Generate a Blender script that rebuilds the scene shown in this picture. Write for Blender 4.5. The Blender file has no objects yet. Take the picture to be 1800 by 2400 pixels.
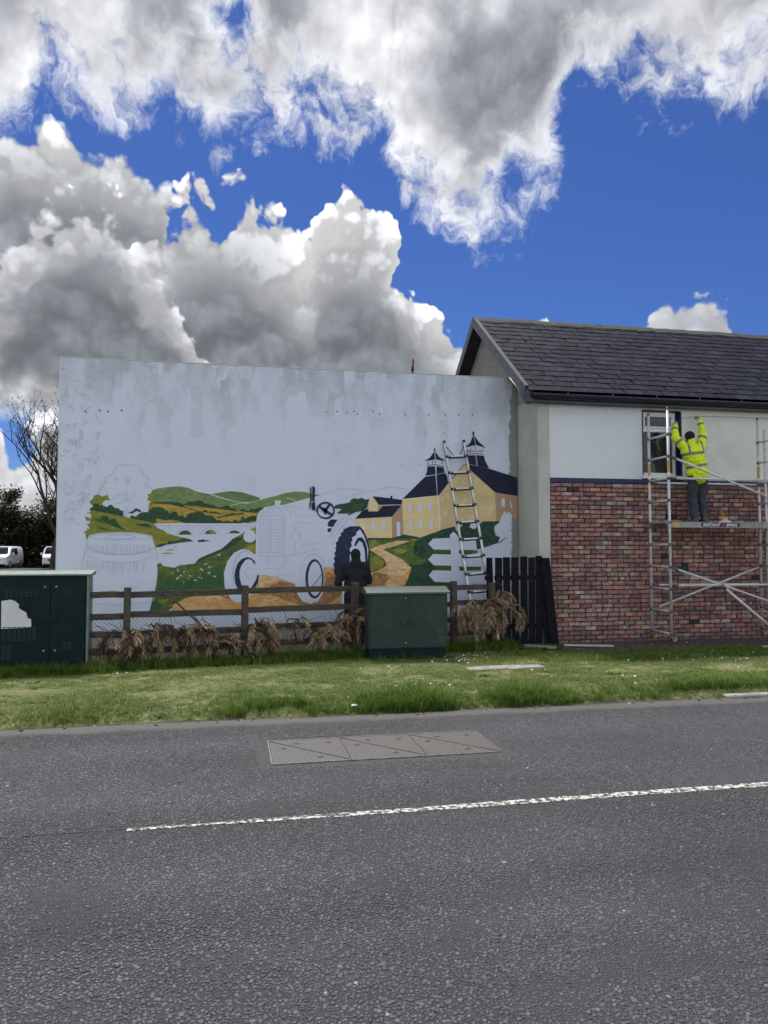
import bpy, bmesh, math, random
from mathutils import Vector, Matrix, noise
import numpy as np

S = bpy.context.scene
C = S.collection
rad = math.radians

# ---------------------------------------------------------------- camera
EYE = 1.72
FOC, HOR = 1750.0, 1285.0
TILT = math.atan((HOR - 1200.0) / FOC)
YAW = rad(11.4)
cam = bpy.data.cameras.new('camera')
cam.sensor_fit = 'VERTICAL'
cam.sensor_height = 36.0
cam.sensor_width = 27.0
cam.lens = FOC / 2400.0 * 36.0
cam.clip_start = 0.05
cam.clip_end = 5000
camo = bpy.data.objects.new('camera', cam)
camo.location = (0, 0, EYE)
camo.rotation_euler = (rad(90) + TILT, 0, -YAW)
C.objects.link(camo)
S.camera = camo


def ray(px, py):
    """survey direction of a point of the photograph (1800 x 2400)"""
    x = (px - 900.0) / FOC
    y = -(py - 1200.0) / FOC
    f = math.cos(TILT) - y * math.sin(TILT)
    u = math.sin(TILT) + y * math.cos(TILT)
    return (x * math.cos(YAW) + f * math.sin(YAW), -x * math.sin(YAW) + f * math.cos(YAW), u)


def onY(px, py, Y):
    a = ray(px, py); t = Y / a[1]
    return Vector((a[0] * t, Y, EYE + a[2] * t))


def onX(px, py, X):
    a = ray(px, py); t = X / a[0]
    return Vector((X, a[1] * t, EYE + a[2] * t))


def onZ(px, py, z=0.0):
    a = ray(px, py); t = (z - EYE) / a[2]
    return Vector((a[0] * t, a[1] * t, z))


# ---------------------------------------------------------------- node helper
class NT:
    def __init__(s, tree):
        s.t = tree; s.n = tree.nodes; s.l = tree.links

    def new(s, typ, **kw):
        nd = s.n.new(typ)
        for k, v in kw.items():
            setattr(nd, k, v)
        return nd

    def set(s, sock, v):
        if isinstance(v, bpy.types.NodeSocket):
            s.l.new(v, sock)
        elif v is not None:
            if sock.type == 'RGBA' and not isinstance(v, (int, float)) and len(v) == 3:
                v = (*v, 1)
            sock.default_value = v

    def m(s, op, a, b=None, c=None, clamp=False):
        nd = s.new('ShaderNodeMath', operation=op, use_clamp=clamp)
        for i, v in enumerate((a, b, c)):
            if v is not None:
                s.set(nd.inputs[i], v)
        return nd.outputs[0]

    def vm(s, op, a, b=None, sc=None):
        nd = s.new('ShaderNodeVectorMath', operation=op)
        s.set(nd.inputs[0], a)
        if b is not None: s.set(nd.inputs[1], b)
        if sc is not None: s.set(nd.inputs['Scale'], sc)
        return nd.outputs['Value'] if op in ('DOT_PRODUCT', 'LENGTH', 'DISTANCE') else nd.outputs[0]

    def sep(s, v):
        nd = s.new('ShaderNodeSeparateXYZ'); s.set(nd.inputs[0], v)
        return nd.outputs

    def comb(s, x, y, z):
        nd = s.new('ShaderNodeCombineXYZ')
        for i, v in enumerate((x, y, z)): s.set(nd.inputs[i], v)
        return nd.outputs[0]

    def noise(s, vec, scale, detail=4, rough=0.55, dist=0.0, lac=2.0, col=False, dim='3D'):
        nd = s.new('ShaderNodeTexNoise', noise_dimensions=dim)
        if vec is not None: s.set(nd.inputs['Vector'], vec)
        s.set(nd.inputs['Scale'], scale); s.set(nd.inputs['Detail'], detail)
        s.set(nd.inputs['Roughness'], rough); s.set(nd.inputs['Distortion'], dist)
        s.set(nd.inputs['Lacunarity'], lac)
        return nd.outputs[1 if col else 0]

    def voro(s, vec, scale, feature='F1', detail=0, rough=0.5, smooth=None, out='Distance', rnd=1.0, lac=2.0, dim='3D', metric='EUCLIDEAN'):
        nd = s.new('ShaderNodeTexVoronoi', feature=feature, voronoi_dimensions=dim, distance=metric)
        if vec is not None: s.set(nd.inputs['Vector'], vec)
        s.set(nd.inputs['Scale'], scale)
        for k, v in (('Detail', detail), ('Roughness', rough), ('Randomness', rnd), ('Lacunarity', lac)):
            if k in nd.inputs: nd.inputs[k].default_value = v
        if smooth is not None: nd.inputs['Smoothness'].default_value = smooth
        return nd.outputs[out]

    def ss(s, v, lo, hi, a=0.0, b=1.0):
        nd = s.new('ShaderNodeMapRange', interpolation_type='SMOOTHSTEP')
        s.set(nd.inputs[0], v); s.set(nd.inputs[1], lo); s.set(nd.inputs[2], hi)
        s.set(nd.inputs[3], a); s.set(nd.inputs[4], b)
        return nd.outputs[0]

    def lin(s, v, lo, hi, a=0.0, b=1.0):
        nd = s.new('ShaderNodeMapRange')
        s.set(nd.inputs[0], v); s.set(nd.inputs[1], lo); s.set(nd.inputs[2], hi)
        s.set(nd.inputs[3], a); s.set(nd.inputs[4], b)
        return nd.outputs[0]

    def mix(s, f, a, b, blend='MIX'):
        nd = s.new('ShaderNodeMix', data_type='RGBA', blend_type=blend)
        s.set(nd.inputs[0], f); s.set(nd.inputs[6], a); s.set(nd.inputs[7], b)
        return nd.outputs[2]

    def ramp(s, f, stops, interp='LINEAR'):
        nd = s.new('ShaderNodeValToRGB'); s.set(nd.inputs[0], f)
        cr = nd.color_ramp; cr.interpolation = interp
        while len(cr.elements) > 1: cr.elements.remove(cr.elements[-1])
        for i, (p, c) in enumerate(stops):
            e = cr.elements[0] if i == 0 else cr.elements.new(p)
            e.position = p
            e.color = (*c, 1) if len(c) == 3 else c
        return nd.outputs[0]

    def curve(s, x, pts, lo, hi, vlo, vhi):
        """value of a float curve through pts (x, v); returns v in real units"""
        nd = s.new('ShaderNodeFloatCurve')
        s.set(nd.inputs['Value'], s.lin(x, lo, hi))
        cv = nd.mapping.curves[0]
        P = [((a - lo) / (hi - lo), (b - vlo) / (vhi - vlo)) for a, b in pts]
        cv.points[0].location = P[0]; cv.points[1].location = P[-1]
        for p in P[1:-1]: cv.points.new(*p)
        for p in cv.points: p.handle_type = 'VECTOR'
        nd.mapping.update()
        return s.lin(nd.outputs[0], 0, 1, vlo, vhi)


# ---------------------------------------------------------------- world
SUN_EL, SUN_AZ = rad(60), rad(-6)      # azimuth from +Y towards +X
SUN_DIR = Vector((math.sin(SUN_AZ) * math.cos(SUN_EL), math.cos(SUN_AZ) * math.cos(SUN_EL), math.sin(SUN_EL)))


def build_world():
    W = bpy.data.worlds.new('World'); S.world = W; W.use_nodes = True
    N = NT(W.node_tree); N.n.clear()
    tc = N.new('ShaderNodeTexCoord')
    d = N.vm('NORMALIZE', tc.outputs['Generated'])
    sky = N.new('ShaderNodeTexSky', sky_type='NISHITA', sun_disc=False)
    sky.sun_elevation = SUN_EL; sky.sun_rotation = SUN_AZ
    sky.air_density = 1.0; sky.dust_density = 0.2; sky.ozone_density = 2.6; sky.altitude = 50
    N.l.new(d, sky.inputs[0])
    skyc = N.vm('MULTIPLY', sky.outputs[0], (0.0098, 0.0146, 0.0265))
    x, y, z = N.sep(d)
    DEG = 57.29578
    az = N.m('MULTIPLY', N.m('ARCTAN2', x, y), DEG)
    el = N.m('MULTIPLY', N.m('ARCSINE', z), DEG)

    def ae(pts):
        o = []
        for px, py in pts:
            a, b, c = ray(px, py); r = math.sqrt(a * a + b * b + c * c)
            o.append((math.degrees(math.atan2(a, b)), math.degrees(math.asin(c / r))))
        o.sort()
        return o
    # angular coordinates (degrees / 10), warped to give ragged outlines
    q = N.comb(N.m('MULTIPLY', az, 0.1), N.m('MULTIPLY', el, 0.1), 0.0)
    w = N.vm('SUBTRACT', N.noise(q, 1.6, 4, 0.6, col=True, dim='2D'), (0.5, 0.5, 0.5))
    p = N.vm('ADD', q, N.vm('SCALE', w, sc=0.22))
    pu = N.vm('ADD', p, (-0.02, 0.09, 0.0))

    def billow(v, det):
        return N.m('SUBTRACT', 1.0, N.voro(v, 1.9, 'SMOOTH_F1', det, 0.6, 0.3, dim='2D'))
    h0 = billow(p, 3); h1 = billow(pu, 1)
    relief = N.m('ADD', N.m('SUBTRACT', h0, h1), 0.115)            # lit from above
    fine = N.noise(p, 5.2, 4, 0.62, dim='2D')
    big = N.noise(q, 0.62, 2, 0.5, dim='2D')
    wisp = N.noise(N.vm('ADD', q, N.vm('SCALE', w, sc=0.55)), 2.6, 6, 0.66, dim='2D')

    edge = N.m('ADD', N.m('MULTIPLY', N.m('SUBTRACT', h0, 0.62), 4.2), N.m('MULTIPLY', N.m('SUBTRACT', fine, 0.5), 1.7))
    col = skyc
    under = N.ss(N.m('ADD', el, N.m('MULTIPLY', N.m('SUBTRACT', big, 0.5), 4.0)), 8.6, 11.6)

    # backlit towards the sun; unseen front-lit clouds opposite brightened to lift the shaded walls
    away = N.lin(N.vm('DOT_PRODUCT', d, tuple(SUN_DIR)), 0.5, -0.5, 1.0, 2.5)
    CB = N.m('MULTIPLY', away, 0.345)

    puffs = N.m('SUBTRACT', h1, 0.56)           # broad rounded heads
    mott = N.m('SUBTRACT', fine, 0.5)

    def layer(col, top, soft, seed, white, deep, depth, fade=None, amp=1.0, kk=1.9):
        dep = N.m('ADD', N.m('SUBTRACT', top, el), N.m('MULTIPLY', edge, amp))   # degrees below the outline
        mask = N.ss(dep, 0.0, soft)
        if fade is not None: mask = N.m('MULTIPLY', mask, fade)
        q_ = N.m('ADD', dep, N.m('MULTIPLY', N.m('SUBTRACT', big, 0.5), seed))
        q_ = N.m('SUBTRACT', q_, N.m('MULTIPLY', puffs, 5.0))                      # heads stand out of the shade
        t = N.m('MULTIPLY', N.ss(q_, -0.6, depth), N.ss(N.m('ADD', el, N.m('MULTIPLY', N.m('SUBTRACT', big, 0.5), 5.0)), 9.6, 13.2, 0.35, 1.0))
        base = N.mix(t, (white, white, white * 1.01), (deep, deep * 1.08, deep * 1.20))
        base = N.mix(N.ss(N.m('ABSOLUTE', N.m('SUBTRACT', t, 0.5)), 0.5, 0.0, 0.0, 0.5), base, (0.57, 0.585, 0.61))
        k = N.m('MULTIPLY', N.m('ADD', relief, N.m('MULTIPLY', mott, 0.45)), N.lin(t, 0, 1, kk, 2.4))
        k = N.m('ADD', 1.0, N.m('MULTIPLY', N.m('TANH', k), 0.40))
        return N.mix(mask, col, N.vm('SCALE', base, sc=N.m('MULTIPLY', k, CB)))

    lo, hi = -30.0, 52.0
    wsx = N.sep(w)[0]
    lowx = N.m('SUBTRACT', N.noise(N.vm('ADD', q, (3.1, 7.7, 0.0)), 1.1, 2, 0.5, dim='2D'), 0.5)
    azw = N.m('ADD', az, N.m('ADD', N.m('MULTIPLY', wsx, 5.0), N.m('MULTIPLY', lowx, 4.5)))
    # far bright clouds low over the horizon
    T0 = N.curve(az, ae([(-400, 1010), (-60, 1040), (0, 1020), (20, 1095), (70, 1090), (110, 1050), (140, 1010), (300, 900), (700, 900), (1000, 850), (1180, 900), (1210, 775), (1230, 748), (1265, 745), (1285, 775), (1310, 900), (1470, 900), (1510, 770), (1550, 722), (1600, 706), (1660, 706), (1705, 730), (1725, 775), (1745, 800), (1775, 790), (1800, 795), (1900, 850), (2100, 780)]), lo, hi, 0, 45)
    col = layer(col, N.m('ADD', T0, 1.5), 0.5, 1.5, 0.86, 0.50, 4.0, amp=0.5)
    # bright puffs under the bank on the far left
    puff = N.ss(N.m('ADD', N.m('MULTIPLY', N.m('SUBTRACT', h0, 0.5), 1.6), N.m('MULTIPLY', N.m('SUBTRACT', N.noise(q, 1.3, 3, 0.5, dim='2D'), 0.47), 4.0)), 0.0, 0.35)
    puff = N.m('MULTIPLY', puff, N.m('MULTIPLY', N.ss(el, 2.0, 4.0), N.ss(az, -8.0, -10.0)))
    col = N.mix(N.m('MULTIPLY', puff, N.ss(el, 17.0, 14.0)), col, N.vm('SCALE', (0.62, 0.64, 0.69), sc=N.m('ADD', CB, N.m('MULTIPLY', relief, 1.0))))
    # cumulus bank: back dome, main mass with its tower, front dome
    T1 = N.curve(azw, ae([(-400, 330), (-60, 320), (0, 300), (70, 268), (130, 272), (200, 320), (280, 335), (340, 375), (400, 410), (430, 520), (470, 700), (520, 900), (1800, 1400)]), lo, hi, -8, 45)
    col = layer(col, N.m('ADD', T1, 0.7), 0.9, 3.0, 0.97, 0.29, 5.4, under, amp=0.7, kk=8.0)
    T2 = N.curve(azw, ae([(-400, 1400), (200, 1300), (320, 530), (380, 452), (440, 408), (500, 402), (560, 382), (620, 408), (665, 450), (705, 505), (735, 500), (760, 440), (800, 395), (850, 392), (900, 440), (925, 520), (945, 590), (980, 635), (1030, 670), (1070, 715), (1095, 780), (1112, 900), (1800, 1400)]), lo, hi, -8, 45)
    col = layer(col, N.m('ADD', T2, 0.4), 0.7, 6.0, 0.97, 0.215, 9.4, under, kk=9.0)
    T3 = N.curve(azw, ae([(-400, 480), (-100, 520), (-20, 640), (60, 520), (110, 435), (180, 392), (240, 405), (300, 460), (350, 540), (410, 650), (450, 735), (500, 840), (540, 1100), (1800, 1400)]), lo, hi, -8, 45)
    col = layer(col, N.m('ADD', T3, 0.5), 1.0, 3.0, 0.97, 0.205, 7.0, under, kk=8.0)
    # high ragged deck
    B = N.curve(az, ae([(-400, 240), (0, 250), (60, 235), (110, 175), (180, 195), (260, 200), (310, 250), (390, 235), (460, 265), (500, 320), (520, 330), (560, 260), (620, 240), (700, 240), (800, 250), (830, 290), (880, 260), (920, 340), (950, 430), (1010, 445), (1070, 475), (1110, 530), (1170, 510), (1240, 485), (1275, 430), (1305, 340), (1330, 210), (1370, 165), (1440, 195), (1480, 160), (1560, 195), (1640, 170), (1720, 205), (1800, 175), (2100, 160)]), lo, hi, 0, 60)
    dep = N.m('ADD', N.m('SUBTRACT', el, B), N.m('ADD', 1.6, N.m('MULTIPLY', N.m('SUBTRACT', wisp, 0.5), 13.0)))
    for gx, gy, gr, gs in ((535, 25, 0.055, 9.0), (1215, 400, 0.06, 3.2), (505, 150, 0.03, 4.0), (1350, 240, 0.05, 4.0)):
        dep = N.m('SUBTRACT', dep, N.ss(N.vm('DISTANCE', d, Vector(ray(gx, gy)).normalized()), 0.0, gr, gs, 0.0))
    # broken up overhead and all round the rest of the sky
    brk = N.ss(el, 38.0, 55.0)
    nb = N.noise(d, 2.6, 3, 0.55)
    dep = N.m('SUBTRACT', dep, N.m('MULTIPLY', brk, N.ss(nb, 0.44, 0.60, 30.0, 0.0)))
    mask = N.m('MULTIPLY', N.ss(dep, -0.6, 4.2), 0.97)
    t = N.m('MULTIPLY', N.ss(dep, 0.8, 8.0), N.ss(N.noise(q, 0.62, 3, 0.5, 0.3, dim='2D'), 0.22, 0.55))
    base = N.mix(t, (0.90, 0.91, 0.93), (0.31, 0.32, 0.36))
    k = N.m('ADD', 1.0, N.m('ADD', N.m('MULTIPLY', N.m('SUBTRACT', wisp, 0.5), 0.85), N.m('MULTIPLY', relief, 0.5)))
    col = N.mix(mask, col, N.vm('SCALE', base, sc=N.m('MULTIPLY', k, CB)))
    bg = N.new('ShaderNodeBackground'); N.l.new(col, bg.inputs[0]); bg.inputs[1].default_value = 1.0
    out = N.new('ShaderNodeOutputWorld'); N.l.new(bg.outputs[0], out.inputs[0])
    W.cycles.sampling_method = 'MANUAL'
    W.cycles.sample_map_resolution = 512


build_world()

# ---------------------------------------------------------------- sun
sl = bpy.data.lights.new('sun', 'SUN')
sl.energy = 1.4
sl.angle = rad(9)
sl.color = (1.0, 0.97, 0.92)
so = bpy.data.objects.new('sun', sl)
sdir = SUN_DIR
so.rotation_euler = (-sdir).to_track_quat('-Z', 'Y').to_euler()
so.location = sdir * 60
C.objects.link(so)

# ---------------------------------------------------------------- exposure
S.render.engine = 'CYCLES'
vs = S.view_settings
vs.view_transform = 'Standard'
vs.look = 'None'
vs.exposure = 1.7
vs.gamma = 1.0
vs.use_curve_mapping = False
S.cycles.max_bounces = 5
S.cycles.diffuse_bounces = 2
S.cycles.glossy_bounces = 3
S.cycles.transparent_max_bounces = 6
S.cycles.sample_clamp_indirect = 6
S.cycles.use_denoising = True
S.cycles.use_adaptive_sampling = True
S.cycles.adaptive_threshold = 0.02

# ---------------------------------------------------------------- materials
def lin1(v):
    v /= 255.0
    return v / 12.92 if v <= 0.04045 else ((v + 0.055) / 1.055) ** 2.4


def srgb(r, g, b, k=1.0):
    return (lin1(r) * k, lin1(g) * k, lin1(b) * k)


def material(name):
    m = bpy.data.materials.new(name); m.use_nodes = True
    N = NT(m.node_tree)
    b = N.n['Principled BSDF']
    return m, N, b


def bump(N, b, height, strength=0.3, dist=0.01):
    nd = N.new('ShaderNodeBump'); nd.inputs['Strength'].default_value = strength
    nd.inputs['Distance'].default_value = dist
    N.l.new(height, nd.inputs['Height'])
    N.l.new(nd.outputs[0], b.inputs['Normal'])


def objco(N, scale=None):
    v = N.new('ShaderNodeTexCoord').outputs['Object']
    if scale is not None:
        v = N.vm('MULTIPLY', v, scale)
    return v


def geoco(N, scale=None):
    v = N.new('ShaderNodeNewGeometry').outputs['Position']
    if scale is not None:
        v = N.vm('MULTIPLY', v, scale)
    return v


def rnd_val(N):
    """one random number for each object and each loose piece of it"""
    a = N.new('ShaderNodeObjectInfo').outputs['Random']
    b = N.new('ShaderNodeNewGeometry').outputs['Random Per Island']
    return N.m('FRACT', N.m('ADD', a, b))


def mottled(name, c1, c2, scale=6.0, rough=0.7, metal=0.0, bmp=0.15, bscale=60.0, bdist=0.004, detail=5, lo=0.35, hi=0.65, world=True, c3=None, s3=30.0, spec=0.5):
    m, N, b = material(name)
    v = geoco(N) if world else objco(N)
    f = N.ss(N.noise(v, scale, detail, 0.6), lo, hi)
    col = N.mix(f, c1, c2)
    if c3 is not None:
        col = N.mix(N.ss(N.noise(v, s3, 4, 0.6), 0.56, 0.68), col, c3)
    N.set(b.inputs['Base Color'], col)
    b.inputs['Roughness'].default_value = rough
    b.inputs['Metallic'].default_value = metal
    b.inputs['Specular IOR Level'].default_value = spec
    if bmp: bump(N, b, N.noise(v, bscale, 5, 0.6), bmp, bdist)
    return m


M = {}
M['alu'] = mottled('scaffold_aluminium', (0.72, 0.73, 0.74), (0.56, 0.57, 0.58), 9, 0.42, 0.25, 0.2, 90, 0.002)
M['alu_ladder'] = mottled('ladder_aluminium', (0.88, 0.88, 0.88), (0.74, 0.75, 0.76), 9, 0.4, 0.15, 0.1, 90, 0.002)
M['black_plastic'] = mottled('black_plastic', (0.012, 0.012, 0.014), (0.02, 0.02, 0.022), 20, 0.5)
M['clamp'] = mottled('cast_clamp', (0.22, 0.22, 0.22), (0.12, 0.12, 0.12), 30, 0.55, 0.6)
M['yellow_plastic'] = mottled('yellow_plastic', (0.62, 0.36, 0.04), (0.5, 0.28, 0.03), 20, 0.5)
M['tape'] = mottled('frame_sticker_tan', (0.52, 0.33, 0.10), (0.6, 0.42, 0.18), 30, 0.6)
M['deck_alu'] = mottled('platform_side', (0.33, 0.33, 0.31), (0.24, 0.24, 0.23), 6, 0.5, 0.5)
M['ply'] = mottled('dirty_plywood', (0.10, 0.08, 0.06), (0.18, 0.15, 0.12), 14, 0.85)
M['decal_navy'] = mottled('decal_navy', (0.012, 0.018, 0.07), (0.016, 0.022, 0.085), 20, 0.4, bmp=0)
M['decal_white'] = mottled('decal_white', (0.75, 0.75, 0.75), (0.68, 0.68, 0.68), 20, 0.4, bmp=0)
M['decal_red'] = mottled('decal_red', (0.55, 0.03, 0.02), (0.5, 0.03, 0.02), 20, 0.4, bmp=0)
M['cab_green'] = mottled('cabinet_green', (0.0065, 0.018, 0.021), (0.009, 0.023, 0.025), 3.5, 0.6, 0, 0.12, 120, 0.002, c3=(0.011, 0.027, 0.03), s3=9, spec=0.15)
M['cab_green_l'] = mottled('cabinet_green_sunfaded', (0.024, 0.046, 0.043), (0.030, 0.054, 0.050), 3.0, 0.45, 0, 0.12, 120, 0.002, c3=(0.042, 0.068, 0.063), s3=5, spec=0.25)
M['cab_top'] = mottled('pale_cabinet_top', (0.22, 0.27, 0.24), (0.14, 0.20, 0.18), 6.0, 0.5, 0, 0.1, 80, 0.002)  # paler grey-green than the body, for left lid and side panel
M['cab_lid'] = mottled('lighter_green_lid', (0.065, 0.095, 0.088), (0.048, 0.074, 0.069), 5.0, 0.5, 0, 0.1, 80, 0.002)  # lid a little lighter than the cabinet body
M['cab_dark'] = mottled('near_black', (0.006, 0.010, 0.011), (0.01, 0.014, 0.014), 9, 0.6)  # near-black for hinges, padlock, keyholes and the cover bed
M['galv'] = mottled('galvanised', (0.45, 0.45, 0.45), (0.3, 0.3, 0.3), 30, 0.4, 0.8)
M['paper'] = mottled('torn_white_poster', (0.74, 0.76, 0.78), (0.66, 0.68, 0.71), 7, 0.8, 0, 0.1, 30, 0.004)
M['concrete'] = mottled('concrete', (0.36, 0.35, 0.33), (0.24, 0.23, 0.22), 7, 0.9, 0, 0.5, 60, 0.006, c3=(0.14, 0.14, 0.12), s3=16)
M['render_grey'] = mottled('grey_cement_render', (0.56, 0.57, 0.53), (0.46, 0.47, 0.435), 1.3, 0.9, 0, 0.25, 70, 0.004, detail=6)
M['gutter'] = mottled('dark_navy_gutter', (0.008, 0.009, 0.024), (0.012, 0.013, 0.032), 5, 0.32, 0, 0.05)
M['fascia'] = mottled('dark_grey_fascia', (0.055, 0.06, 0.085), (0.04, 0.045, 0.065), 5, 0.4, 0, 0.05)
M['barge'] = mottled('grey_verge_trim', (0.115, 0.12, 0.135), (0.075, 0.08, 0.092), 4, 0.45, 0.2, 0.08)
M['soffit'] = mottled('dark_soffit', (0.02, 0.02, 0.025), (0.03, 0.03, 0.035), 4, 0.7)
M['upvc'] = mottled('white_window_frame', (0.86, 0.87, 0.88), (0.80, 0.81, 0.83), 8, 0.35, 0, 0.03)
M['blue_band'] = mottled('navy_blue_band', (0.010, 0.016, 0.085), (0.014, 0.022, 0.11), 8, 0.5)
M['ridge'] = mottled('mossy_ridge_tile', (0.06, 0.062, 0.065), (0.085, 0.095, 0.06), 6, 0.85, 0, 0.3, 40, 0.006)
M['fence_wood'] = None
M['rust'] = mottled('rusty_pipe', (0.16, 0.05, 0.025), (0.07, 0.03, 0.02), 20, 0.9)
M['wire'] = mottled('fence_wire', (0.16, 0.165, 0.17), (0.10, 0.10, 0.105), 30, 0.5, 0.6)
M['cable'] = mottled('grey_cable', (0.05, 0.05, 0.05), (0.07, 0.07, 0.07), 30, 0.5)
M['white_cable'] = mottled('white_cable', (0.6, 0.6, 0.58), (0.5, 0.5, 0.5), 30, 0.5)
M['red_string'] = mottled('red_string', (0.35, 0.02, 0.02), (0.25, 0.02, 0.02), 30, 0.7)
M['stick'] = mottled('dead_stick', (0.11, 0.085, 0.06), (0.06, 0.045, 0.032), 12, 0.9)
M['steel_cover'] = None


def wood_mat(name, c1, c2, c3, axis=(2.0, 14, 14)):
    m, N, b = material(name)
    v = objco(N, axis)
    r = rnd_val(N)
    v = N.vm('ADD', v, N.comb(N.m('MULTIPLY', r, 9.0), N.m('MULTIPLY', r, 5.0), 0.0))
    g = N.noise(v, 3.0, 6, 0.65, 0.6)
    col = N.mix(N.ss(g, 0.35, 0.65), c1, c2)
    w = N.noise(geoco(N), 7.0, 5, 0.6)
    col = N.mix(N.ss(w, 0.50, 0.68), col, c3)
    N.set(b.inputs['Base Color'], col); b.inputs['Roughness'].default_value = 0.88; b.inputs['Specular IOR Level'].default_value = 0.2
    bump(N, b, N.noise(v, 9.0, 5, 0.7), 0.5, 0.006)
    return m


M['fence_wood'] = wood_mat('weathered_fence_timber', (0.125, 0.105, 0.088), (0.055, 0.048, 0.043), (0.085, 0.085, 0.062))
M['black_board'] = wood_mat('black_stained_board', (0.006, 0.0065, 0.011), (0.010, 0.011, 0.017), (0.016, 0.017, 0.022), (14, 14, 2.0))
M['plank'] = wood_mat('pale_offcut', (0.42, 0.38, 0.31), (0.30, 0.27, 0.22), (0.36, 0.34, 0.30))


# ---------------------------------------------------------------- mesh builder
class MB:
    def __init__(s):
        s.v = []; s.f = []; s.mi = []; s.cur = 0; s.sm = []; s.smooth = False

    def face(s, ids):
        s.f.append(tuple(ids)); s.mi.append(s.cur); s.sm.append(s.smooth)

    def verts(s, L):
        k = len(s.v); s.v.extend([tuple(p) for p in L]); return k

    def quad(s, a, b, c, d):
        k = s.verts((a, b, c, d)); s.face((k, k + 1, k + 2, k + 3)); return s

    def tri(s, a, b, c):
        k = s.verts((a, b, c)); s.face((k, k + 1, k + 2)); return s

    def poly(s, pts):
        k = s.verts(pts); s.face(range(k, k + len(pts))); return s

    def box(s, x0, x1, y0, y1, z0, z1, bev=0.0, mat=None):
        """axis aligned box; bev > 0 chamfers every edge; mat moves it"""
        b = bev
        if b <= 0:
            P = [(x, y, z) for z in (z0, z1) for y in (y0, y1) for x in (x0, x1)]
            F = [(0, 2, 3, 1), (4, 5, 7, 6), (0, 1, 5, 4), (2, 6, 7, 3), (0, 4, 6, 2), (1, 3, 7, 5)]
        else:
            P = []; idx = {}
            for sz, z in ((-1, z0), (1, z1)):
                for sy, y in ((-1, y0), (1, y1)):
                    for sx, x in ((-1, x0), (1, x1)):
                        for ax in range(3):
                            p = [x - sx * b, y - sy * b, z - sz * b]
                            p[ax] = (x, y, z)[ax]
                            idx[(sx, sy, sz, ax)] = len(P); P.append(tuple(p))
            F = []
            I = idx
            for ax in range(3):
                o = [k for k in range(3) if k != ax]
                for sg in (-1, 1):
                    q = []
                    for a_, b_ in ((-1, -1), (1, -1), (1, 1), (-1, 1)):
                        sgn = [0, 0, 0]; sgn[ax] = sg; sgn[o[0]] = a_; sgn[o[1]] = b_
                        q.append(I[(*sgn, ax)])
                    F.append(q)
                for a_ in (-1, 1):          # edges along ax
                    for b_ in (-1, 1):
                        sg0 = [0, 0, 0]; sg0[ax] = -1; sg0[o[0]] = a_; sg0[o[1]] = b_
                        sg1 = list(sg0); sg1[ax] = 1
                        F.append([I[(*sg0, o[0])], I[(*sg0, o[1])], I[(*sg1, o[1])], I[(*sg1, o[0])]])
            for sx in (-1, 1):
                for sy in (-1, 1):
                    for sz in (-1, 1):
                        F.append([I[(sx, sy, sz, k)] for k in range(3)])
        if mat is not None:
            P = [tuple(mat @ Vector(p)) for p in P]
        k = s.verts(P)
        for f in F: s.face([k + i for i in f])
        return s

    def bar(s, p0, p1, w, h, up=(0, 0, 1), bev=0.0, ext=0.0):
        """box from p0 to p1, w across, h along up"""
        p0, p1 = Vector(p0), Vector(p1); d = (p1 - p0); L = d.length; d.normalize()
        u = Vector(up); sd = d.cross(u)
        if sd.length < 1e-5: sd = d.cross(Vector((1, 0, 0)))
        sd.normalize(); u = sd.cross(d)
        m = Matrix((d, sd, u)).transposed().to_4x4(); m.translation = p0
        return s.box(-ext, L + ext, -w / 2, w / 2, -h / 2, h / 2, bev, m)

    def tube(s, pts, r, seg=8, cap=True, smooth=True):
        """tube along points; r a number or a list"""
        pts = [Vector(p) for p in pts]; n = len(pts)
        if not isinstance(r, (list, tuple)): r = [r] * n
        old = s.smooth; s.smooth = smooth
        rings = []; u = None
        for i, p in enumerate(pts):
            t = (pts[min(i + 1, n - 1)] - pts[max(i - 1, 0)])
            if t.length < 1e-9: t = Vector((0, 0, 1))
            t.normalize()
            if u is None:
                u = t.cross(Vector((0.31, 0.17, 0.93)))
                if u.length < 1e-3: u = t.cross(Vector((1, 0, 0)))
            u = (u - t * u.dot(t)).normalized(); w = t.cross(u)
            k = s.verts([p + (u * math.cos(a) + w * math.sin(a)) * r[i] for a in [2 * math.pi * j / seg for j in range(seg)]])
            rings.append(k)
        for a, b in zip(rings, rings[1:]):
            for j in range(seg):
                s.face((a + j, a + (j + 1) % seg, b + (j + 1) % seg, b + j))
        s.smooth = False
        if cap:
            s.face([rings[0] + j for j in reversed(range(seg))]); s.face([rings[-1] + j for j in range(seg)])
        s.smooth = old
        return s

    def loft(s, rings, cap=True, closed=True, smooth=True):
        old = s.smooth; s.smooth = smooth
        ks = [s.verts(r) for r in rings]; n = len(rings[0])
        for a, b in zip(ks, ks[1:]):
            for j in range(n if closed else n - 1):
                s.face((a + j, a + (j + 1) % n, b + (j + 1) % n, b + j))
        s.smooth = False
        if cap and closed:
            s.face([ks[0] + j for j in reversed(range(n))]); s.face([ks[-1] + j for j in range(n)])
        s.smooth = old
        return s

    def ball(s, c, rx, ry=None, rz=None, seg=12, rings=8, mat=None):
        ry = ry or rx; rz = rz or rx
        L = []
        for i in range(rings + 1):
            a = math.pi * i / rings - math.pi / 2
            ring = []
            for j in range(seg):
                t = 2 * math.pi * j / seg
                p = Vector((rx * math.cos(a) * math.cos(t), ry * math.cos(a) * math.sin(t), rz * math.sin(a)))
                if mat is not None: p = mat @ p
                ring.append(p + Vector(c))
            L.append(ring)
        return s.loft(L, cap=False)

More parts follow.
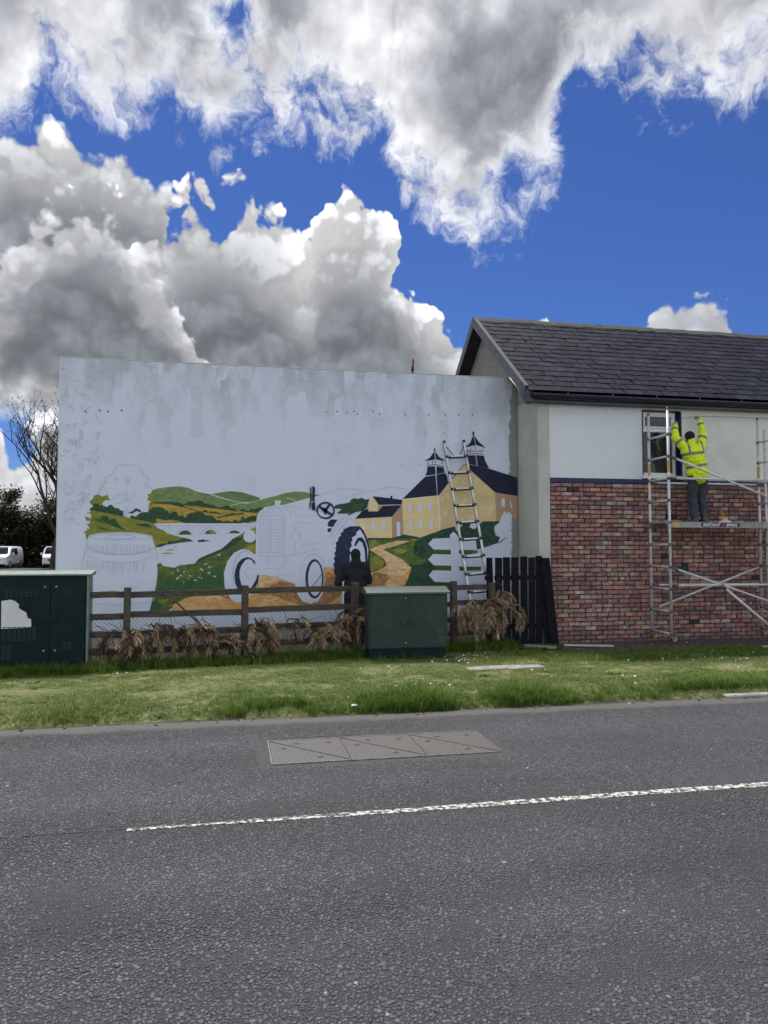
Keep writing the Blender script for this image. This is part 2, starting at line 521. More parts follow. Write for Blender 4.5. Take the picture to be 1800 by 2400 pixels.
    def prism(s, pts, y0, y1):
        """outline in x,z pushed from y0 to y1"""
        n = len(pts)
        a = s.verts([(x, y0, z) for x, z in pts]); b = s.verts([(x, y1, z) for x, z in pts])
        s.face([a + i for i in range(n)]); s.face([b + i for i in reversed(range(n))])
        for i in range(n):
            j = (i + 1) % n
            s.face((a + j, a + i, b + i, b + j))
        return s

    def mesh(s, name, mats):
        me = bpy.data.meshes.new(name)
        me.from_pydata(s.v, [], s.f)
        if not isinstance(mats, (list, tuple)): mats = [mats]
        for m in mats: me.materials.append(m)
        if any(s.mi): me.polygons.foreach_set('material_index', s.mi)
        if any(s.sm): me.polygons.foreach_set('use_smooth', s.sm)
        me.update()
        return me

    def build(s, name, mats, parent=None, fix=True):
        me = s.mesh(name, mats)
        if fix:
            bm = bmesh.new(); bm.from_mesh(me)
            bmesh.ops.recalc_face_normals(bm, faces=bm.faces)
            bm.to_mesh(me); bm.free()
        return obj(name, me, parent)


def obj(name, me, parent=None):
    o = bpy.data.objects.new(name, me)
    C.objects.link(o)
    if parent is not None: o.parent = parent
    return o


def thing(name, label, cat, loc=(0, 0, 0), rotz=0.0, group=None):
    o = bpy.data.objects.new(name, None)
    o.empty_display_size = 0.2
    C.objects.link(o)
    o.location = loc; o.rotation_euler = (0, 0, rotz)
    return tag(o, label, cat, group)


def tag(o, label=None, cat=None, group=None, kind=None):
    if label: o['label'] = label
    if cat: o['category'] = cat
    if group: o['group'] = group
    if kind: o['kind'] = kind
    return o


def local(root, pts):
    """world points into a root that is only moved and turned about z"""
    c, s_ = math.cos(-root.rotation_euler.z), math.sin(-root.rotation_euler.z)
    o = []
    for p in pts:
        d = Vector(p) - root.location
        o.append(Vector((d.x * c - d.y * s_, d.x * s_ + d.y * c, d.z)))
    return o

# ================================================================ setting
RNG = random.Random(7)
NPR = np.random.default_rng(11)
ROAD_EDGE = 7.75
GZ = -0.08                      # ground along the house


def verge_z(x, y):
    """height of the grass verge"""
    t = min(max((y - ROAD_EDGE) / 0.45, 0), 1)
    z = -0.02 + 0.085 * t * t * (3 - 2 * t)
    k = min(max((y - 8.6) / 4.0, 0), 1)
    z += (-0.13) * k
    z += 0.03 * (noise.noise(Vector((x * 0.7, y * 0.9, 2.2)))) * t
    z += 0.012 * noise.noise(Vector((x * 3.1, y * 3.3, 5.2))) * t
    return z


def grid_mesh(name, x0, x1, y0, y1, nx, ny, zf):
    xs = np.linspace(x0, x1, nx + 1); ys = np.linspace(y0, y1, ny + 1)
    v = [(x, y, zf(x, y)) for y in ys for x in xs]
    f = [(j * (nx + 1) + i, j * (nx + 1) + i + 1, (j + 1) * (nx + 1) + i + 1, (j + 1) * (nx + 1) + i) for j in range(ny) for i in range(nx)]
    me = bpy.data.meshes.new(name); me.from_pydata(v, [], f)
    me.polygons.foreach_set('use_smooth', [True] * len(f)); me.update()
    return me


def structure(o):
    o['kind'] = 'structure'; return o


# ground to the horizon
m, N, b = material('rough_ground')
v = geoco(N)
col = N.mix(N.ss(N.noise(v, 0.35, 6, 0.6), 0.4, 0.62), (0.045, 0.07, 0.018), (0.075, 0.068, 0.04))
col = N.mix(N.ss(N.noise(v, 9.0, 5, 0.6), 0.5, 0.7), col, (0.03, 0.04, 0.014))
N.set(b.inputs['Base Color'], col); b.inputs['Roughness'].default_value = 0.95
bump(N, b, N.noise(v, 14, 6, 0.7), 0.8, 0.05)
M['ground'] = m
me = grid_mesh('ground', -900, 900, -500, 1400, 12, 12, lambda x, y: -0.16)
me.materials.append(m); structure(obj('ground', me))

# car park behind on the left
m = mottled('old_car_park_tarmac', (0.075, 0.073, 0.07), (0.05, 0.05, 0.05), 0.6, 0.9, 0, 0.4, 40, 0.01)
mb = MB(); mb.box(-60, -3.4, 15.5, 72, -0.15, -0.06); structure(mb.build('car_park', m))

# road ------------------------------------------------------------
m, N, b = material('asphalt_road')
v = geoco(N); X, Y, Z = N.sep(v)
vc = N.vm('MULTIPLY', v, (1, 1, 0.3))
cellc = N.sep(N.voro(vc, 56.0, 'F1', out='Color'))[0]
celld = N.voro(vc, 56.0, 'DISTANCE_TO_EDGE')
tone = N.lin(cellc, 0, 1, 0.040, 0.082)
big = N.noise(v, 0.9, 4, 0.55)
track = N.noise(N.vm('MULTIPLY', v, (0.10, 1.15, 0)), 1.0, 4, 0.55)
tone = N.m('MULTIPLY', tone, N.m('MULTIPLY', N.lin(big, 0.3, 0.7, 0.82, 1.18), N.lin(track, 0.32, 0.68, 0.72, 1.28)))
g = N.comb(N.m('MULTIPLY', tone, 0.97), N.m('MULTIPLY', tone, 1.02), N.m('MULTIPLY', tone, 1.12))
g = N.mix(N.ss(celld, 0.0, 0.10), (0.038, 0.039, 0.042), g)
# dusty fine band along the edge, patch round the chamber cover
edge = N.m('ADD', Y, N.m('MULTIPLY', N.m('SUBTRACT', N.noise(v, 2.2, 5, 0.6), 0.5), 0.22))
dust = N.ss(edge, ROAD_EDGE - 0.34, ROAD_EDGE - 0.16)
fine = N.mix(N.noise(v, 160, 4, 0.6), (0.065, 0.063, 0.06), (0.11, 0.105, 0.098))
g = N.mix(dust, g, fine)
px = N.m('SUBTRACT', N.m('ABSOLUTE', N.m('SUBTRACT', X, 1.28)), 0.955)
py = N.m('SUBTRACT', N.m('ABSOLUTE', N.m('SUBTRACT', Y, 6.45)), 0.36)
collar = N.m('ADD', N.m('MAXIMUM', px, py), N.m('MULTIPLY', N.m('SUBTRACT', N.noise(v, 9, 4, 0.6), 0.5), 0.06))
g = N.mix(N.ss(collar, 0.14, 0.09), g, N.mix(N.noise(v, 120, 4, 0.6), (0.05, 0.048, 0.045), (0.10, 0.096, 0.09)))
N.set(b.inputs['Base Color'], g)
b.inputs['Roughness'].default_value = 0.78
b.inputs['Specular IOR Level'].default_value = 0.45
hgt = N.m('MULTIPLY', N.ss(celld, 0.0, 0.25), N.lin(cellc, 0, 1, 0.5, 1.0))
hgt = N.m('ADD', N.m('MULTIPLY', hgt, N.lin(dust, 0, 1, 1.0, 0.15)), N.m('MULTIPLY', N.noise(v, 220, 3, 0.6), 0.3))
bump(N, b, hgt, 0.9, 0.010)
M['road'] = m


def road_z(x, y):
    return -0.012 * ((y - 4.0) / 4.0) ** 2 + 0.004 * noise.noise(Vector((x * 0.5, y * 0.8, 1.0)))


def edge_y(x):
    return ROAD_EDGE + 0.035 * noise.noise(Vector((x * 1.3, 0, 3.3))) + 0.05 * noise.noise(Vector((x * 0.35, 0, 8.3)))


xs = [-40 + i * 2.0 for i in range(17)] + [-6 + i * 0.25 for i in range(65)] + [10 + i * 2.5 for i in range(1, 14)]
ys = [-4, -2, 0, 1, 2, 3, 4, 5, 6, 6.6, 7.2]
vv = []; ff = []
for y in ys + ['e']:
    for x in xs:
        yy = edge_y(x) if y == 'e' else y
        vv.append((x, yy, road_z(x, yy)))
n = len(xs)
for j in range(len(ys)):
    for i in range(n - 1):
        ff.append((j * n + i, j * n + i + 1, (j + 1) * n + i + 1, (j + 1) * n + i))
me = bpy.data.meshes.new('road'); me.from_pydata(vv, [], ff); me.materials.append(M['road'])
me.polygons.foreach_set('use_smooth', [True] * len(ff)); structure(obj('road', me))
mb = MB(); mb.box(-40, 40, -9, -4, -0.15, 0.05); structure(mb.build('far_verge', M['ground']))

# loose dressing chips proud of the road ---------------------------
def pile(name, pts, protos, mats=None, tilt=0.25, smin=0.7, smax=1.3, flat=None, attr=None):
    """one object: a cloud of points, each carrying one of the proto meshes (geometry nodes)"""
    col_ = bpy.data.collections.new(name + '_shapes')
    for p in protos: col_.objects.link(p)
    me = bpy.data.meshes.new(name)
    me.vertices.add(len(pts)); me.vertices.foreach_set('co', np.asarray(pts, dtype=np.float32)[:, :3].ravel())
    if attr is not None:
        for k, a in attr.items():
            at = me.attributes.new(k, 'FLOAT', 'POINT'); at.data.foreach_set('value', np.asarray(a, dtype=np.float32))
    me.update()
    o = obj(name, me)
    ng = bpy.data.node_groups.new(name + '_scatter', 'GeometryNodeTree')
    ng.interface.new_socket('Geometry', in_out='INPUT', socket_type='NodeSocketGeometry')
    ng.interface.new_socket('Geometry', in_out='OUTPUT', socket_type='NodeSocketGeometry')
    T = NT(ng)
    gi = T.new('NodeGroupInput'); go = T.new('NodeGroupOutput')
    ci = T.new('GeometryNodeCollectionInfo'); ci.inputs['Collection'].default_value = col_
    ci.inputs['Separate Children'].default_value = True; ci.inputs['Reset Children'].default_value = True
    iop = T.new('GeometryNodeInstanceOnPoints'); iop.inputs['Pick Instance'].default_value = True
    T.l.new(gi.outputs[0], iop.inputs['Points']); T.l.new(ci.outputs[0], iop.inputs['Instance'])
    rv = T.new('FunctionNodeRandomValue', data_type='FLOAT_VECTOR')
    rv.inputs[0].default_value = (-tilt, -tilt, 0); rv.inputs[1].default_value = (tilt, tilt, 6.283)
    T.l.new(rv.outputs[0], iop.inputs['Rotation'])
    rs = T.new('FunctionNodeRandomValue', data_type='FLOAT')
    rs.inputs[2].default_value = smin; rs.inputs[3].default_value = smax; rs.inputs['Seed'].default_value = 5
    sc = rs.outputs[1]
    if attr is not None and 'size' in attr:
        na = T.new('GeometryNodeInputNamedAttribute', data_type='FLOAT'); na.inputs['Name'].default_value = 'size'
        sc = T.m('MULTIPLY', sc, na.outputs[0])
    T.l.new(sc, iop.inputs['Scale'])
    T.l.new(iop.outputs[0], go.inputs[0])
    md = o.modifiers.new('scatter', 'NODES'); md.node_group = ng
    o['kind'] = 'stuff'
    return o


def proto(name, mb, mats):
    return bpy.data.objects.new(name, mb.mesh(name, mats))


m, N, b = material('stone_chipping')
r = N.new('ShaderNodeObjectInfo').outputs['Random']
v = geoco(N); X, Y, Z = N.sep(v)
c = N.ramp(r, [(0.0, (0.033, 0.036, 0.043)), (0.5, (0.051, 0.0555, 0.065)), (0.85, (0.071, 0.077, 0.089)), (0.985, (0.085, 0.09, 0.098)), (0.9975, (0.10, 0.102, 0.105)), (1.0, (0.30, 0.295, 0.28))])
c = N.vm('SCALE', c, sc=N.m('MULTIPLY', N.lin(N.noise(v, 0.9, 4, 0.55), 0.3, 0.7, 0.82, 1.18), N.lin(N.noise(N.vm('MULTIPLY', v, (0.10, 1.15, 0)), 1.0, 4, 0.55), 0.32, 0.68, 0.72, 1.28)))
# traffic paint caught on the stones of the lane line
nse = N.noise(v, 7.0, 5, 0.65)
wid = N.lin(N.m('ADD', X, N.m('MULTIPLY', N.m('SUBTRACT', nse, 0.5), 2.0)), -0.2, 2.2, 0.020, 0.044)
d = N.m('SUBTRACT', N.m('ABSOLUTE', N.m('SUBTRACT', Y, 4.872)), wid)
on = N.ss(N.m('ADD', d, N.m('MULTIPLY', N.m('SUBTRACT', N.noise(v, 40, 4, 0.6), 0.5), 0.05)), 0.006, -0.006)
on = N.m('MULTIPLY', on, N.m('GREATER_THAN', X, -0.62))
on = N.m('MULTIPLY', on, N.ss(N.m('ADD', N.noise(v, 23, 5, 0.65), N.lin(X, -0.6, 2.4, -0.10, 0.06)), 0.48, 0.51))
c = N.mix(on, c, (0.62, 0.61, 0.57))
N.set(b.inputs['Base Color'], c)
b.inputs['Roughness'].default_value = 0.62; b.inputs['Specular IOR Level'].default_value = 0.5
bump(N, b, N.noise(v, 260, 3, 0.6), 0.25, 0.002)
M['chip'] = m

protos = []
for k in range(7):
    rg = random.Random(100 + k)
    n = rg.choice((5, 6, 6, 7)); el = rg.uniform(0.55, 0.95)
    R_ = [rg.uniform(0.8, 1.15) for _ in range(n)]
    ring = lambda s, z, j: [(R_[i] * s * 0.0096 * math.cos(2 * math.pi * i / n + 0.2 * rg.random()), R_[i] * s * el * 0.0096 * math.sin(2 * math.pi * i / n + 0.2 * rg.random()), z + rg.uniform(-j, j)) for i in range(n)]
    mb = MB(); mb.loft([ring(0.95, -0.004, 0), ring(1.05, 0.0008, 0.0004), ring(0.74, 0.0030, 0.0007)], smooth=False)
    protos.append(proto('chip', mb, M['chip']))
pts = []
step = 0.0205
for y in np.arange(2.15, ROAD_EDGE - 0.1, step):
    xl = onZ(-60, 1900)[0]
    a0 = math.tan(YAW + math.atan(-1000 / FOC)) * y - 0.6; a1 = math.tan(YAW + math.atan(1000 / FOC)) * y + 0.6
    xs_ = np.arange(a0, a1, step)
    jx = xs_ + NPR.uniform(-0.5, 0.5, len(xs_)) * step * 0.95
    jy = y + NPR.uniform(-0.5, 0.5, len(xs_)) * step * 0.95
    pts.append(np.stack([jx, jy, np.zeros_like(jx)], 1))
P = np.concatenate(pts)
keep = NPR.random(len(P)) < 0.86
dcx = np.abs(P[:, 0] - 1.28) - 0.955; dcy = np.abs(P[:, 1] - 6.45) - 0.36
keep &= np.maximum(dcx, dcy) > 0.10 + NPR.uniform(-0.03, 0.03, len(P))
keep &= NPR.random(len(P)) > np.clip((P[:, 1] - (ROAD_EDGE - 0.5)) / 0.3, 0, 0.97)
bald = np.array([noise.noise(Vector((p[0] * 2.1, p[1] * 2.6, 9.0))) for p in P])
keep &= NPR.random(len(P)) > np.clip((bald - 0.12) * 2.6, 0, 0.8)
P = P[keep]
P[:, 2] = [road_z(p[0], p[1]) - 0.0012 + 0.0010 * RNG.random() for p in P]
tag(pile('road_chippings', P, protos, tilt=0.16, smin=0.68, smax=1.28), 'dark stone chippings set in the road surface', 'gravel')
print('chips', len(P))

# lane marking -----------------------------------------------------
m, N, b = material('worn_road_paint')
v = geoco(N)
w = N.ss(N.noise(v, 26, 6, 0.7), 0.48, 0.53)
N.set(b.inputs['Base Color'], N.mix(w, (0.055, 0.055, 0.058), (0.60, 0.59, 0.55)))
b.inputs['Roughness'].default_value = 0.8
M['road_paint'] = m
def stripe(x0, x1, name):
    mb = MB(); n = max(2, int((x1 - x0) / 0.04)); L = []; R_ = []
    for i in range(n + 1):
        x = x0 + (x1 - x0) * i / n
        wd = 0.039 * min(1.0, max(0.62, 0.62 + (x + 0.2) / 5.0))
        L.append((x, 4.872 - wd + 0.012 * noise.noise(Vector((x * 9, 0, 1))), road_z(x, 4.87) + 0.0035)); R_.append((x, 4.872 + wd + 0.012 * noise.noise(Vector((x * 9, 5, 1))), road_z(x, 4.87) + 0.0035))
    a = mb.verts(L); c = mb.verts(R_)
    for i in range(n): mb.face((a + i, a + i + 1, c + i + 1, c + i))
    return structure(mb.build(name, M['road_paint']))
stripe(-0.62, 5.6, 'lane_marking'); stripe(-7.0, -1.57, 'lane_marking')

# open joint along the crown of the road and a tar line by the chamber
M['tar'] = mottled('tar_joint', (0.012, 0.012, 0.013), (0.02, 0.02, 0.021), 30, 0.6)
def joint(pts, w):
    mb = MB(); L = []
    for i, (x, y) in enumerate(pts): L.append((x, y, w * RNG.uniform(.4, 1.2)))
    for (x0, y0, w0), (x1, y1, w1) in zip(L, L[1:]):
        mb.quad((x0, y0 - w0, road_z(x0, y0) + .0042), (x1, y1 - w1, road_z(x1, y1) + .0042), (x1, y1 + w1, road_z(x1, y1) + .0042), (x0, y0 + w0, road_z(x0, y0) + .0042))
    return structure(mb.build('road_joint', M['tar']))
joint([(-1.6 + .04 * i, 4.885 + .012 * noise.noise(Vector((i * .3, 0, 2)))) for i in range(60)], .006)
joint([(.35 + .03 * i, 6.93 + .018 * noise.noise(Vector((i * .4, 3, 2)))) for i in range(26)], .012)

# verge ------------------------------------------------------------
m, N, b = material('verge_soil_and_thatch')
v = geoco(N)
col = N.mix(N.ss(N.noise(v, 2.2, 6, 0.6), 0.38, 0.62), (0.14, 0.17, 0.045), (0.21, 0.21, 0.09))
col = N.mix(N.ss(N.noise(v, 30, 5, 0.6), 0.48, 0.70), col, (0.05, 0.055, 0.02))
X, Y, Z = N.sep(v)
soil = N.ss(N.m('ADD', Y, N.m('MULTIPLY', N.noise(v, 3, 5, 0.6), 0.25)), ROAD_EDGE + 0.26, ROAD_EDGE + 0.14)
col = N.mix(soil, col, (0.055, 0.047, 0.038))
dirt = N.m('MULTIPLY', N.ss(N.m('ADD', Y, N.m('MULTIPLY', N.m('SUBTRACT', N.noise(v, 2, 5, 0.6), 0.5), 1.0)), 11.75, 12.15), N.ss(X, 4.6, 5.6))
col = N.mix(dirt, col, N.mix(N.noise(v, 18, 5, 0.6), (0.06, 0.054, 0.048), (0.12, 0.108, 0.098)))
N.set(b.inputs['Base Color'], col); b.inputs['Roughness'].default_value = 0.95
bump(N, b, N.noise(v, 45, 6, 0.7), 0.9, 0.02)
M['verge'] = m
vx = [-30, -20, -14] + [-9 + i * 0.2 for i in range(131)] + [20, 25, 32]
vy = [0.0] + [0.12 * i for i in range(1, 56)] + [7.5, 12.0]
vv = []; ff = []; n = len(vx)
for dy in vy:
    for x in vx:
        y = edge_y(x) - 0.03 + dy
        vv.append((x, y, verge_z(x, y)))
for j in range(len(vy) - 1):
    for i in range(n - 1): ff.append((j * n + i, j * n + i + 1, (j + 1) * n + i + 1, (j + 1) * n + i))
me = bpy.data.meshes.new('verge'); me.from_pydata(vv, [], ff); me.materials.append(M['verge'])
me.polygons.foreach_set('use_smooth', [True] * len(ff)); structure(obj('verge', me))

# ================================================================ house
YF, YM = 13.30, 14.315          # house front, mural wall front
XG = 5.67                       # gable plane
XV = 5.38                       # verge edge of the roof
PIER = 5.905
XE = 16.5                       # far end of the house
RY, RZ = 16.23, 7.005           # ridge
EY, EZ = 13.05, 4.675           # eave edge of the slates
SL = (RZ - EZ) / (RY - EY)
BAND0, BAND1 = 2.98, 3.07
WTOP = 4.575

house = thing('house', 'long slate-roofed house with brick lower wall and white pebbledash above', 'house', (XG, YF, GZ))


def H(mb, name, mats, parent=None, fix=True):
    """build world-space geometry as a part of the house (or of one of its parts)"""
    mb.v = [(x - house.location.x, y - house.location.y, z - house.location.z) for x, y, z in mb.v]
    return mb.build(name, mats, parent or house, fix)


# render materials
m, N, b = material('white_pebbledash')
v = geoco(N); X, Y, Z = N.sep(v)
n1 = N.noise(v, 1.2, 5, 0.6)
old = N.ss(N.m('ADD', X, N.m('MULTIPLY', N.m('SUBTRACT', N.noise(v, 4, 4, 0.6), 0.5), 0.25)), 7.72, 7.86)       # fresh white meets old cream
col = N.mix(old, N.mix(n1, (0.84, 0.88, 0.93), (0.78, 0.82, 0.87)), N.mix(n1, (0.89, 0.895, 0.84), (0.81, 0.82, 0.765)))
damp = N.ss(N.vm('DISTANCE', N.vm('MULTIPLY', v, (1, 0, 0.8)), (9.6, 0, 2.95)), 0.15, 0.75)
col = N.mix(N.m('MULTIPLY', N.m('SUBTRACT', 1.0, damp), N.ss(N.noise(v, 3.5, 4, 0.6), 0.2, 0.8, 0.0, 0.55)), col, (0.56, 0.57, 0.52))
N.set(b.inputs['Base Color'], col); b.inputs['Roughness'].default_value = 0.9
hh = N.m('ADD', N.noise(N.vm('MULTIPLY', v, (1, 1, 1.5)), 26, 4, 0.6), N.m('MULTIPLY', N.voro(v, 55, 'SMOOTH_F1', smooth=0.4), -0.5))
bump(N, b, hh, 0.62, 0.024)
M['dash'] = m

m, N, b = material('mortar')
v = geoco(N)
N.set(b.inputs['Base Color'], N.mix(N.noise(v, 16, 5, 0.6), (0.070, 0.055, 0.053), (0.135, 0.108, 0.102)))
b.inputs['Roughness'].default_value = 0.95
bump(N, b, N.noise(v, 90, 5, 0.6), 0.6, 0.006)
M['mortar'] = m

m, N, b = material('reclaimed_brick')
r = rnd_val(N); v = geoco(N)
c = N.ramp(r, [(0.0, (0.27, 0.135, 0.125)), (0.16, (0.40, 0.20, 0.175)), (0.30, (0.25, 0.155, 0.15)), (0.44, (0.44, 0.225, 0.19)), (0.58, (0.32, 0.185, 0.175)), (0.70, (0.50, 0.27, 0.20)), (0.78, (0.36, 0.25, 0.24)), (0.85, (0.56, 0.34, 0.23)), (0.90, (0.42, 0.34, 0.32)), (0.955, (0.50, 0.39, 0.35)), (0.98, (0.58, 0.48, 0.37)), (0.991, (0.04, 0.04, 0.048)), (1.0, (0.04, 0.04, 0.048))], 'CONSTANT')
off = N.vm('ADD', v, N.comb(N.m('MULTIPLY', r, 31.0), 0.0, N.m('MULTIPLY', r, 17.0)))
spots = N.noise(off, 11, 6, 0.65)
c = N.mix(N.ss(spots, 0.38, 0.66), c, N.vm('SCALE', c, sc=0.62))
lime = N.m('MULTIPLY', N.ss(N.noise(N.vm('ADD', off, (3, 9, 1)), 8, 6, 0.62), 0.54, 0.70), N.ss(N.m('FRACT', N.m('MULTIPLY', r, 7.31)), 0.15, 0.85))
c = N.mix(N.m('MULTIPLY', lime, 0.75), c, (0.66, 0.60, 0.56))
Zb = N.sep(v)[2]
c = N.mix(N.m('MULTIPLY', N.ss(N.m('ADD', Zb, N.m('MULTIPLY', N.noise(v, 2.2, 5, 0.6), 0.5)), 0.45, 0.12), 0.55), c, (0.12, 0.105, 0.09))
stain = N.ss(N.noise(N.vm('MULTIPLY', v, (1, 1, 0.6)), 1.1, 5, 0.6), 0.42, 0.68)
c = N.mix(N.m('MULTIPLY', stain, 0.25), c, N.vm('SCALE', c, sc=0.55))
N.set(b.inputs['Base Color'], c); b.inputs['Roughness'].default_value = 0.9
bump(N, b, N.noise(off, 40, 6, 0.65), 0.7, 0.008)
M['brick'] = m

# core walls of the house
mb = MB()
mb.box(PIER - 0.02, XE, YF + 0.035, YF + 0.30, GZ - 0.1, BAND1 - 0.02)      # backing of the brickwork
brickwall = H(mb, 'brick_wall', M['mortar'])

# bricks
protos_b = []
BW, BH, BD = 0.213, 0.0675, 0.05
for k in range(8):
    rg = random.Random(40 + k)
    mb = MB(); mb.box(-BW / 2, BW / 2, 0, BD, -BH / 2, BH / 2, 0.006)
    mb.v = [(x + rg.uniform(-.004, .004), y + rg.uniform(-.003, .003), z + rg.uniform(-.003, .003)) for x, y, z in mb.v]
    protos_b.append(mb)
def bmesh_of(mb):
    me = mb.mesh('brick', M['brick']); bm = bmesh.new(); bm.from_mesh(me); bmesh.ops.recalc_face_normals(bm, faces=bm.faces); bm.to_mesh(me); bm.free(); return me
brick_me = [bmesh_of(p) for p in protos_b]
half_me = []
for p in protos_b[:3]:
    q = MB(); q.v = [(x * 0.49, y, z) for x, y, z in p.v]; q.f = p.f; q.mi = p.mi; q.sm = p.sm; half_me.append(bmesh_of(q))
PX, PZ = 0.232, 0.0857
rows = int((BAND0 - GZ + 0.03) / PZ)
spots_b = []
for j in range(rows):
    z = BAND0 - 0.004 - PZ * (j + 0.5)
    x = PIER + 0.012 + (0 if j % 2 else 0.0)
    first = True
    while x < 14.2:
        w = BW
        if (first and j % 2) or RNG.random() < 0.05: w = BW * 0.49
        first = False
        if w < 0.15: w = 0.104
        spots_b.append((x + w / 2, z, w))
        x += w + 0.018 + RNG.uniform(-0.002, 0.002)
def visible_b(s):
    return s[0] < 10.75
vis = sorted([s for s in spots_b if visible_b(s)], key=lambda s: s[0] ** 2 + (s[1] - EYE) ** 2)
near, far = vis[:300], vis[300:] + [s for s in spots_b if not visible_b(s)]
lx, ly, lz = house.location
for (x, z, w) in near:
    me = RNG.choice(brick_me if w > 0.15 else half_me)
    o = obj('brick', me, brickwall)
    o.location = (x - lx + RNG.uniform(-.002, .002), YF - 0.012 + RNG.uniform(-.005, .005) - ly, z - lz + RNG.uniform(-.003, .003))
    o.rotation_euler = (RNG.uniform(-.012, .012), RNG.uniform(-.008, .008), RNG.uniform(-.012, .012))
mb = MB()
for (x, z, w) in far:
    p = RNG.choice(protos_b); k = w / BW if w < 0.15 else 1.0
    dx, dy, dz = x + RNG.uniform(-.002, .002), YF - 0.012 + RNG.uniform(-.005, .005), z + RNG.uniform(-.003, .003)
    a = mb.verts([(px * k + dx, py + dy, pz + dz) for px, py, pz in p.v])
    for f in p.f: mb.face([a + i for i in f])
bw = H(mb, 'brickwork', M['brick'], brickwall); bw['kind'] = 'stuff'

# pebbledash wall with its window opening
WX0, WX1, WZ0, WZ1 = 7.955, 8.60, 3.08, 4.385
wx0 = onY(1505, 1000, YF)[0]; wx1 = onY(1597, 1000, YF)[0]
WX0, WX1 = wx0, wx1
WZ1 = onY(1550, 962, YF)[2]; WZ0 = onY(1550, 1119, YF)[2]
mb = MB()
T0, T1 = YF + 0.004, YF + 0.28
mb.box(PIER - 0.01, WX0, T0, T1, BAND1 - 0.01, WTOP + 0.05)
mb.box(WX1, XE, T0, T1, BAND1 - 0.01, WTOP + 0.05)
mb.box(WX0, WX1, T0 + 0.0, T1, WZ1, WTOP + 0.05)
H(mb, 'rendered_wall', M['dash'])
mb = MB(); mb.box(PIER - 0.005, XE, YF - 0.016, YF + 0.2, BAND0, BAND1, 0.004)
H(mb, 'painted_band', M['blue_band'])
# corner pier and return
mb = MB()
mb.box(XG, PIER, YF - 0.022, 19.16, GZ - 0.1, 4.62, 0.006)
H(mb, 'corner_pier', M['render_grey'])
# body of the house behind (gable above the annex, back wall)
m, N, b = material('combed_grey_render')
v = geoco(N)
lines = N.new('ShaderNodeTexWave', wave_type='BANDS', bands_direction='Z')
N.l.new(N.vm('ADD', N.vm('MULTIPLY', v, (1, 0.35, 1)), N.vm('SCALE', N.noise(v, 1.1, 4, 0.6, col=True), sc=0.7)), lines.inputs['Vector'])
lines.inputs['Scale'].default_value = 9.0; lines.inputs['Distortion'].default_value = 3.0; lines.inputs['Detail'].default_value = 3.0
N.set(b.inputs['Base Color'], N.mix(N.noise(v, 2, 6, 0.6), (0.42, 0.40, 0.35), (0.30, 0.29, 0.26)))
b.inputs['Roughness'].default_value = 0.95
bump(N, b, lines.outputs[0], 0.7, 0.012)
M['comb'] = m
gp = [(YF + 0.02, 4.0), (YF + 0.02, EZ + (YF + 0.02 - EY) * SL - 0.06), (RY, RZ - 0.08), (19.14, EZ + (YF - EY) * SL - 0.07), (19.14, 4.0)]
for X0, X1 in ((XG + 0.004, XG + 0.3), (XE - 0.3, XE)):
    mb = MB()
    a = mb.verts([(X0, y, z) for y, z in gp]); c = mb.verts([(X1, y, z) for y, z in gp])
    mb.face([a + i for i in range(5)]); mb.face([c + i for i in range(5)])
    for i in range(5): mb.face((a + i, a + (i + 1) % 5, c + (i + 1) % 5, c + i))
    H(mb, 'gable_wall', M['comb'])
mb = MB(); mb.box(PIER, XE, 18.9, 19.15, GZ, 4.5); H(mb, 'back_wall', M['render_grey'])

# ---- roof
m, N, b = material('roof_slate')
r = rnd_val(N); v = geoco(N)
c = N.ramp(r, [(0, (0.0065, 0.0075, 0.018)), (0.45, (0.010, 0.0115, 0.026)), (0.8, (0.015, 0.017, 0.036)), (1, (0.027, 0.029, 0.050))])
st = N.noise(N.vm('MULTIPLY', N.vm('ADD', v, N.comb(N.m('MULTIPLY', r, 13.0), 0.0, 0.0)), (4.5, 1.1, 1.1)), 2.5, 5, 0.6)
c = N.mix(N.ss(st, 0.52, 0.70), c, (0.036, 0.038, 0.058))
c = N.mix(N.ss(N.noise(v, 1.0, 4, 0.6), 0.45, 0.75), c, N.vm('SCALE', c, sc=0.7))
N.set(b.inputs['Base Color'], c); b.inputs['Roughness'].default_value = 0.55
N.set(b.inputs['Roughness'], N.lin(N.noise(v, 6, 4, 0.6), 0.3, 0.7, 0.6, 0.85)); b.inputs['Specular IOR Level'].default_value = 0.12
bump(N, b, N.noise(N.vm('MULTIPLY', v, (1, 2, 2)), 14, 6, 0.65), 0.45, 0.012)
M['slate'] = m

slope_len = math.hypot(RY - EY, RZ - EZ); ang = math.atan2(RZ - EZ, RY - EY)
ux = Vector((1, 0, 0)); us = Vector((0, math.cos(ang), math.sin(ang))); un = Vector((0, -math.sin(ang), math.cos(ang)))
mb = MB()
for sgn in (1, -1):         # sarking / decking both slopes
    y0 = EY if sgn > 0 else 2 * RY - EY
    A = [(XV + 0.03, y0, EZ - 0.035), (XE + 0.2, y0, EZ - 0.035), (XE + 0.2, RY, RZ - 0.035), (XV + 0.03, RY, RZ - 0.035)]
    Bq = [(x, y, z - 0.05) for x, y, z in A]
    a = mb.verts(A); c = mb.verts(Bq)
    mb.face((a, a + 1, a + 2, a + 3)); mb.face((c, c + 1, c + 2, c + 3))
    for i in range(4): mb.face((a + i, a + (i + 1) % 4, c + (i + 1) % 4, c + i))
roof = H(mb, 'roof', M['soffit'])
ROWS = 16; gauge = slope_len / ROWS; SWID = 0.40
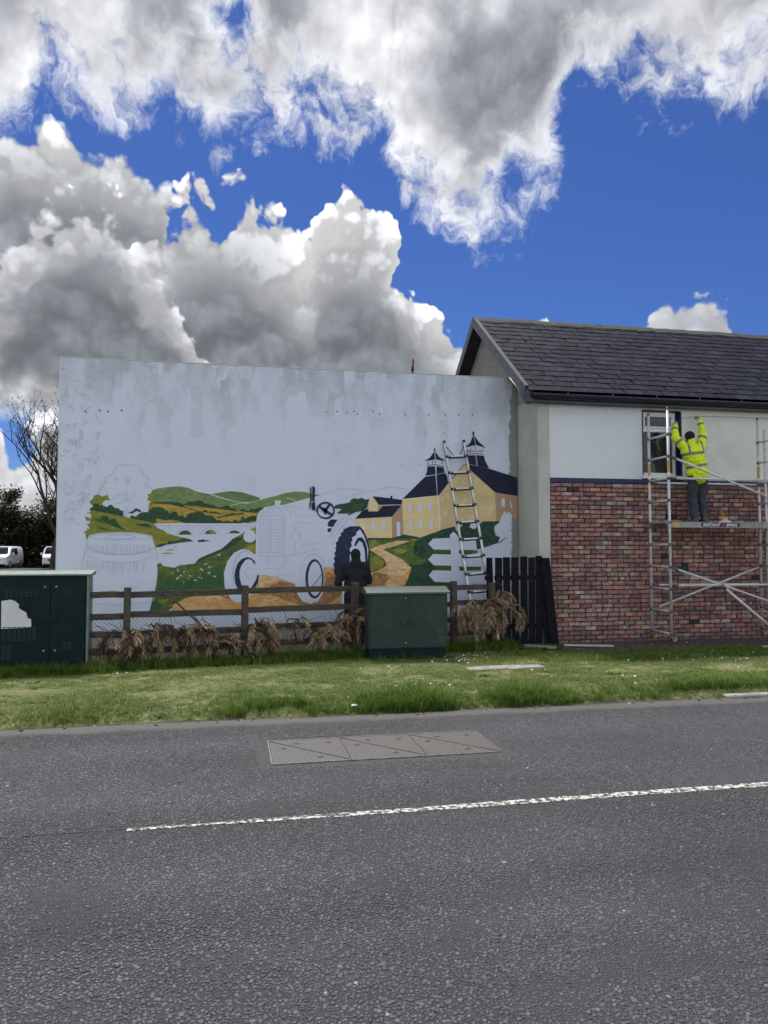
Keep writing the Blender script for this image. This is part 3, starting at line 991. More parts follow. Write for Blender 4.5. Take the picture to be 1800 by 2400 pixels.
def slate_mesh(seed, w):   # one slate, lower edge at the origin
    rg = random.Random(seed)
    mb = MB(); hw = w / 2 - 0.004; L = gauge * 1.28; th = 0.008
    P = [(-hw, 0), (hw, 0), (hw, L), (-hw, L)]
    P = [(x + rg.uniform(-.004, .004), y + (rg.uniform(-.007, .007) if y == 0 else 0)) for x, y in P]
    # chipped lower corner now and then
    if rg.random() < 0.5: P = [(P[0][0] + 0.025, P[0][1]), P[1], P[2], P[3], (P[0][0], P[0][1] + 0.02)]
    n = len(P)
    lift = lambda y: 0.013 * (1 - y / L)
    top = [Vector((x, 0, 0)) + us * y + un * (lift(y) + th) for x, y in P]
    bot = [Vector((x, 0, 0)) + us * y + un * lift(y) for x, y in P]
    a = mb.verts(top); c = mb.verts(bot)
    mb.face([a + i for i in range(n)]); mb.face([c + i for i in reversed(range(n))])
    for i in range(n): mb.face((a + (i + 1) % n, a + i, c + i, c + (i + 1) % n))
    return mb
slate_mb = [slate_mesh(200 + k, SWID + d) for k, d in enumerate((0, 0.0, -0.015, 0.0, -0.03, 0.0, 0.0, -0.01, -0.5 * SWID))]
slate_me = [s.mesh('slate', M['slate']) for s in slate_mb]
for me_ in slate_me:
    bm = bmesh.new(); bm.from_mesh(me_); bmesh.ops.recalc_face_normals(bm, faces=bm.faces); bm.to_mesh(me_); bm.free()
vis_s, hid_s = [], []
for j in range(ROWS):
    base = Vector((0, EY, EZ)) + us * (gauge * j - 0.02)
    x = XV + 0.012 + SWID * 0.5
    if j % 2:
        vis_s.append((Vector((XV + 0.012 + SWID * 0.25, 0, 0)) + base, 8, 0.0)); x += SWID * 0.5
    while x < XE:
        k = RNG.randrange(8)
        item = (Vector((x + RNG.uniform(-.008, .008), 0, 0)) + base + un * RNG.uniform(0, .004), k, RNG.uniform(-.018, .018))
        (vis_s if x < 13.2 else hid_s).append(item)
        x += SWID
vis_s.sort(key=lambda s: (s[0] - Vector((0, 0, EYE))).length)
for p, k, rz in vis_s[:300]:
    o = obj('slate', slate_me[k], roof)
    o.location = (p.x - lx, p.y - ly, p.z - lz); o.rotation_euler = (0, rz * 0.4, rz)
mb = MB()
for p, k, rz in vis_s[300:] + hid_s:
    s_ = slate_mb[k]
    a = mb.verts([Vector(q) + p for q in s_.v])
    for f in s_.f: mb.face([a + i for i in f])
# rear slope, plain courses
for j in range(ROWS):
    y0, y1 = 2 * RY - EY - j * gauge * math.cos(ang), 2 * RY - EY - (j + 1.2) * gauge * math.cos(ang)
    z0, z1 = EZ + j * gauge * math.sin(ang), EZ + (j + 1.2) * gauge * math.sin(ang)
    for i in range(28):
        x0 = XV + i * 0.40
        mb.quad((x0, y0, z0 + 0.02), (x0 + 0.395, y0, z0 + 0.02), (x0 + 0.395, y1, z1 - 0.004), (x0, y1, z1 - 0.004))
o = H(mb, 'slating', M['slate'], roof); o['kind'] = 'stuff'
# ridge tiles
x = XV - 0.01; k = 0
while x < 14.0:
    L = 0.45 + RNG.uniform(-.01, .01); up = RNG.uniform(0, .014)
    a_ = 0.155; mb = MB(); th = 0.016
    prof = [(-a_, -a_ * 0.78), (-0.03, -0.004), (0, 0.008), (0.03, -0.004), (a_, -a_ * 0.78)]
    tilt_ = RNG.uniform(-.012, .012)
    o0 = [(x + 0.004, RY + py, RZ + 0.035 + pz + up + tilt_) for py, pz in prof]; o1 = [(x + L - 0.004, RY + py, RZ + 0.035 + pz + up - tilt_) for py, pz in prof]
    i0 = [(a, b_, c - th) for a, b_, c in o0]; i1 = [(a, b_, c - th) for a, b_, c in o1]
    mb.loft([o0 + i0[::-1], o1 + i1[::-1]], smooth=False)
    H(mb, 'ridge_tile', M['ridge'], roof)
    x += L; k += 1
mb = MB(); mb.box(x, XE + 0.2, RY - 0.14, RY + 0.14, RZ - 0.07, RZ + 0.03); H(mb, 'ridge_run', M['ridge'], roof)
# verge trims
for sgn in (1, -1):
    y0 = EY + 0.10 if sgn > 0 else 2 * RY - EY
    z0 = EZ + (0.10 * SL if sgn > 0 else 0)
    mb = MB()
    P0 = Vector((XV, y0, z0)); P1 = Vector((XV, RY, RZ))
    for (xa, xb, za, zb) in ((XV - 0.022, XV + 0.0, -0.20, 0.045), (XV - 0.018, XV + 0.06, 0.032, 0.046)):
        A = [Vector((xa, y0, z0 + za)), Vector((xa, RY, RZ + za)), Vector((xa, RY, RZ + zb)), Vector((xa, y0, z0 + zb))]
        Bq = [Vector((xb, p.y, p.z)) for p in A]
        mb.loft([A, Bq], smooth=False)
    bb = H(mb, 'barge_board', M['barge'])
    if sgn > 0:
        mb = MB()
        for i in range(9):
            t = 0.06 + i * 0.11
            p = P0.lerp(P1, t)
            mb.ball((XV - 0.024, p.y, p.z - 0.04), 0.010, seg=6, rings=4)
        H(mb, 'fixing_screw', M['soffit'], bb)
# soffit board under the gable overhang
mb = MB()
for sgn in (1, -1):
    y0 = EY + 0.1 if sgn > 0 else 2 * RY - EY
    mb.quad((XV, y0, EZ - 0.1), (XG + 0.01, y0, EZ - 0.1), (XG + 0.01, RY, RZ - 0.17), (XV, RY, RZ - 0.17))
H(mb, 'soffit', M['soffit'])
# eave: fascia, boxed end, gutter with brackets
mb = MB(); mb.box(XV + 0.12, XE + 0.2, EY + 0.03, EY + 0.07, WTOP - 0.095, EZ + 0.0)
mb.box(XV + 0.12, XE + 0.2, EY + 0.07, YF + 0.05, WTOP - 0.085, WTOP - 0.06)
H(mb, 'fascia', M['gutter'])
mb = MB()
A = [(EY - 0.02, EZ - 0.03), (EY - 0.02, WTOP - 0.11), (EY + 0.14, WTOP - 0.13), (EY + 0.34, WTOP + 0.10), (EY + 0.34, EZ + 0.34 * SL - 0.02)]
mb.loft([[(XV - 0.01, y, z) for y, z in A], [(XV + 0.11, y, z) for y, z in A]], smooth=False)
H(mb, 'box_end', M['fascia'])
mb = MB(); R_ = 0.062; gz = EZ - 0.015
prof = [(EY - 0.0 - R_ + R_ * math.cos(math.pi + math.pi * i / 8), gz - 0.02 + 1.35 * R_ * math.sin(math.pi + math.pi * i / 8)) for i in range(9)]
prof = [(EY - 0.075, gz + 0.01), (EY - 0.09, gz + 0.01)] + [(EY - 0.03 + 0.06 * math.cos(math.pi + math.pi * i / 8), gz - 0.045 + 0.095 * math.sin(math.pi + math.pi * i / 8)) for i in range(9)] + [(EY + 0.03, gz + 0.01)]
mb.loft([[(XV + 0.06, y, z) for y, z in prof], [(XE + 0.2, y, z) for y, z in prof]], closed=False, cap=False)
mb.loft([[(XV + 0.06, y, z + 0.004) for y, z in reversed(prof)], [(XE + 0.2, y, z + 0.004) for y, z in reversed(prof)]], closed=False, cap=False)
mb.poly([(XV + 0.06, y, z) for y, z in prof])
gut = H(mb, 'gutter', M['gutter'], fix=False)
for i in range(9):
    mb = MB(); x = XV + 0.75 + i * 0.92
    mb.loft([[(x, y * 1.0 - 0.003, z - 0.005) for y, z in prof], [(x + 0.03, y - 0.003, z - 0.005) for y, z in prof]], closed=False, cap=False, smooth=False)
    mb.box(x, x + 0.03, EY - 0.094, EY - 0.07, gz + 0.005, gz + 0.024)
    H(mb, 'gutter_bracket', M['gutter'], gut, fix=False)
# thin white cable at the verge
mb = MB(); a = onX(1194, 885, XV - 0.035); c = onX(1219, 917, XV - 0.035)
mb.tube([a, c], 0.008, 6); H(mb, 'cable', M['white_cable'])

# ---- window
m, N, b = material('window_glass')
b.inputs['Base Color'].default_value = (0.6, 0.65, 0.66, 1)
b.inputs['Roughness'].default_value = 0.02
b.inputs['Transmission Weight'].default_value = 0.95; b.inputs['Specular IOR Level'].default_value = 0.3
b.inputs['IOR'].default_value = 1.3
M['glass'] = m
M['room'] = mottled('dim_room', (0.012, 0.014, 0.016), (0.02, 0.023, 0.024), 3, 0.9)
M['reveal'] = mottled('navy_window_reveal', (0.012, 0.018, 0.08), (0.016, 0.022, 0.10), 5, 0.5)
fx0, fx1, fz0, fz1 = WX0, WX1 - 0.0, WZ0, WZ1
FY = YF + 0.13
win = MB()
rv = MB()
rv.box(fx0 - 0.004, fx0 + 0.018, YF - 0.002, FY + 0.06, fz0, fz1)
rv.box(fx1 - 0.02, fx1 + 0.004, YF - 0.002, FY + 0.06, fz0, fz1)
rv.box(fx0 + 0.018, fx1 - 0.02, YF - 0.002, FY + 0.06, fz1 - 0.02, fz1 + 0.003)
w0, w1, q0, q1 = fx0 + 0.018, fx1 - 0.075, fz0 + 0.03, fz1 - 0.02
for bx in ((w0, w1, q1 - 0.055, q1), (w0, w1, q0, q0 + 0.07), (w0, w0 + 0.055, q0 + 0.07, q1 - 0.055), (w1 - 0.055, w1, q0 + 0.07, q1 - 0.055), (w0 + 0.055, w1 - 0.055, q1 - 0.40, q1 - 0.325)):
    win.box(bx[0], bx[1], FY - 0.03, FY + 0.04, bx[2], bx[3], 0.005)
for (a0, a1, c0, c1) in ((w0 + 0.06, w1 - 0.06, q1 - 0.322, q1 - 0.06),):   # opening light frame
    for bx in ((a0, a1, c1 - 0.035, c1), (a0, a1, c0, c0 + 0.035), (a0, a0 + 0.035, c0 + 0.035, c1 - 0.035), (a1 - 0.035, a1, c0 + 0.035, c1 - 0.035)):
        win.box(bx[0], bx[1], FY - 0.045, FY + 0.03, bx[2], bx[3], 0.004)
wframe = H(win, 'window', M['upvc'])
H(rv, 'window_reveal', M['reveal'], wframe)
mb = MB(); mb.box(w0 + 0.05, w1 - 0.05, FY + 0.006, FY + 0.012, q0 + 0.06, q1 - 0.38); H(mb, 'pane', M['glass'], wframe)
mb = MB(); mb.box(w0 + 0.09, w1 - 0.09, FY - 0.012, FY - 0.006, q1 - 0.30, q1 - 0.085); H(mb, 'pane', M['glass'], wframe)
mb = MB(); mb.box(w1, fx1 - 0.02, FY - 0.02, FY + 0.05, fz0 + 0.03, fz1 - 0.02); H(mb, 'cover_strip', M['reveal'], wframe)
mb = MB(); mb.box(fx0 - 0.03, fx1 + 0.03, YF - 0.05, FY + 0.02, fz0 - 0.03, fz0 + 0.03, 0.006); H(mb, 'window_sill', M['upvc'], wframe)
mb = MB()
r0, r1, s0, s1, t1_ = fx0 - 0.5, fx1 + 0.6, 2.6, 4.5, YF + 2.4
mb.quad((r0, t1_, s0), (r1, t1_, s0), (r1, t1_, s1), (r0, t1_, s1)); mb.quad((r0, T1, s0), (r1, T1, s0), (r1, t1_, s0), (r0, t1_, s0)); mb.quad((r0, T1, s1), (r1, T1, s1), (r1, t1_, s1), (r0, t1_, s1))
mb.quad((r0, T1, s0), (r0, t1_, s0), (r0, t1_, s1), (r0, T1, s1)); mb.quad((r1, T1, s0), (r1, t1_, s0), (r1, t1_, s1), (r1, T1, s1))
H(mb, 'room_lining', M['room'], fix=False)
mb = MB(); mb.box(fx0, fx1, T1 - 0.1, T1 + 0.16, fz0 - 0.01, fz0 + 0.02); H(mb, 'inner_sill', M['upvc'])

# pot plant on the inner sill
M['leaf_in'] = mottled('pot_plant_leaf', (0.06, 0.14, 0.035), (0.035, 0.09, 0.025), 9, 0.5)
M['pot'] = mottled('dark_pot', (0.02, 0.02, 0.022), (0.03, 0.03, 0.03), 9, 0.5)
pl = thing('pot_plant', 'leafy pot plant standing inside the upstairs window', 'plant', (w1 - 0.24, T1 + 0.02, fz0 + 0.02))
mb = MB(); mb.loft([[(r_ * math.cos(t), r_ * math.sin(t), z) for t in [k * math.pi / 6 for k in range(12)]] for r_, z in ((0.05, 0), (0.07, 0.11), (0.078, 0.112), (0.078, 0.13))])
mb.build('pot', M['pot'], pl)
mb = MB(); rg = random.Random(3)
for i in range(46):
    a = rg.uniform(0, 6.28); h = rg.uniform(0.14, 0.85); rr = rg.uniform(0.02, 0.13)
    p = Vector((rr * math.cos(a), rr * math.sin(a) * 0.6, h)); d = Vector((math.cos(a), math.sin(a), rg.uniform(-.6, .5))).normalized(); s_ = d.cross(Vector((0, 0, 1))).normalized()
    L = rg.uniform(.07, .13); mb.poly([p, p + d * L * .45 + s_ * L * .28, p + d * L, p + d * L * .45 - s_ * L * .28])
for i in range(5):
    a = i * 1.26; mb.tube([(0, 0, .1), (0.03 * math.cos(a), .02 * math.sin(a), .45), (0.06 * math.cos(a), .03 * math.sin(a), .8)], .006, 5)
mb.build('foliage', M['leaf_in'], pl, fix=False)

# ================================================================ mural wall
AX0, AX1, ATOP, ABACK = -3.115, XG, 5.19, 19.0
annex = thing('mural_wall', 'tall white rendered wall with half-finished countryside and tractor mural', 'wall', (AX0, YM, GZ))


def A_(mb, name, mats, parent=None, fix=True):
    lx_, ly_, lz_ = annex.location
    mb.v = [(x - lx_, y - ly_, z - lz_) for x, y, z in mb.v]
    return mb.build(name, mats, parent or annex, fix)


m, N, b = material('patchy_white_masonry_paint')
v = geoco(N); X, Y, Z = N.sep(v)
# roller and brush patches: tall streaks, thinner coat towards the top
wv = N.vm('SCALE', N.vm('SUBTRACT', N.noise(v, 3.0, 4, 0.6, col=True), (0.5, 0.5, 0.5)), sc=0.30)
pv_ = N.vm('ADD', N.vm('MULTIPLY', v, (1, 0, 1)), wv)
st = N.sep(N.voro(N.vm('MULTIPLY', pv_, (3.4, 1, 0.85)), 1.0, 'F1', out='Color', rnd=0.8, metric='CHEBYCHEV'))[0]
blk = N.sep(N.voro(N.vm('ADD', N.vm('MULTIPLY', pv_, (5.5, 1, 2.6)), (4, 2, 7)), 1.0, 'F1', out='Color', rnd=0.9, metric='CHEBYCHEV'))[1]
thin = N.ss(Z, 3.0, 5.3)
k = N.m('ADD', N.m('ADD', N.m('MULTIPLY', N.m('SUBTRACT', st, 0.5), 0.55), N.m('MULTIPLY', N.m('SUBTRACT', blk, 0.5), 0.35)), N.m('MULTIPLY', N.m('SUBTRACT', N.noise(N.vm('MULTIPLY', v, (2.2, 1, 0.7)), 1.4, 4, 0.6), 0.5), 0.9))
f = N.ss(N.m('ADD', k, N.m('MULTIPLY', thin, 0.5)), 0.0, 0.85)
col = N.mix(N.m('MULTIPLY', f, N.lin(thin, 0, 1, 0.28, 1.0)), (0.74, 0.81, 0.95), (0.52, 0.56, 0.63))
dry = N.m('MULTIPLY', N.ss(N.noise(N.vm('MULTIPLY', v, (0.5, 1, 4.5)), 9, 5, 0.7), 0.53, 0.66), N.m('MULTIPLY', N.ss(N.noise(v, 2.2, 3, 0.5), 0.44, 0.62), N.ss(Z, 4.0, 5.1)))
col = N.mix(N.m('MULTIPLY', dry, 0.8), col, (0.34, 0.355, 0.36))
# coat stops short of the right hand end
en = N.m('ADD', X, N.m('ADD', N.m('MULTIPLY', N.m('SUBTRACT', N.noise(N.vm('MULTIPLY', v, (1, 1, 3.0)), 3.0, 5, 0.65), 0.5), 0.22), N.m('MULTIPLY', N.m('SUBTRACT', N.noise(v, 0.8, 2, 0.5), 0.5), 0.2)))
grey = N.mix(N.noise(v, 1.6, 5, 0.6), (0.34, 0.35, 0.33), (0.26, 0.27, 0.255))
bare = N.ss(en, 5.50, 5.53)
col = N.mix(bare, col, grey)
base = N.ss(N.m('ADD', Z, N.m('MULTIPLY', N.noise(v, 3, 4, 0.6), 0.15)), 0.34, 0.26)
col = N.mix(base, col, (0.36, 0.355, 0.35))
N.set(b.inputs['Base Color'], col); b.inputs['Roughness'].default_value = 0.85
bump(N, b, N.m('ADD', N.noise(v, 45, 5, 0.65), N.m('MULTIPLY', f, 0.4)), 0.25, 0.006)
M['mural_base'] = m

mb = MB()
mb.box(AX0, AX1 - 0.012, YM, YM + 0.26, GZ - 0.1, ATOP)
A_(mb, 'wall', M['mural_base'])
mb = MB()
mb.box(AX0, AX0 + 0.25, YM + 0.26, ABACK, GZ - 0.1, ATOP - 0.02); mb.box(AX0, AX1 - 0.012, ABACK - 0.2, ABACK + 0.05, GZ - 0.1, ATOP - 0.03)
A_(mb, 'side_wall', M['render_grey'])
mb = MB(); mb.box(AX0 + 0.25, AX1 - 0.012, YM + 0.26, ABACK - 0.2, ATOP - 0.3, ATOP - 0.2); A_(mb, 'flat_roof', M['soffit'])
mb = MB(); mb.box(AX0 - 0.012, AX1 - 0.015, YM - 0.008, YM + 0.27, ATOP + 0.001, ATOP + 0.014, 0.003); A_(mb, 'coping_strip', M['render_grey'])
# steel angle bead on the free corner
mb = MB(); mb.box(AX0 - 0.006, AX0 + 0.012, YM - 0.004, YM + 0.02, GZ, ATOP); A_(mb, 'corner_bead', M['decal_white'])

# ---- painting: every field of colour is a coat of its own on the wall
PL = (0.42, 0.44, 0.47)


def paint(name, c1, c2=None, scale=6.0, stretch=(1, 1, 1), c3=None, lo=0.4, hi=0.62):
    m, N, b = material('paint_' + name)
    L1 = tuple(min(0.9, a / p) for a, p in zip(srgb(*c1), PL))
    v = geoco(N)
    if c2 is None: c2 = tuple(int(x * 0.86) for x in c1)
    L2 = tuple(min(0.9, a / p) for a, p in zip(srgb(*c2), PL))
    vv_ = N.vm('MULTIPLY', v, stretch)
    col = N.mix(N.ss(N.noise(vv_, scale, 6, 0.62, 0.8), lo, hi), L1, L2)
    if c3 is not None:
        L3 = tuple(min(0.9, a / p) for a, p in zip(srgb(*c3), PL))
        col = N.mix(N.ss(N.noise(N.vm('ADD', vv_, (7, 3, 1)), scale * 1.7, 5, 0.6, 0.6), 0.56, 0.66), col, L3)
    N.set(b.inputs['Base Color'], col); b.inputs['Roughness'].default_value = 0.7
    bump(N, b, N.noise(v, 45, 5, 0.65), 0.2, 0.005)
    return m


PT = {
    'hill': paint('hill_green', (86, 104, 68), (74, 92, 54), 5, (1, 1, 3), (98, 116, 84)),
    'hill2': paint('mid_hill_green', (78, 98, 66), (66, 86, 50), 5, (1, 1, 3)),
    'hill3': paint('right_hill_green', (76, 98, 52), (88, 108, 70), 5, (1, 1, 3)),
    'field': paint('field_gold', (136, 113, 50), (108, 98, 42), 5, (1, 1, 3.5), (148, 126, 60)),
    'tree': paint('tree_dark_green', (24, 46, 34), (36, 62, 38), 13, (1, 1, 1), (16, 34, 36)),
    'tree2': paint('bush_green', (18, 44, 36), (32, 62, 40), 9, (1, 1, 1), (14, 34, 34)),
    'olive': paint('olive_slope', (98, 100, 36), (80, 90, 34), 4, (1, 1, 4), (114, 112, 44)),
    'olive_dark': paint('olive_shade', (44, 62, 32), (60, 76, 32), 8, (1, 1, 3)),
    'grass': paint('meadow_green', (66, 84, 36), (46, 66, 34), 6, (1, 1, 1.4), (98, 100, 38), 0.36, 0.6),
    'grass_dark': paint('meadow_shade', (32, 62, 36), (46, 72, 34), 8, (1, 1, 1.2)),
    'grass_lit': paint('meadow_light', (110, 110, 40), (84, 94, 38), 7),
    'path': paint('path_tan', (168, 146, 112), (146, 118, 76), 5, (1, 1, 3.2), (180, 162, 134)),
    'path_brown': paint('path_brown', (126, 98, 66), (104, 80, 54), 6, (1, 1, 2), (150, 116, 70)),
    'path_ochre': paint('path_ochre', (150, 115, 66), (164, 136, 94), 5, (1, 1, 4), (134, 102, 60)),
    'cream': paint('distillery_cream', (168, 154, 116), (162, 148, 112), 4),
    'cream2': paint('gable_cream', (158, 145, 110), (151, 137, 104), 3, c3=(164, 152, 118)),
    'tan': paint('side_wall_brown', (132, 110, 92), (126, 104, 88), 4),
    'navy': paint('navy_roof', (10, 18, 44), (6, 12, 34), 4),
    'tyre': paint('tyre_navy', (22, 30, 54), (14, 22, 46), 6, c3=(34, 46, 72)),
    'pencil': paint('pencil_grey', (112, 119, 138), (120, 128, 146), 9),
    'white': paint('flower_white', (206, 210, 214), (186, 192, 206), 20),
    'bare': M['mural_base'],
    'hole': paint('drill_hole', (24, 24, 32)),
}
FR = {'A': (140, 1050, 6.3808), 'B': (350, 1130, 6.3808), 'C': (520, 1150, 6.3808), 'D': (720, 1130, 6.3808), 'E': (930, 1000, 5.53), 'F': (930, 1200, 5.53),
      'G': (350, 1100, 3.6867), 'H': (750, 1100, 3.318), 'K': (0, 1200, 3.6867), 'J': (140, 890, 6.3808), 'P': (0, 0, 1.0), 'U': (0, 600, 1.8433)}


NCOAT = [0]


def wp(fr, x, y, lay):
    ox, oy, s_ = FR[fr]
    return onY(ox + x / s_, oy + y / s_, YM - 0.0012 * lay - NCOAT[0] * 0.00001)


def coat(name, mat, lay, fr, pts, rough=0.0):
    NCOAT[0] += 1
    """a flat coat of paint with an outline (rough > 0 makes its edge hand-drawn)"""
    P = [wp(fr, x, y, lay) for x, y in pts]
    if rough:
        Q = []; n = len(P)
        for i in range(n):
            a, c = P[i], P[(i + 1) % n]; L = (c - a).length; k = max(1, int(L / 0.05))
            for j in range(k):
                p = a.lerp(c, j / k)
                q = p.x * 13 + p.z * 7
                Q.append(p + Vector((noise.noise(Vector((q, 1, lay))) * rough, 0, noise.noise(Vector((q, 9, lay))) * rough)))
        P = Q
    me = bpy.data.meshes.new(name)
    bm = bmesh.new()
    vs_ = [bm.verts.new((p.x - annex.location.x, p.y - annex.location.y, p.z - annex.location.z)) for p in P]
    f_ = bm.faces.new(vs_); f_.normal_update()
    if f_.normal.y > 0: f_.normal_flip()
    bmesh.ops.triangulate(bm, faces=[f_], ngon_method='EAR_CLIP')
    bm.to_mesh(me); bm.free(); me.materials.append(PT[mat])
    return obj(name, me, annex)


def multi(name, mat, lay, fr, polys):
    NCOAT[0] += 1
    mb = MB()
    for pts in polys: mb.poly([wp(fr, x, y, lay) for x, y in pts])
    return A_(mb, name, PT[mat], fix=False)


def ribbons(name, mat, lay, items, w=0.006):
    NCOAT[0] += 1
    """drawn lines: list of (frame, points)"""
    mb = MB()
    for fr, pts in items:
        P = [wp(fr, x, y, lay) for x, y in pts]
        for a, c in zip(P, P[1:]):
            d = c - a
            if d.length < 1e-5: continue
            n_ = Vector((-d.z, 0, d.x)).normalized() * w / 2
            mb.quad(a - n_, c - n_, c + n_, a + n_)
    return A_(mb, name, PT[mat], fix=False)


def ell(cx, cy, rx, ry, a0=0, a1=360, n=28):
    return [(cx + rx * math.cos(rad(a0 + (a1 - a0) * i / n)), cy + ry * math.sin(rad(a0 + (a1 - a0) * i / n))) for i in range(n + 1)]


rect = lambda x0, y0, x1, y1: [(x0, y0), (x1, y0), (x1, y1), (x0, y1)]
# hills and fields
coat('painted_hill', 'hill', 1, 'B', [(40, 125), (120, 95), (270, 75), (460, 62), (580, 85), (720, 145), (900, 180), (1100, 240), (1300, 295), (1490, 305), (1200, 360), (1330, 430), (1000, 390), (500, 370), (60, 310), (20, 250), (60, 190), (30, 150)])
coat('painted_hill', 'hill2', 1, 'B', [(930, 180), (1050, 155), (1230, 135), (1400, 155), (1659, 235), (1640, 268), (1490, 303), (1300, 288), (1100, 235)])
coat('painted_hill', 'hill3', 2, 'C', [(100, 225), (200, 205), (400, 188), (620, 125), (820, 75), (950, 35), (1100, 12), (1250, 22), (1350, 52), (1480, 65), (1390, 85), (1130, 155), (900, 215), (780, 215), (650, 260), (540, 330), (260, 300)])
coat('painted_hill', 'hill', 3, 'C', [(880, 98), (950, 36), (1100, 14), (1250, 24), (1350, 54), (1478, 65), (1390, 84), (1130, 152), (1010, 108)])
ribbons('painted_hill_track', 'white', 4, [('B', [(940, 195), (1060, 235), (1200, 268), (1330, 296), (1490, 304)]), ('B', [(1200, 350), (1330, 322), (1480, 306)]), ('C', [(960, 105), (1040, 130), (1110, 152)])], 0.008)
coat('painted_field', 'field', 2, 'B', [(0, 310), (80, 300), (400, 325), (900, 365), (1300, 415), (1640, 462), (1610, 590), (1500, 622), (1400, 605), (1000, 618), (400, 610), (80, 622), (20, 560), (-20, 420)])
coat('painted_hedge', 'tree', 4, 'B', [(70, 318), (75, 275), (110, 280), (140, 262), (180, 268), (190, 300), (240, 290), (260, 262), (310, 252), (350, 285), (355, 310), (390, 300), (430, 302), (480, 318), (520, 340), (550, 325), (570, 295), (620, 288), (660, 290), (700, 285), (740, 275), (800, 290), (830, 325), (870, 318), (910, 340), (950, 332), (985, 365), (1050, 380), (1070, 362), (1130, 365), (1180, 345), (1205, 380), (1290, 390), (1310, 425), (1310, 440), (1100, 405), (900, 388), (700, 358), (540, 352), (500, 360), (720, 425), (800, 438), (860, 455), (700, 432), (560, 390), (300, 330)])
coat('painted_hedge', 'tree', 4, 'B', [(800, 430), (830, 412), (870, 430), (880, 450), (930, 438), (1000, 442), (1060, 465), (1110, 485), (1060, 480), (930, 462), (800, 450)])
coat('painted_hedge', 'tree', 4, 'B', [(1000, 540), (1040, 515), (1080, 510), (1125, 505), (1140, 475), (1180, 490), (1220, 470), (1290, 468), (1300, 485), (1330, 462), (1410, 460), (1415, 475), (1300, 492), (1140, 512), (1020, 545)])
coat('painted_hedge', 'tree', 4, 'C', [(0, 250), (60, 225), (110, 235), (125, 270), (190, 285), (270, 300), (285, 278), (330, 276), (355, 300), (410, 300), (420, 265), (460, 270), (500, 280), (530, 258), (580, 250), (640, 255), (560, 330), (420, 325), (200, 300), (40, 285)])
coat('painted_trees', 'tree', 5, 'B', [(-20, 440), (0, 420), (50, 375), (110, 378), (150, 370), (210, 385), (230, 420), (280, 430), (285, 470), (310, 470), (340, 440), (400, 440), (430, 480), (440, 510), (490, 492), (520, 520), (540, 535), (560, 490), (610, 460), (680, 450), (740, 440), (800, 455), (840, 500), (900, 500), (960, 510), (990, 545), (1000, 570), (1050, 565), (1090, 580), (1110, 590), (1160, 570), (1210, 590), (1250, 600), (1255, 570), (1290, 558), (1320, 590), (1370, 570), (1375, 525), (1410, 515), (1425, 555), (1480, 520), (1530, 505), (1610, 505), (1610, 575), (1480, 600), (1350, 615), (540, 612), (440, 580), (330, 560), (240, 570), (100, 540), (40, 500), (-20, 500)])
# left slope
coat('painted_slope', 'olive', 3, 'A', [(440, 800), (490, 765), (520, 705), (590, 695), (625, 728), (715, 700), (735, 755), (772, 790), (690, 775), (640, 815), (630, 850), (900, 960), (950, 1015), (1000, 1035), (1060, 1050), (1200, 1045), (1300, 1030), (1380, 1080), (1420, 1150), (1470, 1200), (1560, 1235), (1610, 1280), (1840, 1340), (2000, 1395), (1590, 1440), (1435, 1490), (1380, 1310), (1300, 1290), (1100, 1262), (850, 1258), (600, 1270), (445, 1300), (400, 1380), (385, 1275), (350, 1260), (415, 1230), (395, 1200), (440, 1215), (440, 1180), (395, 1130), (450, 1130), (455, 1090), (395, 1085), (375, 1020), (475, 1050), (465, 985), (390, 970), (465, 960), (450, 915), (500, 880)])
coat('painted_slope_leaves', 'olive', 3, 'A', [(1300, 770), (1330, 735), (1310, 680), (1345, 690), (1400, 640), (1659, 590), (1659, 800), (1400, 830), (1380, 860), (1330, 840), (1360, 800)])
coat('painted_hill', 'hill', 4, 'A', [(1385, 632), (1500, 605), (1659, 588), (1700, 800), (1430, 810), (1370, 770), (1420, 690)])
coat('painted_hedge', 'tree', 6, 'A', [(445, 905), (495, 880), (510, 830), (580, 835), (600, 870), (640, 850), (670, 880), (710, 885), (735, 855), (770, 845), (810, 880), (830, 900), (880, 900), (905, 930), (950, 940), (950, 1025), (800, 990), (600, 955), (450, 925)])
coat('painted_trees', 'tree', 6, 'A', [(1040, 1035), (1075, 1005), (1140, 1030), (1180, 985), (1240, 960), (1310, 960), (1350, 920), (1420, 890), (1450, 910), (1490, 880), (1540, 895), (1590, 940), (1620, 950), (1659, 1000), (1659, 1070), (1540, 1060), (1440, 1040), (1440, 1130), (1350, 1110), (1250, 1085), (1100, 1060)])
coat('painted_leaves', 'tree', 6, 'A', [(1015, 960), (1080, 950), (1140, 900), (1200, 920), (1230, 970), (1150, 940), (1080, 985)])
coat('painted_shade', 'olive_dark', 6, 'A', [(480, 1060), (620, 1040), (650, 1010), (730, 1030), (740, 1070), (820, 1055), (860, 1110), (880, 1160), (1000, 1230), (850, 1180), (680, 1130), (520, 1085)])
coat('painted_shade', 'tree', 7, 'A', [(610, 1060), (640, 1010), (720, 1035), (740, 1080), (820, 1060), (865, 1115), (900, 1170), (990, 1228), (880, 1200), (760, 1150)])
coat('painted_shade', 'tree', 6, 'A', [(1120, 1125), (1180, 1140), (1290, 1125), (1380, 1175), (1380, 1190), (1180, 1162)])
coat('painted_shade', 'olive_dark', 6, 'A', [(520, 1160), (640, 1190), (780, 1225), (700, 1235), (600, 1205)])
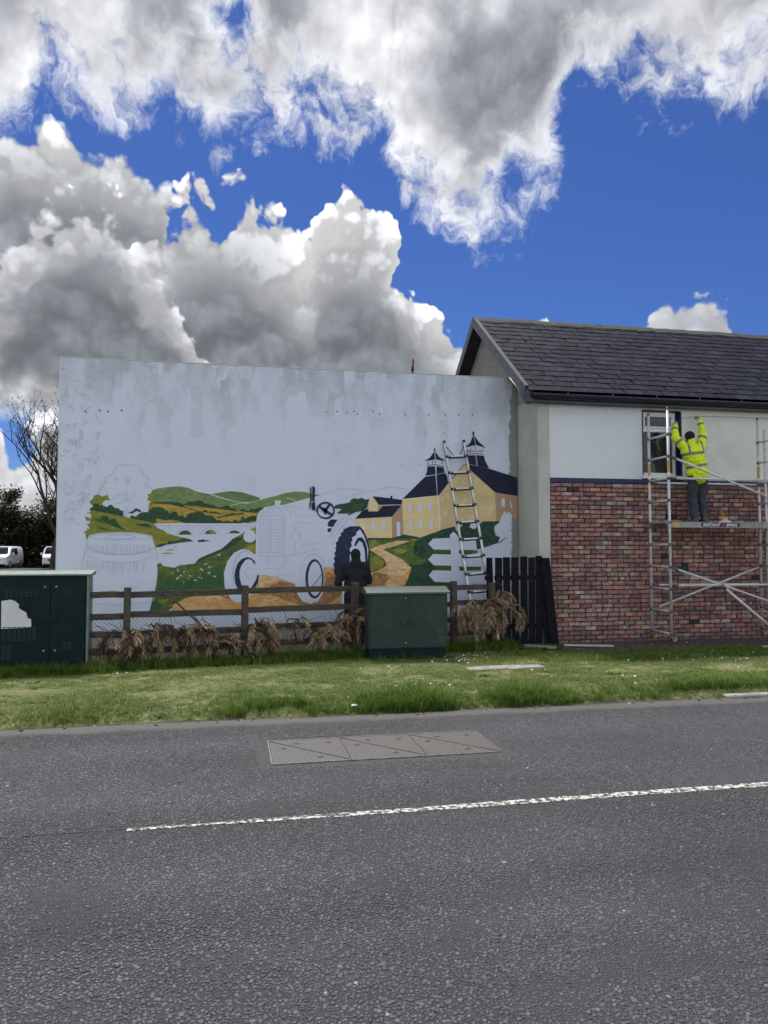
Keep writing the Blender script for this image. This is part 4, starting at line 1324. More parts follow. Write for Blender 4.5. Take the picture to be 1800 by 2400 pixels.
coat('painted_river_bank', 'tree', 6, 'B', [(90, 975), (130, 940), (200, 915), (270, 920), (280, 880), (400, 880), (480, 850), (520, 835), (600, 850), (665, 885), (520, 890), (380, 920), (250, 935), (180, 965)])
for pts in ([(430, 785), (470, 740), (520, 720), (580, 725), (620, 760), (635, 785)], [(820, 775), (860, 730), (920, 710), (980, 735), (1010, 775)], [(1185, 765), (1220, 730), (1280, 718), (1330, 735), (1365, 765)]):
    coat('painted_arch', 'olive_dark', 4, 'B', pts)
coat('painted_arch_light', 'field', 5, 'B', [(890, 745), (930, 718), (980, 740), (1000, 770), (950, 770)])
coat('painted_field', 'field', 4, 'B', [(1500, 710), (1600, 670), (1600, 755), (1560, 730)])
multi('painted_ripple', 'field', 4, 'B', [[(160, 1072), (250, 1050), (370, 1060), (280, 1076)], [(235, 1022), (330, 1000), (390, 1013), (300, 1026)], [(170, 1103), (265, 1101), (200, 1111)], [(370, 965), (440, 968), (400, 978)]])
coat('painted_driftwood', 'navy', 4, 'B', [(722, 868), (790, 862), (800, 850), (830, 868), (920, 872), (860, 886), (740, 898)])
# meadow on the near bank
coat('painted_meadow', 'grass', 5, 'G', [(68, 820), (95, 805), (120, 835), (220, 850), (260, 828), (390, 815), (430, 770), (510, 735), (620, 690), (680, 640), (720, 600), (800, 560), (820, 540), (925, 540), (925, 740), (880, 720), (740, 800), (690, 1000), (650, 1060), (580, 1060), (300, 1120), (220, 1180), (140, 1240), (0, 1240), (20, 1150), (60, 1000), (72, 880)])
coat('painted_bank_edge', 'tree', 6, 'G', [(390, 815), (430, 770), (510, 735), (620, 690), (680, 640), (720, 605), (780, 590), (800, 600), (760, 640), (690, 680), (560, 735), (470, 775)])
coat('painted_shade', 'grass_dark', 6, 'G', [(90, 960), (200, 930), (330, 960), (430, 930), (540, 850), (620, 830), (640, 900), (636, 1030), (500, 1040), (330, 1060), (150, 1050), (80, 1080)], 0.03)
coat('painted_shade', 'grass_dark', 6, 'G', [(20, 1150), (70, 1130), (110, 1180), (60, 1235), (0, 1238)], 0.02)
coat('painted_light', 'grass_lit', 6, 'G', [(740, 760), (800, 690), (880, 650), (918, 640), (920, 730), (850, 690)], 0.015)
fl = []
for (cx, cy) in ((595, 745), (490, 820), (520, 838), (455, 865), (510, 900), (300, 885), (345, 928), (265, 915), (245, 940), (290, 970), (200, 890), (440, 938), (560, 928), (255, 872), (395, 955)):
    for k in range(4):
        ox_, oy_ = RNG.uniform(-14, 14), RNG.uniform(-10, 10); r_ = RNG.uniform(3, 8)
        fl.append([(cx + ox_ + r_ * math.cos(a), cy + oy_ + r_ * 0.8 * math.sin(a)) for a in [i * math.pi / 3 for i in range(6)]])
multi('painted_flowers', 'white', 8, 'G', fl)
# dirt track under the tractor
coat('painted_track', 'path_ochre', 7, 'G', [(205, 1170), (310, 1115), (580, 1050), (640, 1035), (700, 1060), (900, 1060), (945, 970), (950, 905), (1010, 905), (1090, 935), (1110, 915), (1150, 950), (1250, 990), (1300, 1000), (1500, 1000), (1510, 845), (1580, 835), (1610, 900), (1640, 960), (1659, 1215), (200, 1230)])
coat('painted_track_shade', 'path_brown', 8, 'G', [(900, 1060), (1010, 1030), (1120, 970), (1250, 985), (1320, 1060), (1500, 1050), (1540, 880), (1659, 960), (1659, 1080), (1550, 1160), (1350, 1190), (1200, 1140), (1080, 1090), (960, 1090)], 0.02)
coat('painted_track_light', 'path', 8, 'G', [(950, 908), (1010, 905), (1090, 935), (1110, 920), (1140, 955), (1050, 985), (960, 1030), (940, 980)])
coat('painted_track_light', 'path', 8, 'G', [(300, 1125), (460, 1100), (560, 1090), (640, 1110), (520, 1150), (380, 1180), (320, 1170)], 0.02)
# right hand meadow, hedge and path
coat('painted_meadow', 'grass', 5, 'H', [(365, 545), (540, 515), (640, 500), (780, 520), (860, 490), (1050, 490), (1050, 905), (650, 912), (380, 870), (365, 700)])
coat('painted_light', 'grass_lit', 6, 'H', [(375, 560), (430, 545), (470, 580), (400, 620), (380, 610)], 0.01)
coat('painted_light', 'grass_lit', 6, 'H', [(390, 690), (440, 670), (500, 720), (480, 760), (400, 790)], 0.01)
coat('painted_light', 'grass_lit', 6, 'H', [(690, 530), (740, 520), (790, 540), (720, 560)], 0.01)
coat('painted_light', 'grass_lit', 6, 'H', [(560, 630), (620, 610), (680, 625), (640, 660)], 0.01)
coat('painted_hedge', 'tree2', 7, 'D', [(900, 860), (905, 830), (940, 800), (975, 795), (1000, 825), (1060, 800), (1100, 830), (1160, 800), (1240, 830), (1280, 810), (1400, 765), (1440, 780), (1490, 815), (1550, 800), (1580, 765), (1610, 800), (1680, 815), (1680, 850), (1400, 835), (1200, 870)])
coat('painted_bush', 'tree2', 8, 'F', [(330, 330), (320, 270), (370, 235), (420, 225), (460, 245), (500, 205), (540, 230), (580, 225), (600, 170), (650, 185), (655, 120), (690, 80), (720, 95), (745, 150), (770, 250), (800, 220), (850, 180), (840, 140), (870, 110), (920, 120), (960, 150), (940, 200), (1010, 225), (1050, 170), (1045, 120), (1080, 150), (1110, 130), (1115, 60), (1160, 55), (1200, 80), (1225, 110), (1270, 105), (1330, 115), (1330, 140), (1270, 180), (1260, 220), (1280, 300), (1340, 330), (1310, 400), (1200, 440), (1090, 470), (1000, 500), (700, 560), (480, 760), (700, 930), (690, 960), (110, 960), (125, 920), (190, 740), (150, 700), (230, 560), (210, 450), (240, 380)])
coat('painted_light', 'grass', 9, 'F', [(60, 620), (230, 560), (330, 600), (430, 590), (420, 640), (300, 680), (200, 690)], 0.02)
coat('painted_path', 'path', 9, 'H', [(385, 625), (450, 595), (600, 555), (705, 558), (620, 585), (490, 622), (560, 660), (640, 700), (712, 765), (690, 830), (655, 910), (350, 908), (380, 860), (390, 805), (440, 790), (520, 750), (500, 700)])
coat('painted_path_shade', 'path_brown', 10, 'H', [(345, 910), (380, 850), (420, 800), (520, 812), (540, 850), (500, 905)], 0.012)
coat('painted_path_shade', 'path_ochre', 10, 'H', [(610, 908), (640, 830), (708, 768), (690, 830), (658, 908)], 0.012)
# distillery
coat('painted_small_house_wall', 'cream', 8, 'D', [(720, 548), (1262, 518), (1272, 835), (900, 835), (870, 800), (830, 700), (740, 640)])
coat('painted_small_house_side', 'tan', 8, 'D', [(1263, 518), (1415, 345), (1437, 790), (1275, 835)])
coat('painted_small_roof', 'navy', 9, 'D', [(715, 547), (830, 425), (915, 395), (915, 437), (1060, 437), (1130, 355), (1415, 340), (1265, 515)])
coat('painted_dormer', 'cream', 10, 'D', [(975, 222), (1062, 345), (1055, 437), (915, 437), (908, 340)])
coat('painted_dormer_side', 'tan', 9, 'D', [(1062, 340), (1140, 345), (1058, 437)])
coat('painted_small_roof', 'navy', 10, 'D', [(978, 210), (1245, 240), (1420, 265), (1415, 335), (1075, 342)])
coat('painted_chimney', 'navy', 10, 'D', rect(1245, 205, 1275, 250))
ribbons('painted_roof_line', 'white', 11, [('D', [(1070, 346), (1415, 338)])], 0.010)
coat('painted_main_wall', 'cream', 9, 'H', [(640, 230), (915, 205), (937, 475), (780, 530), (650, 505)])
coat('painted_gable', 'cream2', 9, 'E', [(538, 900), (665, 735), (880, 490), (930, 545), (1272, 850), (1292, 1225), (1000, 1230), (560, 1340)])
coat('painted_wing', 'tan', 9, 'E', [(1272, 853), (1562, 898), (1562, 1200), (1292, 1225)])
coat('painted_wing_roof', 'navy', 10, 'E', [(885, 485), (1045, 510), (1200, 545), (1562, 660), (1562, 898), (1275, 853), (930, 543)])
coat('painted_main_roof', 'navy', 10, 'E', [(75, 937), (365, 650), (500, 628), (522, 890)])
coat('painted_main_roof', 'navy', 10, 'E', [(516, 622), (628, 602), (655, 650), (665, 725), (540, 882), (530, 885)])
for pts in ([(370, 635), (395, 570), (395, 520), (493, 510), (503, 618)], [(515, 512), (605, 530), (620, 595), (517, 614)], [(905, 375), (1018, 368), (1035, 503), (915, 480)], [(1030, 368), (1130, 378), (1145, 440), (1195, 540), (1048, 508)],
            [(360, 447), (430, 400), (488, 318), (494, 425)], [(502, 318), (545, 390), (632, 447), (505, 422)], [(885, 270), (950, 210), (990, 110), (1020, 237)], [(1000, 110), (1060, 195), (1157, 277), (1030, 237)]):
    coat('painted_tower_roof', 'navy', 10, 'E', pts)
multi('painted_finial', 'navy', 10, 'E', [[(480, 312), (484, 285), (491, 263), (499, 285), (503, 312)], [(988, 112), (978, 82), (993, 56), (1006, 82), (999, 112)]])
multi('painted_tower_window', 'navy', 10, 'E', [rect(x, y, x + 9, y + 30) for x, y in ((400, 458), (457, 446), (496, 440), (580, 456), (910, 290), (953, 282), (1018, 264), (1104, 292))])
ribbons('painted_tower_band', 'navy', 10, [('E', [(390, 505), (495, 488), (612, 520)]), ('E', [(908, 322), (1025, 312), (1112, 320)]), ('E', [(900, 357), (1025, 346), (1135, 358)]), ('E', [(538, 895), (668, 728), (878, 487)])], 0.012)
coat('painted_downpipe', 'white', 10, 'E', [(528, 900), (545, 900), (566, 1330), (552, 1335)])
ribbons('painted_eaves', 'white', 11, [('E', [(75, 940), (525, 897)])], 0.010)
wins = [('D', rect(815, 600, 862, 715)), ('D', rect(960, 595, 1015, 715)), ('D', rect(1115, 585, 1165, 710)), ('D', rect(1340, 595, 1392, 805)), ('D', rect(970, 345, 998, 412))]
wins += [('H', rect(x, y, x + 25, y + 66)) for x, y in ((685, 267), (763, 263), (842, 257), (691, 400), (768, 397), (850, 395))]
wins += [('H', rect(1412, 226, 1437, 292)), ('H', rect(1480, 236, 1497, 298))]
for fr, q in wins: coat('painted_window', 'bare', 12, fr, q)
coat('painted_trees', 'tree2', 6, 'D', [(405, 365), (430, 340), (500, 325), (560, 320), (640, 300), (650, 260), (700, 240), (760, 250), (820, 232), (860, 260), (930, 255), (910, 330), (900, 380), (830, 430), (720, 450), (640, 490), (590, 510), (630, 470), (440, 470), (520, 400), (410, 395)])
# unpainted tractor, sign post and bush corner left as bare wall
coat('unpainted_tractor', 'bare', 11, 'C', [(505, 955), (510, 560), (520, 400), (560, 310), (650, 245), (800, 215), (795, 180), (780, 160), (800, 146), (835, 143), (890, 155), (885, 175), (870, 190), (875, 215), (1100, 250), (1400, 310), (1560, 380), (1590, 520), (1570, 640), (1659, 640), (1659, 1130), (1520, 1140), (1530, 1400), (1500, 1560), (1430, 1660), (1320, 1690), (1210, 1660), (1130, 1550), (1090, 1390), (970, 1350), (900, 1330), (820, 1275), (760, 1290), (640, 1260), (555, 1262), (545, 1380), (480, 1500), (400, 1600), (290, 1670), (180, 1660), (80, 1550), (40, 1420), (30, 1230), (80, 1060), (180, 930), (300, 875), (400, 885)])
coat('unpainted_lamp', 'bare', 11, 'C', ell(415, 685, 94, 92)[:-1])
coat('unpainted_lamp', 'bare', 11, 'C', ell(440, 520, 52, 36)[:-1])
coat('unpainted_mudguard', 'bare', 11, 'D', [(230, 640), (300, 560), (460, 570), (560, 540), (650, 545), (730, 630), (745, 690), (640, 760), (440, 1000), (400, 1280), (250, 1272), (200, 1100), (230, 800)])
sign = [[(405, 415), (470, 345), (690, 335), (690, 290), (735, 255), (775, 290), (800, 338), (1020, 335), (1040, 495), (480, 487)], [(405, 615), (470, 545), (1090, 560), (1095, 710), (480, 690)], [(415, 820), (470, 755), (1130, 775), (1150, 930), (490, 905)], [(700, 480), (805, 480), (810, 960), (708, 960)]]
for pts in sign: coat('unpainted_signpost', 'bare', 11, 'F', pts)
coat('unpainted_corner', 'bare', 10, 'F', [(1080, 480), (1200, 445), (1310, 405), (1345, 330), (1285, 300), (1265, 225), (1275, 180), (1335, 130), (1350, 60), (1370, 40), (1395, -10), (1420, 20), (1450, -5), (1510, 60), (1512, 600), (1080, 600)])
coat('painted_twig', 'tree2', 11, 'F', [(1295, 415), (1350, 375), (1415, 322), (1410, 340), (1350, 395)])
multi('painted_gap', 'grass_dark', 12, 'F', [[(480, 490), (700, 492), (698, 542), (475, 545)], [(480, 692), (706, 700), (704, 750), (470, 750)], [(828, 490), (970, 490), (1050, 505), (1045, 530), (900, 552), (832, 550)], [(810, 708), (1092, 712), (1088, 755), (815, 760)]])
# dark ironwork of the tractor
multi('painted_exhaust', 'tyre', 13, 'G', [[(1388, 160), (1398, 145), (1404, 280), (1390, 285)], [(1408, 152), (1418, 143), (1433, 160), (1427, 280), (1408, 282)], [(1382, 287), (1395, 285), (1391, 340), (1382, 335)], [(1400, 290), (1432, 282), (1435, 360), (1402, 345)]])
def ring_coat(name, mat, lay, fr, cx, cy, ro, ri, dx=0, a0=0, a1=360, n=36):
    NCOAT[0] += 1
    mb = MB(); o_ = ell(cx, cy, ro[0], ro[1], a0, a1, n); i_ = ell(cx + dx, cy, ri[0], ri[1], a0, a1, n)
    for k in range(n): mb.quad(wp(fr, *o_[k], lay), wp(fr, *o_[k + 1], lay), wp(fr, *i_[k + 1], lay), wp(fr, *i_[k], lay))
    return A_(mb, name, PT[mat], fix=False)
ring_coat('painted_steering_wheel', 'tyre', 13, 'G', 1523, 355, (80, 76), (65, 60))
ribbons('painted_spoke', 'tyre', 13, [('G', [(1460, 308), (1515, 362)]), ('G', [(1560, 300), (1520, 358)]), ('G', [(1510, 350), (1580, 395)]), ('G', [(1500, 340), (1515, 340), (1530, 365), (1515, 385)])], 0.05)
multi('painted_seat', 'tyre', 13, 'G', [[(1545, 455), (1570, 433), (1627, 435), (1585, 500), (1540, 492)], [(1540, 510), (1577, 508), (1566, 540), (1540, 542)]])
coat('painted_front_tyre', 'tyre', 13, 'C', [(505, 1097), (490, 1050), (440, 1008), (380, 993), (300, 1020), (240, 1080), (200, 1180), (188, 1280), (200, 1380), (240, 1480), (270, 1520), (330, 1520), (300, 1430), (265, 1300), (265, 1200), (290, 1120), (350, 1040), (400, 1020), (450, 1040), (480, 1090)])
coat('painted_front_tyre', 'tyre', 13, 'C', [(530, 1260), (555, 1262), (540, 1380), (480, 1480), (400, 1530), (330, 1520), (400, 1490), (460, 1420), (510, 1330)])
ring_coat('painted_front_tyre', 'tyre', 13, 'C', 1385, 1318, (136, 294), (104, 258), 8)
ribbons('painted_wheel_line', 'tyre', 14, [('C', [(1330, 1460), (1420, 1350), (1500, 1240)])], 0.012)
coat('painted_rear_tyre', 'tyre', 13, 'D', [(640, 660), (600, 680), (540, 705), (540, 740), (500, 760), (505, 800), (465, 830), (460, 880), (425, 905), (435, 960), (420, 980), (430, 1030), (405, 1060), (420, 1110), (395, 1130), (415, 1190), (390, 1220), (405, 1280), (400, 1350), (430, 1420), (480, 1480), (900, 1480), (935, 1300), (935, 1000), (910, 880), (880, 800), (840, 720), (790, 660)])
coat('unpainted_rim', 'bare', 14, 'D', [(790, 705), (735, 750), (735, 790), (670, 830), (680, 870), (655, 900), (670, 950), (630, 1005), (655, 1050), (635, 1100), (640, 1190), (905, 1190), (915, 1000), (885, 900), (850, 800)])
coat('painted_rim', 'tyre', 15, 'D', [(700, 960), (720, 890), (760, 830), (820, 825), (865, 880), (895, 980), (905, 1190), (870, 1190), (860, 1020), (820, 900), (775, 878), (730, 950)])
# pencil drawing
PN = []
PN += [('D', [(190, 190), (330, 150), (500, 100), (600, 90), (720, 105), (850, 140)]), ('D', [(560, 235), (780, 170), (1000, 130), (1180, 75), (1300, 75), (1520, 115)])]
PN += [('C', [(570, 960), (565, 400), (590, 370), (870, 375), (905, 420), (890, 950)]), ('C', [(520, 980), (930, 985), (940, 400), (900, 300), (800, 240), (700, 240)]), ('C', [(705, 390), (700, 950)]), ('C', [(740, 390), (738, 950)]), ('C', [(940, 240), (1020, 300), (1045, 390)]), ('C', [(930, 230), (1150, 255), (1400, 305), (1480, 400)]), ('C', [(1090, 600), (1085, 500), (1110, 485), (1390, 490)]), ('C', [(1090, 780), (1090, 950)]), ('C', [(940, 990), (1200, 930), (1430, 875)]), ('C', [(950, 1010), (940, 1090), (880, 1160), (640, 1170)]), ('C', [(840, 1255), (1080, 1258)])]
for i in range(11):
    y = 432 + i * 49
    PN += [('C', [(585, y), (690, y + 2)]), ('C', [(770, y), (875, y + 2)])]
PN += [('C', ell(1110, 690, 72, 78, n=18)), ('C', ell(720, 295, 42, 40, n=14)), ('C', ell(700, 1045, 32, 32, n=12)), ('C', ell(420, 1230, 70, 80, 20, 330, 14)), ('C', ell(1370, 1250, 190, 300, 180, 330, 14)), ('C', ell(350, 1220, 180, 310, 150, 290, 14)), ('C', ell(360, 1230, 195, 330, 130, 290, 14))]
PN += [('C', [(1215, 800), (1230, 840)]), ('C', [(1220, 815), (1260, 795), (1300, 805), (1340, 790), (1400, 800), (1450, 780)]), ('C', [(1060, 280), (1120, 340)]), ('C', [(1070, 370), (1240, 380), (1440, 375)]), ('C', [(1130, 520), (1150, 550), (1190, 545)]), ('C', [(600, 350), (620, 310), (650, 320)])]
PN += [('D', [(320, 850), (400, 680), (480, 575), (560, 540), (640, 545), (700, 580)]), ('D', [(370, 930), (450, 760), (560, 620), (620, 560)]), ('D', [(345, 850), (430, 700), (520, 590)])]
PN += [('B', [(80, 650), (1480, 655)]), ('B', [(300, 640), (300, 780)]), ('B', ell(535, 790, 130, 105, 180, 360, 14)), ('B', ell(910, 790, 135, 110, 180, 360, 14)), ('B', ell(1280, 790, 135, 108, 180, 330, 12)), ('B', [(215, 640), (220, 720)]), ('B', [(760, 660), (765, 700)]), ('B', [(1060, 660), (1065, 700)])]
# barrel
PN += [('K', ell(1035, 212, 275, 28, n=24)), ('K', ell(1040, 215, 130, 16, n=18)), ('K', ell(1050, 268, 295, 100, 20, 160, 16)), ('K', ell(1050, 330, 310, 105, 20, 160, 16)), ('K', [(755, 240), (715, 420), (700, 520)]), ('K', [(1310, 210), (1340, 300), (1362, 420)])]
for i in range(24):
    x = 760 + i * 23 + RNG.uniform(-6, 6); c_ = 30 * (1 - ((x - 1040) / 300) ** 2)
    PN.append(('K', [(x, 275 + c_ * 0.3 + RNG.uniform(-5, 5)), (x - 6 + 12 * (x - 740) / 600, 345 + c_)]))
    if RNG.random() < 0.75: PN.append(('K', [(x, 405 + c_ + RNG.uniform(-5, 5)), (x - 4, 480 + c_ + RNG.uniform(-20, 30))]))
PN += [('K', ell(1040, 745, 300, 55, 10, 170, 16))]
# tree outline and ivy scribbles
def scribble(fr, pts, amp, n=6):
    o_ = []
    for a, c in zip(pts, pts[1:]):
        for j in range(n):
            t = j / n
            o_.append((a[0] + (c[0] - a[0]) * t + RNG.uniform(-amp, amp), a[1] + (c[1] - a[1]) * t + RNG.uniform(-amp, amp)))
    o_.append(pts[-1]); return (fr, o_)
PN.append(scribble('A', [(580, 690), (620, 570), (700, 520), (690, 430), (800, 370), (850, 270), (1000, 250), (1130, 255), (1230, 330), (1240, 400), (1330, 440), (1280, 560), (1390, 610)], 14))
PN += [('A', [(1005, 610), (1000, 780)]), ('A', [(910, 660), (985, 790)]), ('A', [(1140, 660), (1010, 780)]), ('A', [(955, 650), (990, 700)]), ('A', [(985, 870), (960, 1020)]), ('A', [(1020, 860), (1000, 1020)]), scribble('A', [(830, 860), (870, 820), (960, 800), (1080, 790)], 14, 4), scribble('A', [(780, 770), (840, 720), (910, 710)], 12, 4)]
PN += [('A', [(810, 460), (870, 455), (845, 495), (810, 460)]), ('A', [(975, 450), (1030, 450), (1010, 535), (980, 480), (1060, 495)]), ('A', [(1165, 480), (1140, 490), (1150, 515)])]
for i in range(85):
    cx, cy = RNG.uniform(30, 590), RNG.uniform(150, 2150)
    if cy > 1250: cx = RNG.uniform(90, 90 + 480 * (1 - (cy - 1250) / 1400))
    r_ = RNG.uniform(28, 62); a0 = RNG.uniform(0, 360)
    pts = [(cx + r_ * RNG.uniform(0.75, 1.15) * math.cos(rad(a)), cy + r_ * RNG.uniform(0.75, 1.15) * math.sin(rad(a))) for a in [a0 + k * 38 for k in range(RNG.choice((4, 5, 6)))]]
    PN.append(('J', pts))
ribbons('pencil_drawing', 'pencil', 16, PN, 0.0058)
# drilled fixing holes
hl = []
for fr, pts, r_ in (('J', ((385, 475), (595, 460), (720, 475), (925, 460)), 13), ('E', ((365, 85), (610, 82), (65, 490), (310, 490), (1250, 170)), 6), ('U', [(1410, 675), (1455, 672), (1498, 678), (1528, 672), (1545, 682), (1612, 670), (1640, 684)], 3.0), ('P', [(950, 973), (1005, 972), (1043, 973), (1075, 972), (1107, 973)], 1.6)):
    for cx, cy in pts: hl.append((fr, [(cx + r_ * math.cos(a), cy + r_ * 1.2 * math.sin(a)) for a in [i * math.pi / 4 for i in range(8)]]))
mb = MB()
for fr, q in hl: mb.poly([wp(fr, x, y, 1) for x, y in q])
A_(mb, 'drill_holes', PT['hole'], fix=False)

# rusty pipe standing on the flat roof
p0 = onY(967, 884, YM + 0.5); p1 = onY(967, 842, YM + 0.5)
pp = thing('rusty_pipe', 'short rusty pipe sticking up above the mural wall', 'pipe', (p0.x, p0.y, ATOP - 0.2))
mb = MB(); hgt = p1.z - (ATOP - 0.2)
mb.tube([(0, 0, 0), (0, 0, hgt * 0.55), (0.01, 0, hgt)], [0.022, 0.02, 0.02], 8); mb.build('pipe', M['rust'], pp)
mb = MB(); mb.tube([(0, 0, hgt * 0.62), (0, 0, hgt * 0.75)], 0.034, 8); mb.build('collar', M['rust'], pp)

# ================================================================ chamber cover in the road
m, N, b = material('tread_plate_iron')
v = geoco(N, (1, 1, 1)); X, Y, Z = N.sep(v)
u = N.m('MULTIPLY', N.m('ADD', X, Y), 19.0); w = N.m('MULTIPLY', N.m('SUBTRACT', X, Y), 19.0)
par = N.m('GREATER_THAN', N.m('FRACT', N.m('MULTIPLY', N.m('ADD', N.m('FLOOR', u), N.m('FLOOR', w)), 0.5)), 0.25)
fu, fw = N.m('ABSOLUTE', N.m('SUBTRACT', N.m('FRACT', u), 0.5)), N.m('ABSOLUTE', N.m('SUBTRACT', N.m('FRACT', w), 0.5))
ba = N.m('MULTIPLY', N.ss(fu, 0.17, 0.10), N.ss(fw, 0.42, 0.34)); bb = N.m('MULTIPLY', N.ss(fw, 0.17, 0.10), N.ss(fu, 0.42, 0.34))
bar = N.m('ADD', N.m('MULTIPLY', par, ba), N.m('MULTIPLY', N.m('SUBTRACT', 1.0, par), bb))
n1 = N.noise(v, 5, 5, 0.6)
base = N.mix(n1, (0.050, 0.047, 0.046), (0.085, 0.080, 0.077))
N.set(b.inputs['Base Color'], N.mix(N.m('MULTIPLY', bar, 0.85), base, (0.25, 0.24, 0.232)))
b.inputs['Roughness'].default_value = 0.55; b.inputs['Metallic'].default_value = 0.35
bump(N, b, N.m('ADD', bar, N.m('MULTIPLY', N.noise(v, 90, 4, 0.6), 0.2)), 0.8, 0.006)
M['tread'] = m
M['cover_frame'] = mottled('worn_iron_frame', (0.26, 0.255, 0.25), (0.14, 0.135, 0.13), 12, 0.45, 0.5)
CX0, CX1, CY0, CY1 = 0.325, 2.235, 6.095, 6.81
cz = road_z(1.28, 6.45) + 0.004
cov = thing('chamber_cover', 'long iron chamber cover of triangular tread plates set in the road', 'manhole cover', (CX0, CY0, cz))
W_, D_ = CX1 - CX0, CY1 - CY0
mb = MB()
for (x0, x1, y0, y1) in ((0, W_, -0.014, 0.0), (0, W_, D_, D_ + 0.014), (-0.014, 0, -0.014, D_ + 0.014), (W_, W_ + 0.014, -0.014, D_ + 0.014)):
    mb.box(x0, x1, y0, y1, -0.03, 0.007, 0.002)
mb.build('frame', M['cover_frame'], cov)
mb = MB(); mb.box(0, W_, 0, D_, -0.04, -0.015); mb.build('bed', M['cab_dark'], cov)
g_ = 0.005
for i in range(3):
    a, c = W_ / 3 * i + g_ / 2, W_ / 3 * (i + 1) - g_ / 2
    d = 0.010
    for tri in ([(a, D_ - g_ - d), (c - d, g_), (a, g_)], [(a + d, D_ - g_), (c, D_ - g_), (c, g_ + d)]):
        mb = MB(); top = [(x, y, 0.004) for x, y in tri]; bot = [(x, y, -0.015) for x, y in tri]
        mb.loft([bot, top], smooth=False); pl_ = mb.build('plate', M['tread'], cov)
        cx, cy = sum(t[0] for t in tri) / 3, sum(t[1] for t in tri) / 3
        mb = MB()
        for (tx, ty) in [(cx * 0.55 + t[0] * 0.45, cy * 0.55 + t[1] * 0.45) for t in tri[:2]]:
            mb.loft([[(tx + 0.026 * math.cos(k * math.pi / 5), ty + 0.022 * math.sin(k * math.pi / 5), z) for k in range(10)] for z in (0.002, 0.0062)])
        mb.build('keyhole', M['cab_dark'], pl_)

# kerb stone at the far right
k0 = onZ(1728, 1642)
kb = thing('kerb_stone', 'pale concrete kerb stone at the road edge on the far right', 'kerb', (k0.x, ROAD_EDGE - 0.02, -0.05))
mb = MB(); mb.box(0, 0.9, 0, 0.125, -0.1, 0.075, 0.012); mb.build('stone', M['concrete'], kb)
mb = MB(); mb.box(0.91, 1.82, 0, 0.125, -0.1, 0.075, 0.012); mb.build('stone', M['concrete'], kb)

# concrete slab lying in the grass
sp = onZ(1182, 1567, verge_z(3.8, 10.2))
sl_ = thing('concrete_slab', 'flat grey concrete slab sunk in the mown grass', 'slab', (sp.x, sp.y, verge_z(sp.x, sp.y) - 0.02))
mb = MB(); pts = [(-0.56, -0.14), (-0.2, -0.18), (0.3, -0.16), (0.58, -0.12), (0.6, 0.10), (0.2, 0.16), (-0.3, 0.14), (-0.55, 0.06)]
mb.loft([[(x * 1.02, y * 1.04, -0.04) for x, y in pts], [(x, y, 0.035) for x, y in pts], [(x * 0.97, y * 0.92, 0.046) for x, y in pts]], smooth=False)
mb.build('slab', M['concrete'], sl_)
# offcuts lying along the foot of the wall
def offcut(name, label, p, q, w, h, mat):
    z = max(verge_z(p[0], p[1]), verge_z(q[0], q[1])) + h / 2 + 0.01
    o = thing(name, label, 'plank', (p[0], p[1], z), math.atan2(q[1] - p[1], q[0] - p[0]))
    L = math.hypot(q[0] - p[0], q[1] - p[1])
    mb = MB(); mb.box(0, L, -w / 2, w / 2, -h / 2, h / 2, 0.004); mb.build('board', mat, o)
M['pvc'] = mottled('white_offcut', (0.6, 0.6, 0.58), (0.5, 0.5, 0.48), 9, 0.6)
a, c = onZ(1322, 1517, GZ), onZ(1438, 1519, GZ); offcut('plank', 'pale grey strip lying at the foot of the brick wall', a, c, 0.09, 0.03, M['pvc'])
a, c = onZ(1230, 1521, GZ), onZ(1302, 1526, GZ); offcut('plank', 'short tan timber offcut in the grass below the black boards', a, c, 0.09, 0.04, M['plank'])
a, c = onZ(1787, 1525, GZ), onZ(1815, 1524, GZ); offcut('plank', 'pale strip at the right edge below the scaffold', a, c, 0.10, 0.03, M['pvc'])

# ================================================================ cabinets
def louvres(mb, x0, x1, z0, z1, nx, nz, y):
    for i in range(nx):
        for j in range(nz):
            a = x0 + (x1 - x0) * i / nx; c = a + (x1 - x0) / nx * 0.78
            z = z0 + (z1 - z0) * j / max(1, nz - 1) if nz > 1 else z0
            mb.poly([(a, y, z + 0.006), (c, y, z + 0.006), (c, y - 0.010, z - 0.006), (a, y - 0.010, z - 0.006)])
            mb.poly([(a, y - 0.010, z - 0.006), (c, y - 0.010, z - 0.006), (c, y, z - 0.008), (a, y, z - 0.008)])


c0 = Vector((-3.38, 11.36, verge_z(-2.5, 11.4)))
CW, CD, CH = 1.36, 0.30, 1.345 - c0.z
cabl = thing('street_cabinet', 'large dark green street cabinet with vents and a torn white poster', 'street cabinet', c0)
mb = MB(); mb.box(0.006, CW - 0.03, 0.0, CD - 0.002, 0.09, CH - 0.012, 0.004); mb.build('body', M['cab_green'], cabl)
mb = MB(); mb.box(CW - 0.029, CW, -0.006, CD, 0.03, CH - 0.012, 0.003); mb.build('side_panel', M['cab_top'], cabl)
mb = MB(); mb.box(-0.01, CW - 0.04, 0.03, CD - 0.03, -0.12, 0.089); mb.build('plinth', M['cab_green'], cabl)
mb = MB()
pr = [(-0.035, CH - 0.012), (-0.035, CH + 0.008), (CD + 0.03, CH + 0.052), (CD + 0.03, CH - 0.012)]
mb.loft([[(-0.03, y, z) for y, z in pr], [(CW + 0.035, y, z) for y, z in pr]], smooth=False); mb.build('lid', M['cab_top'], cabl)
split = onY(117, 1450, 11.34)[0] - c0.x
doors = ((0.04, split - 0.004), (split + 0.004, CW - 0.05))
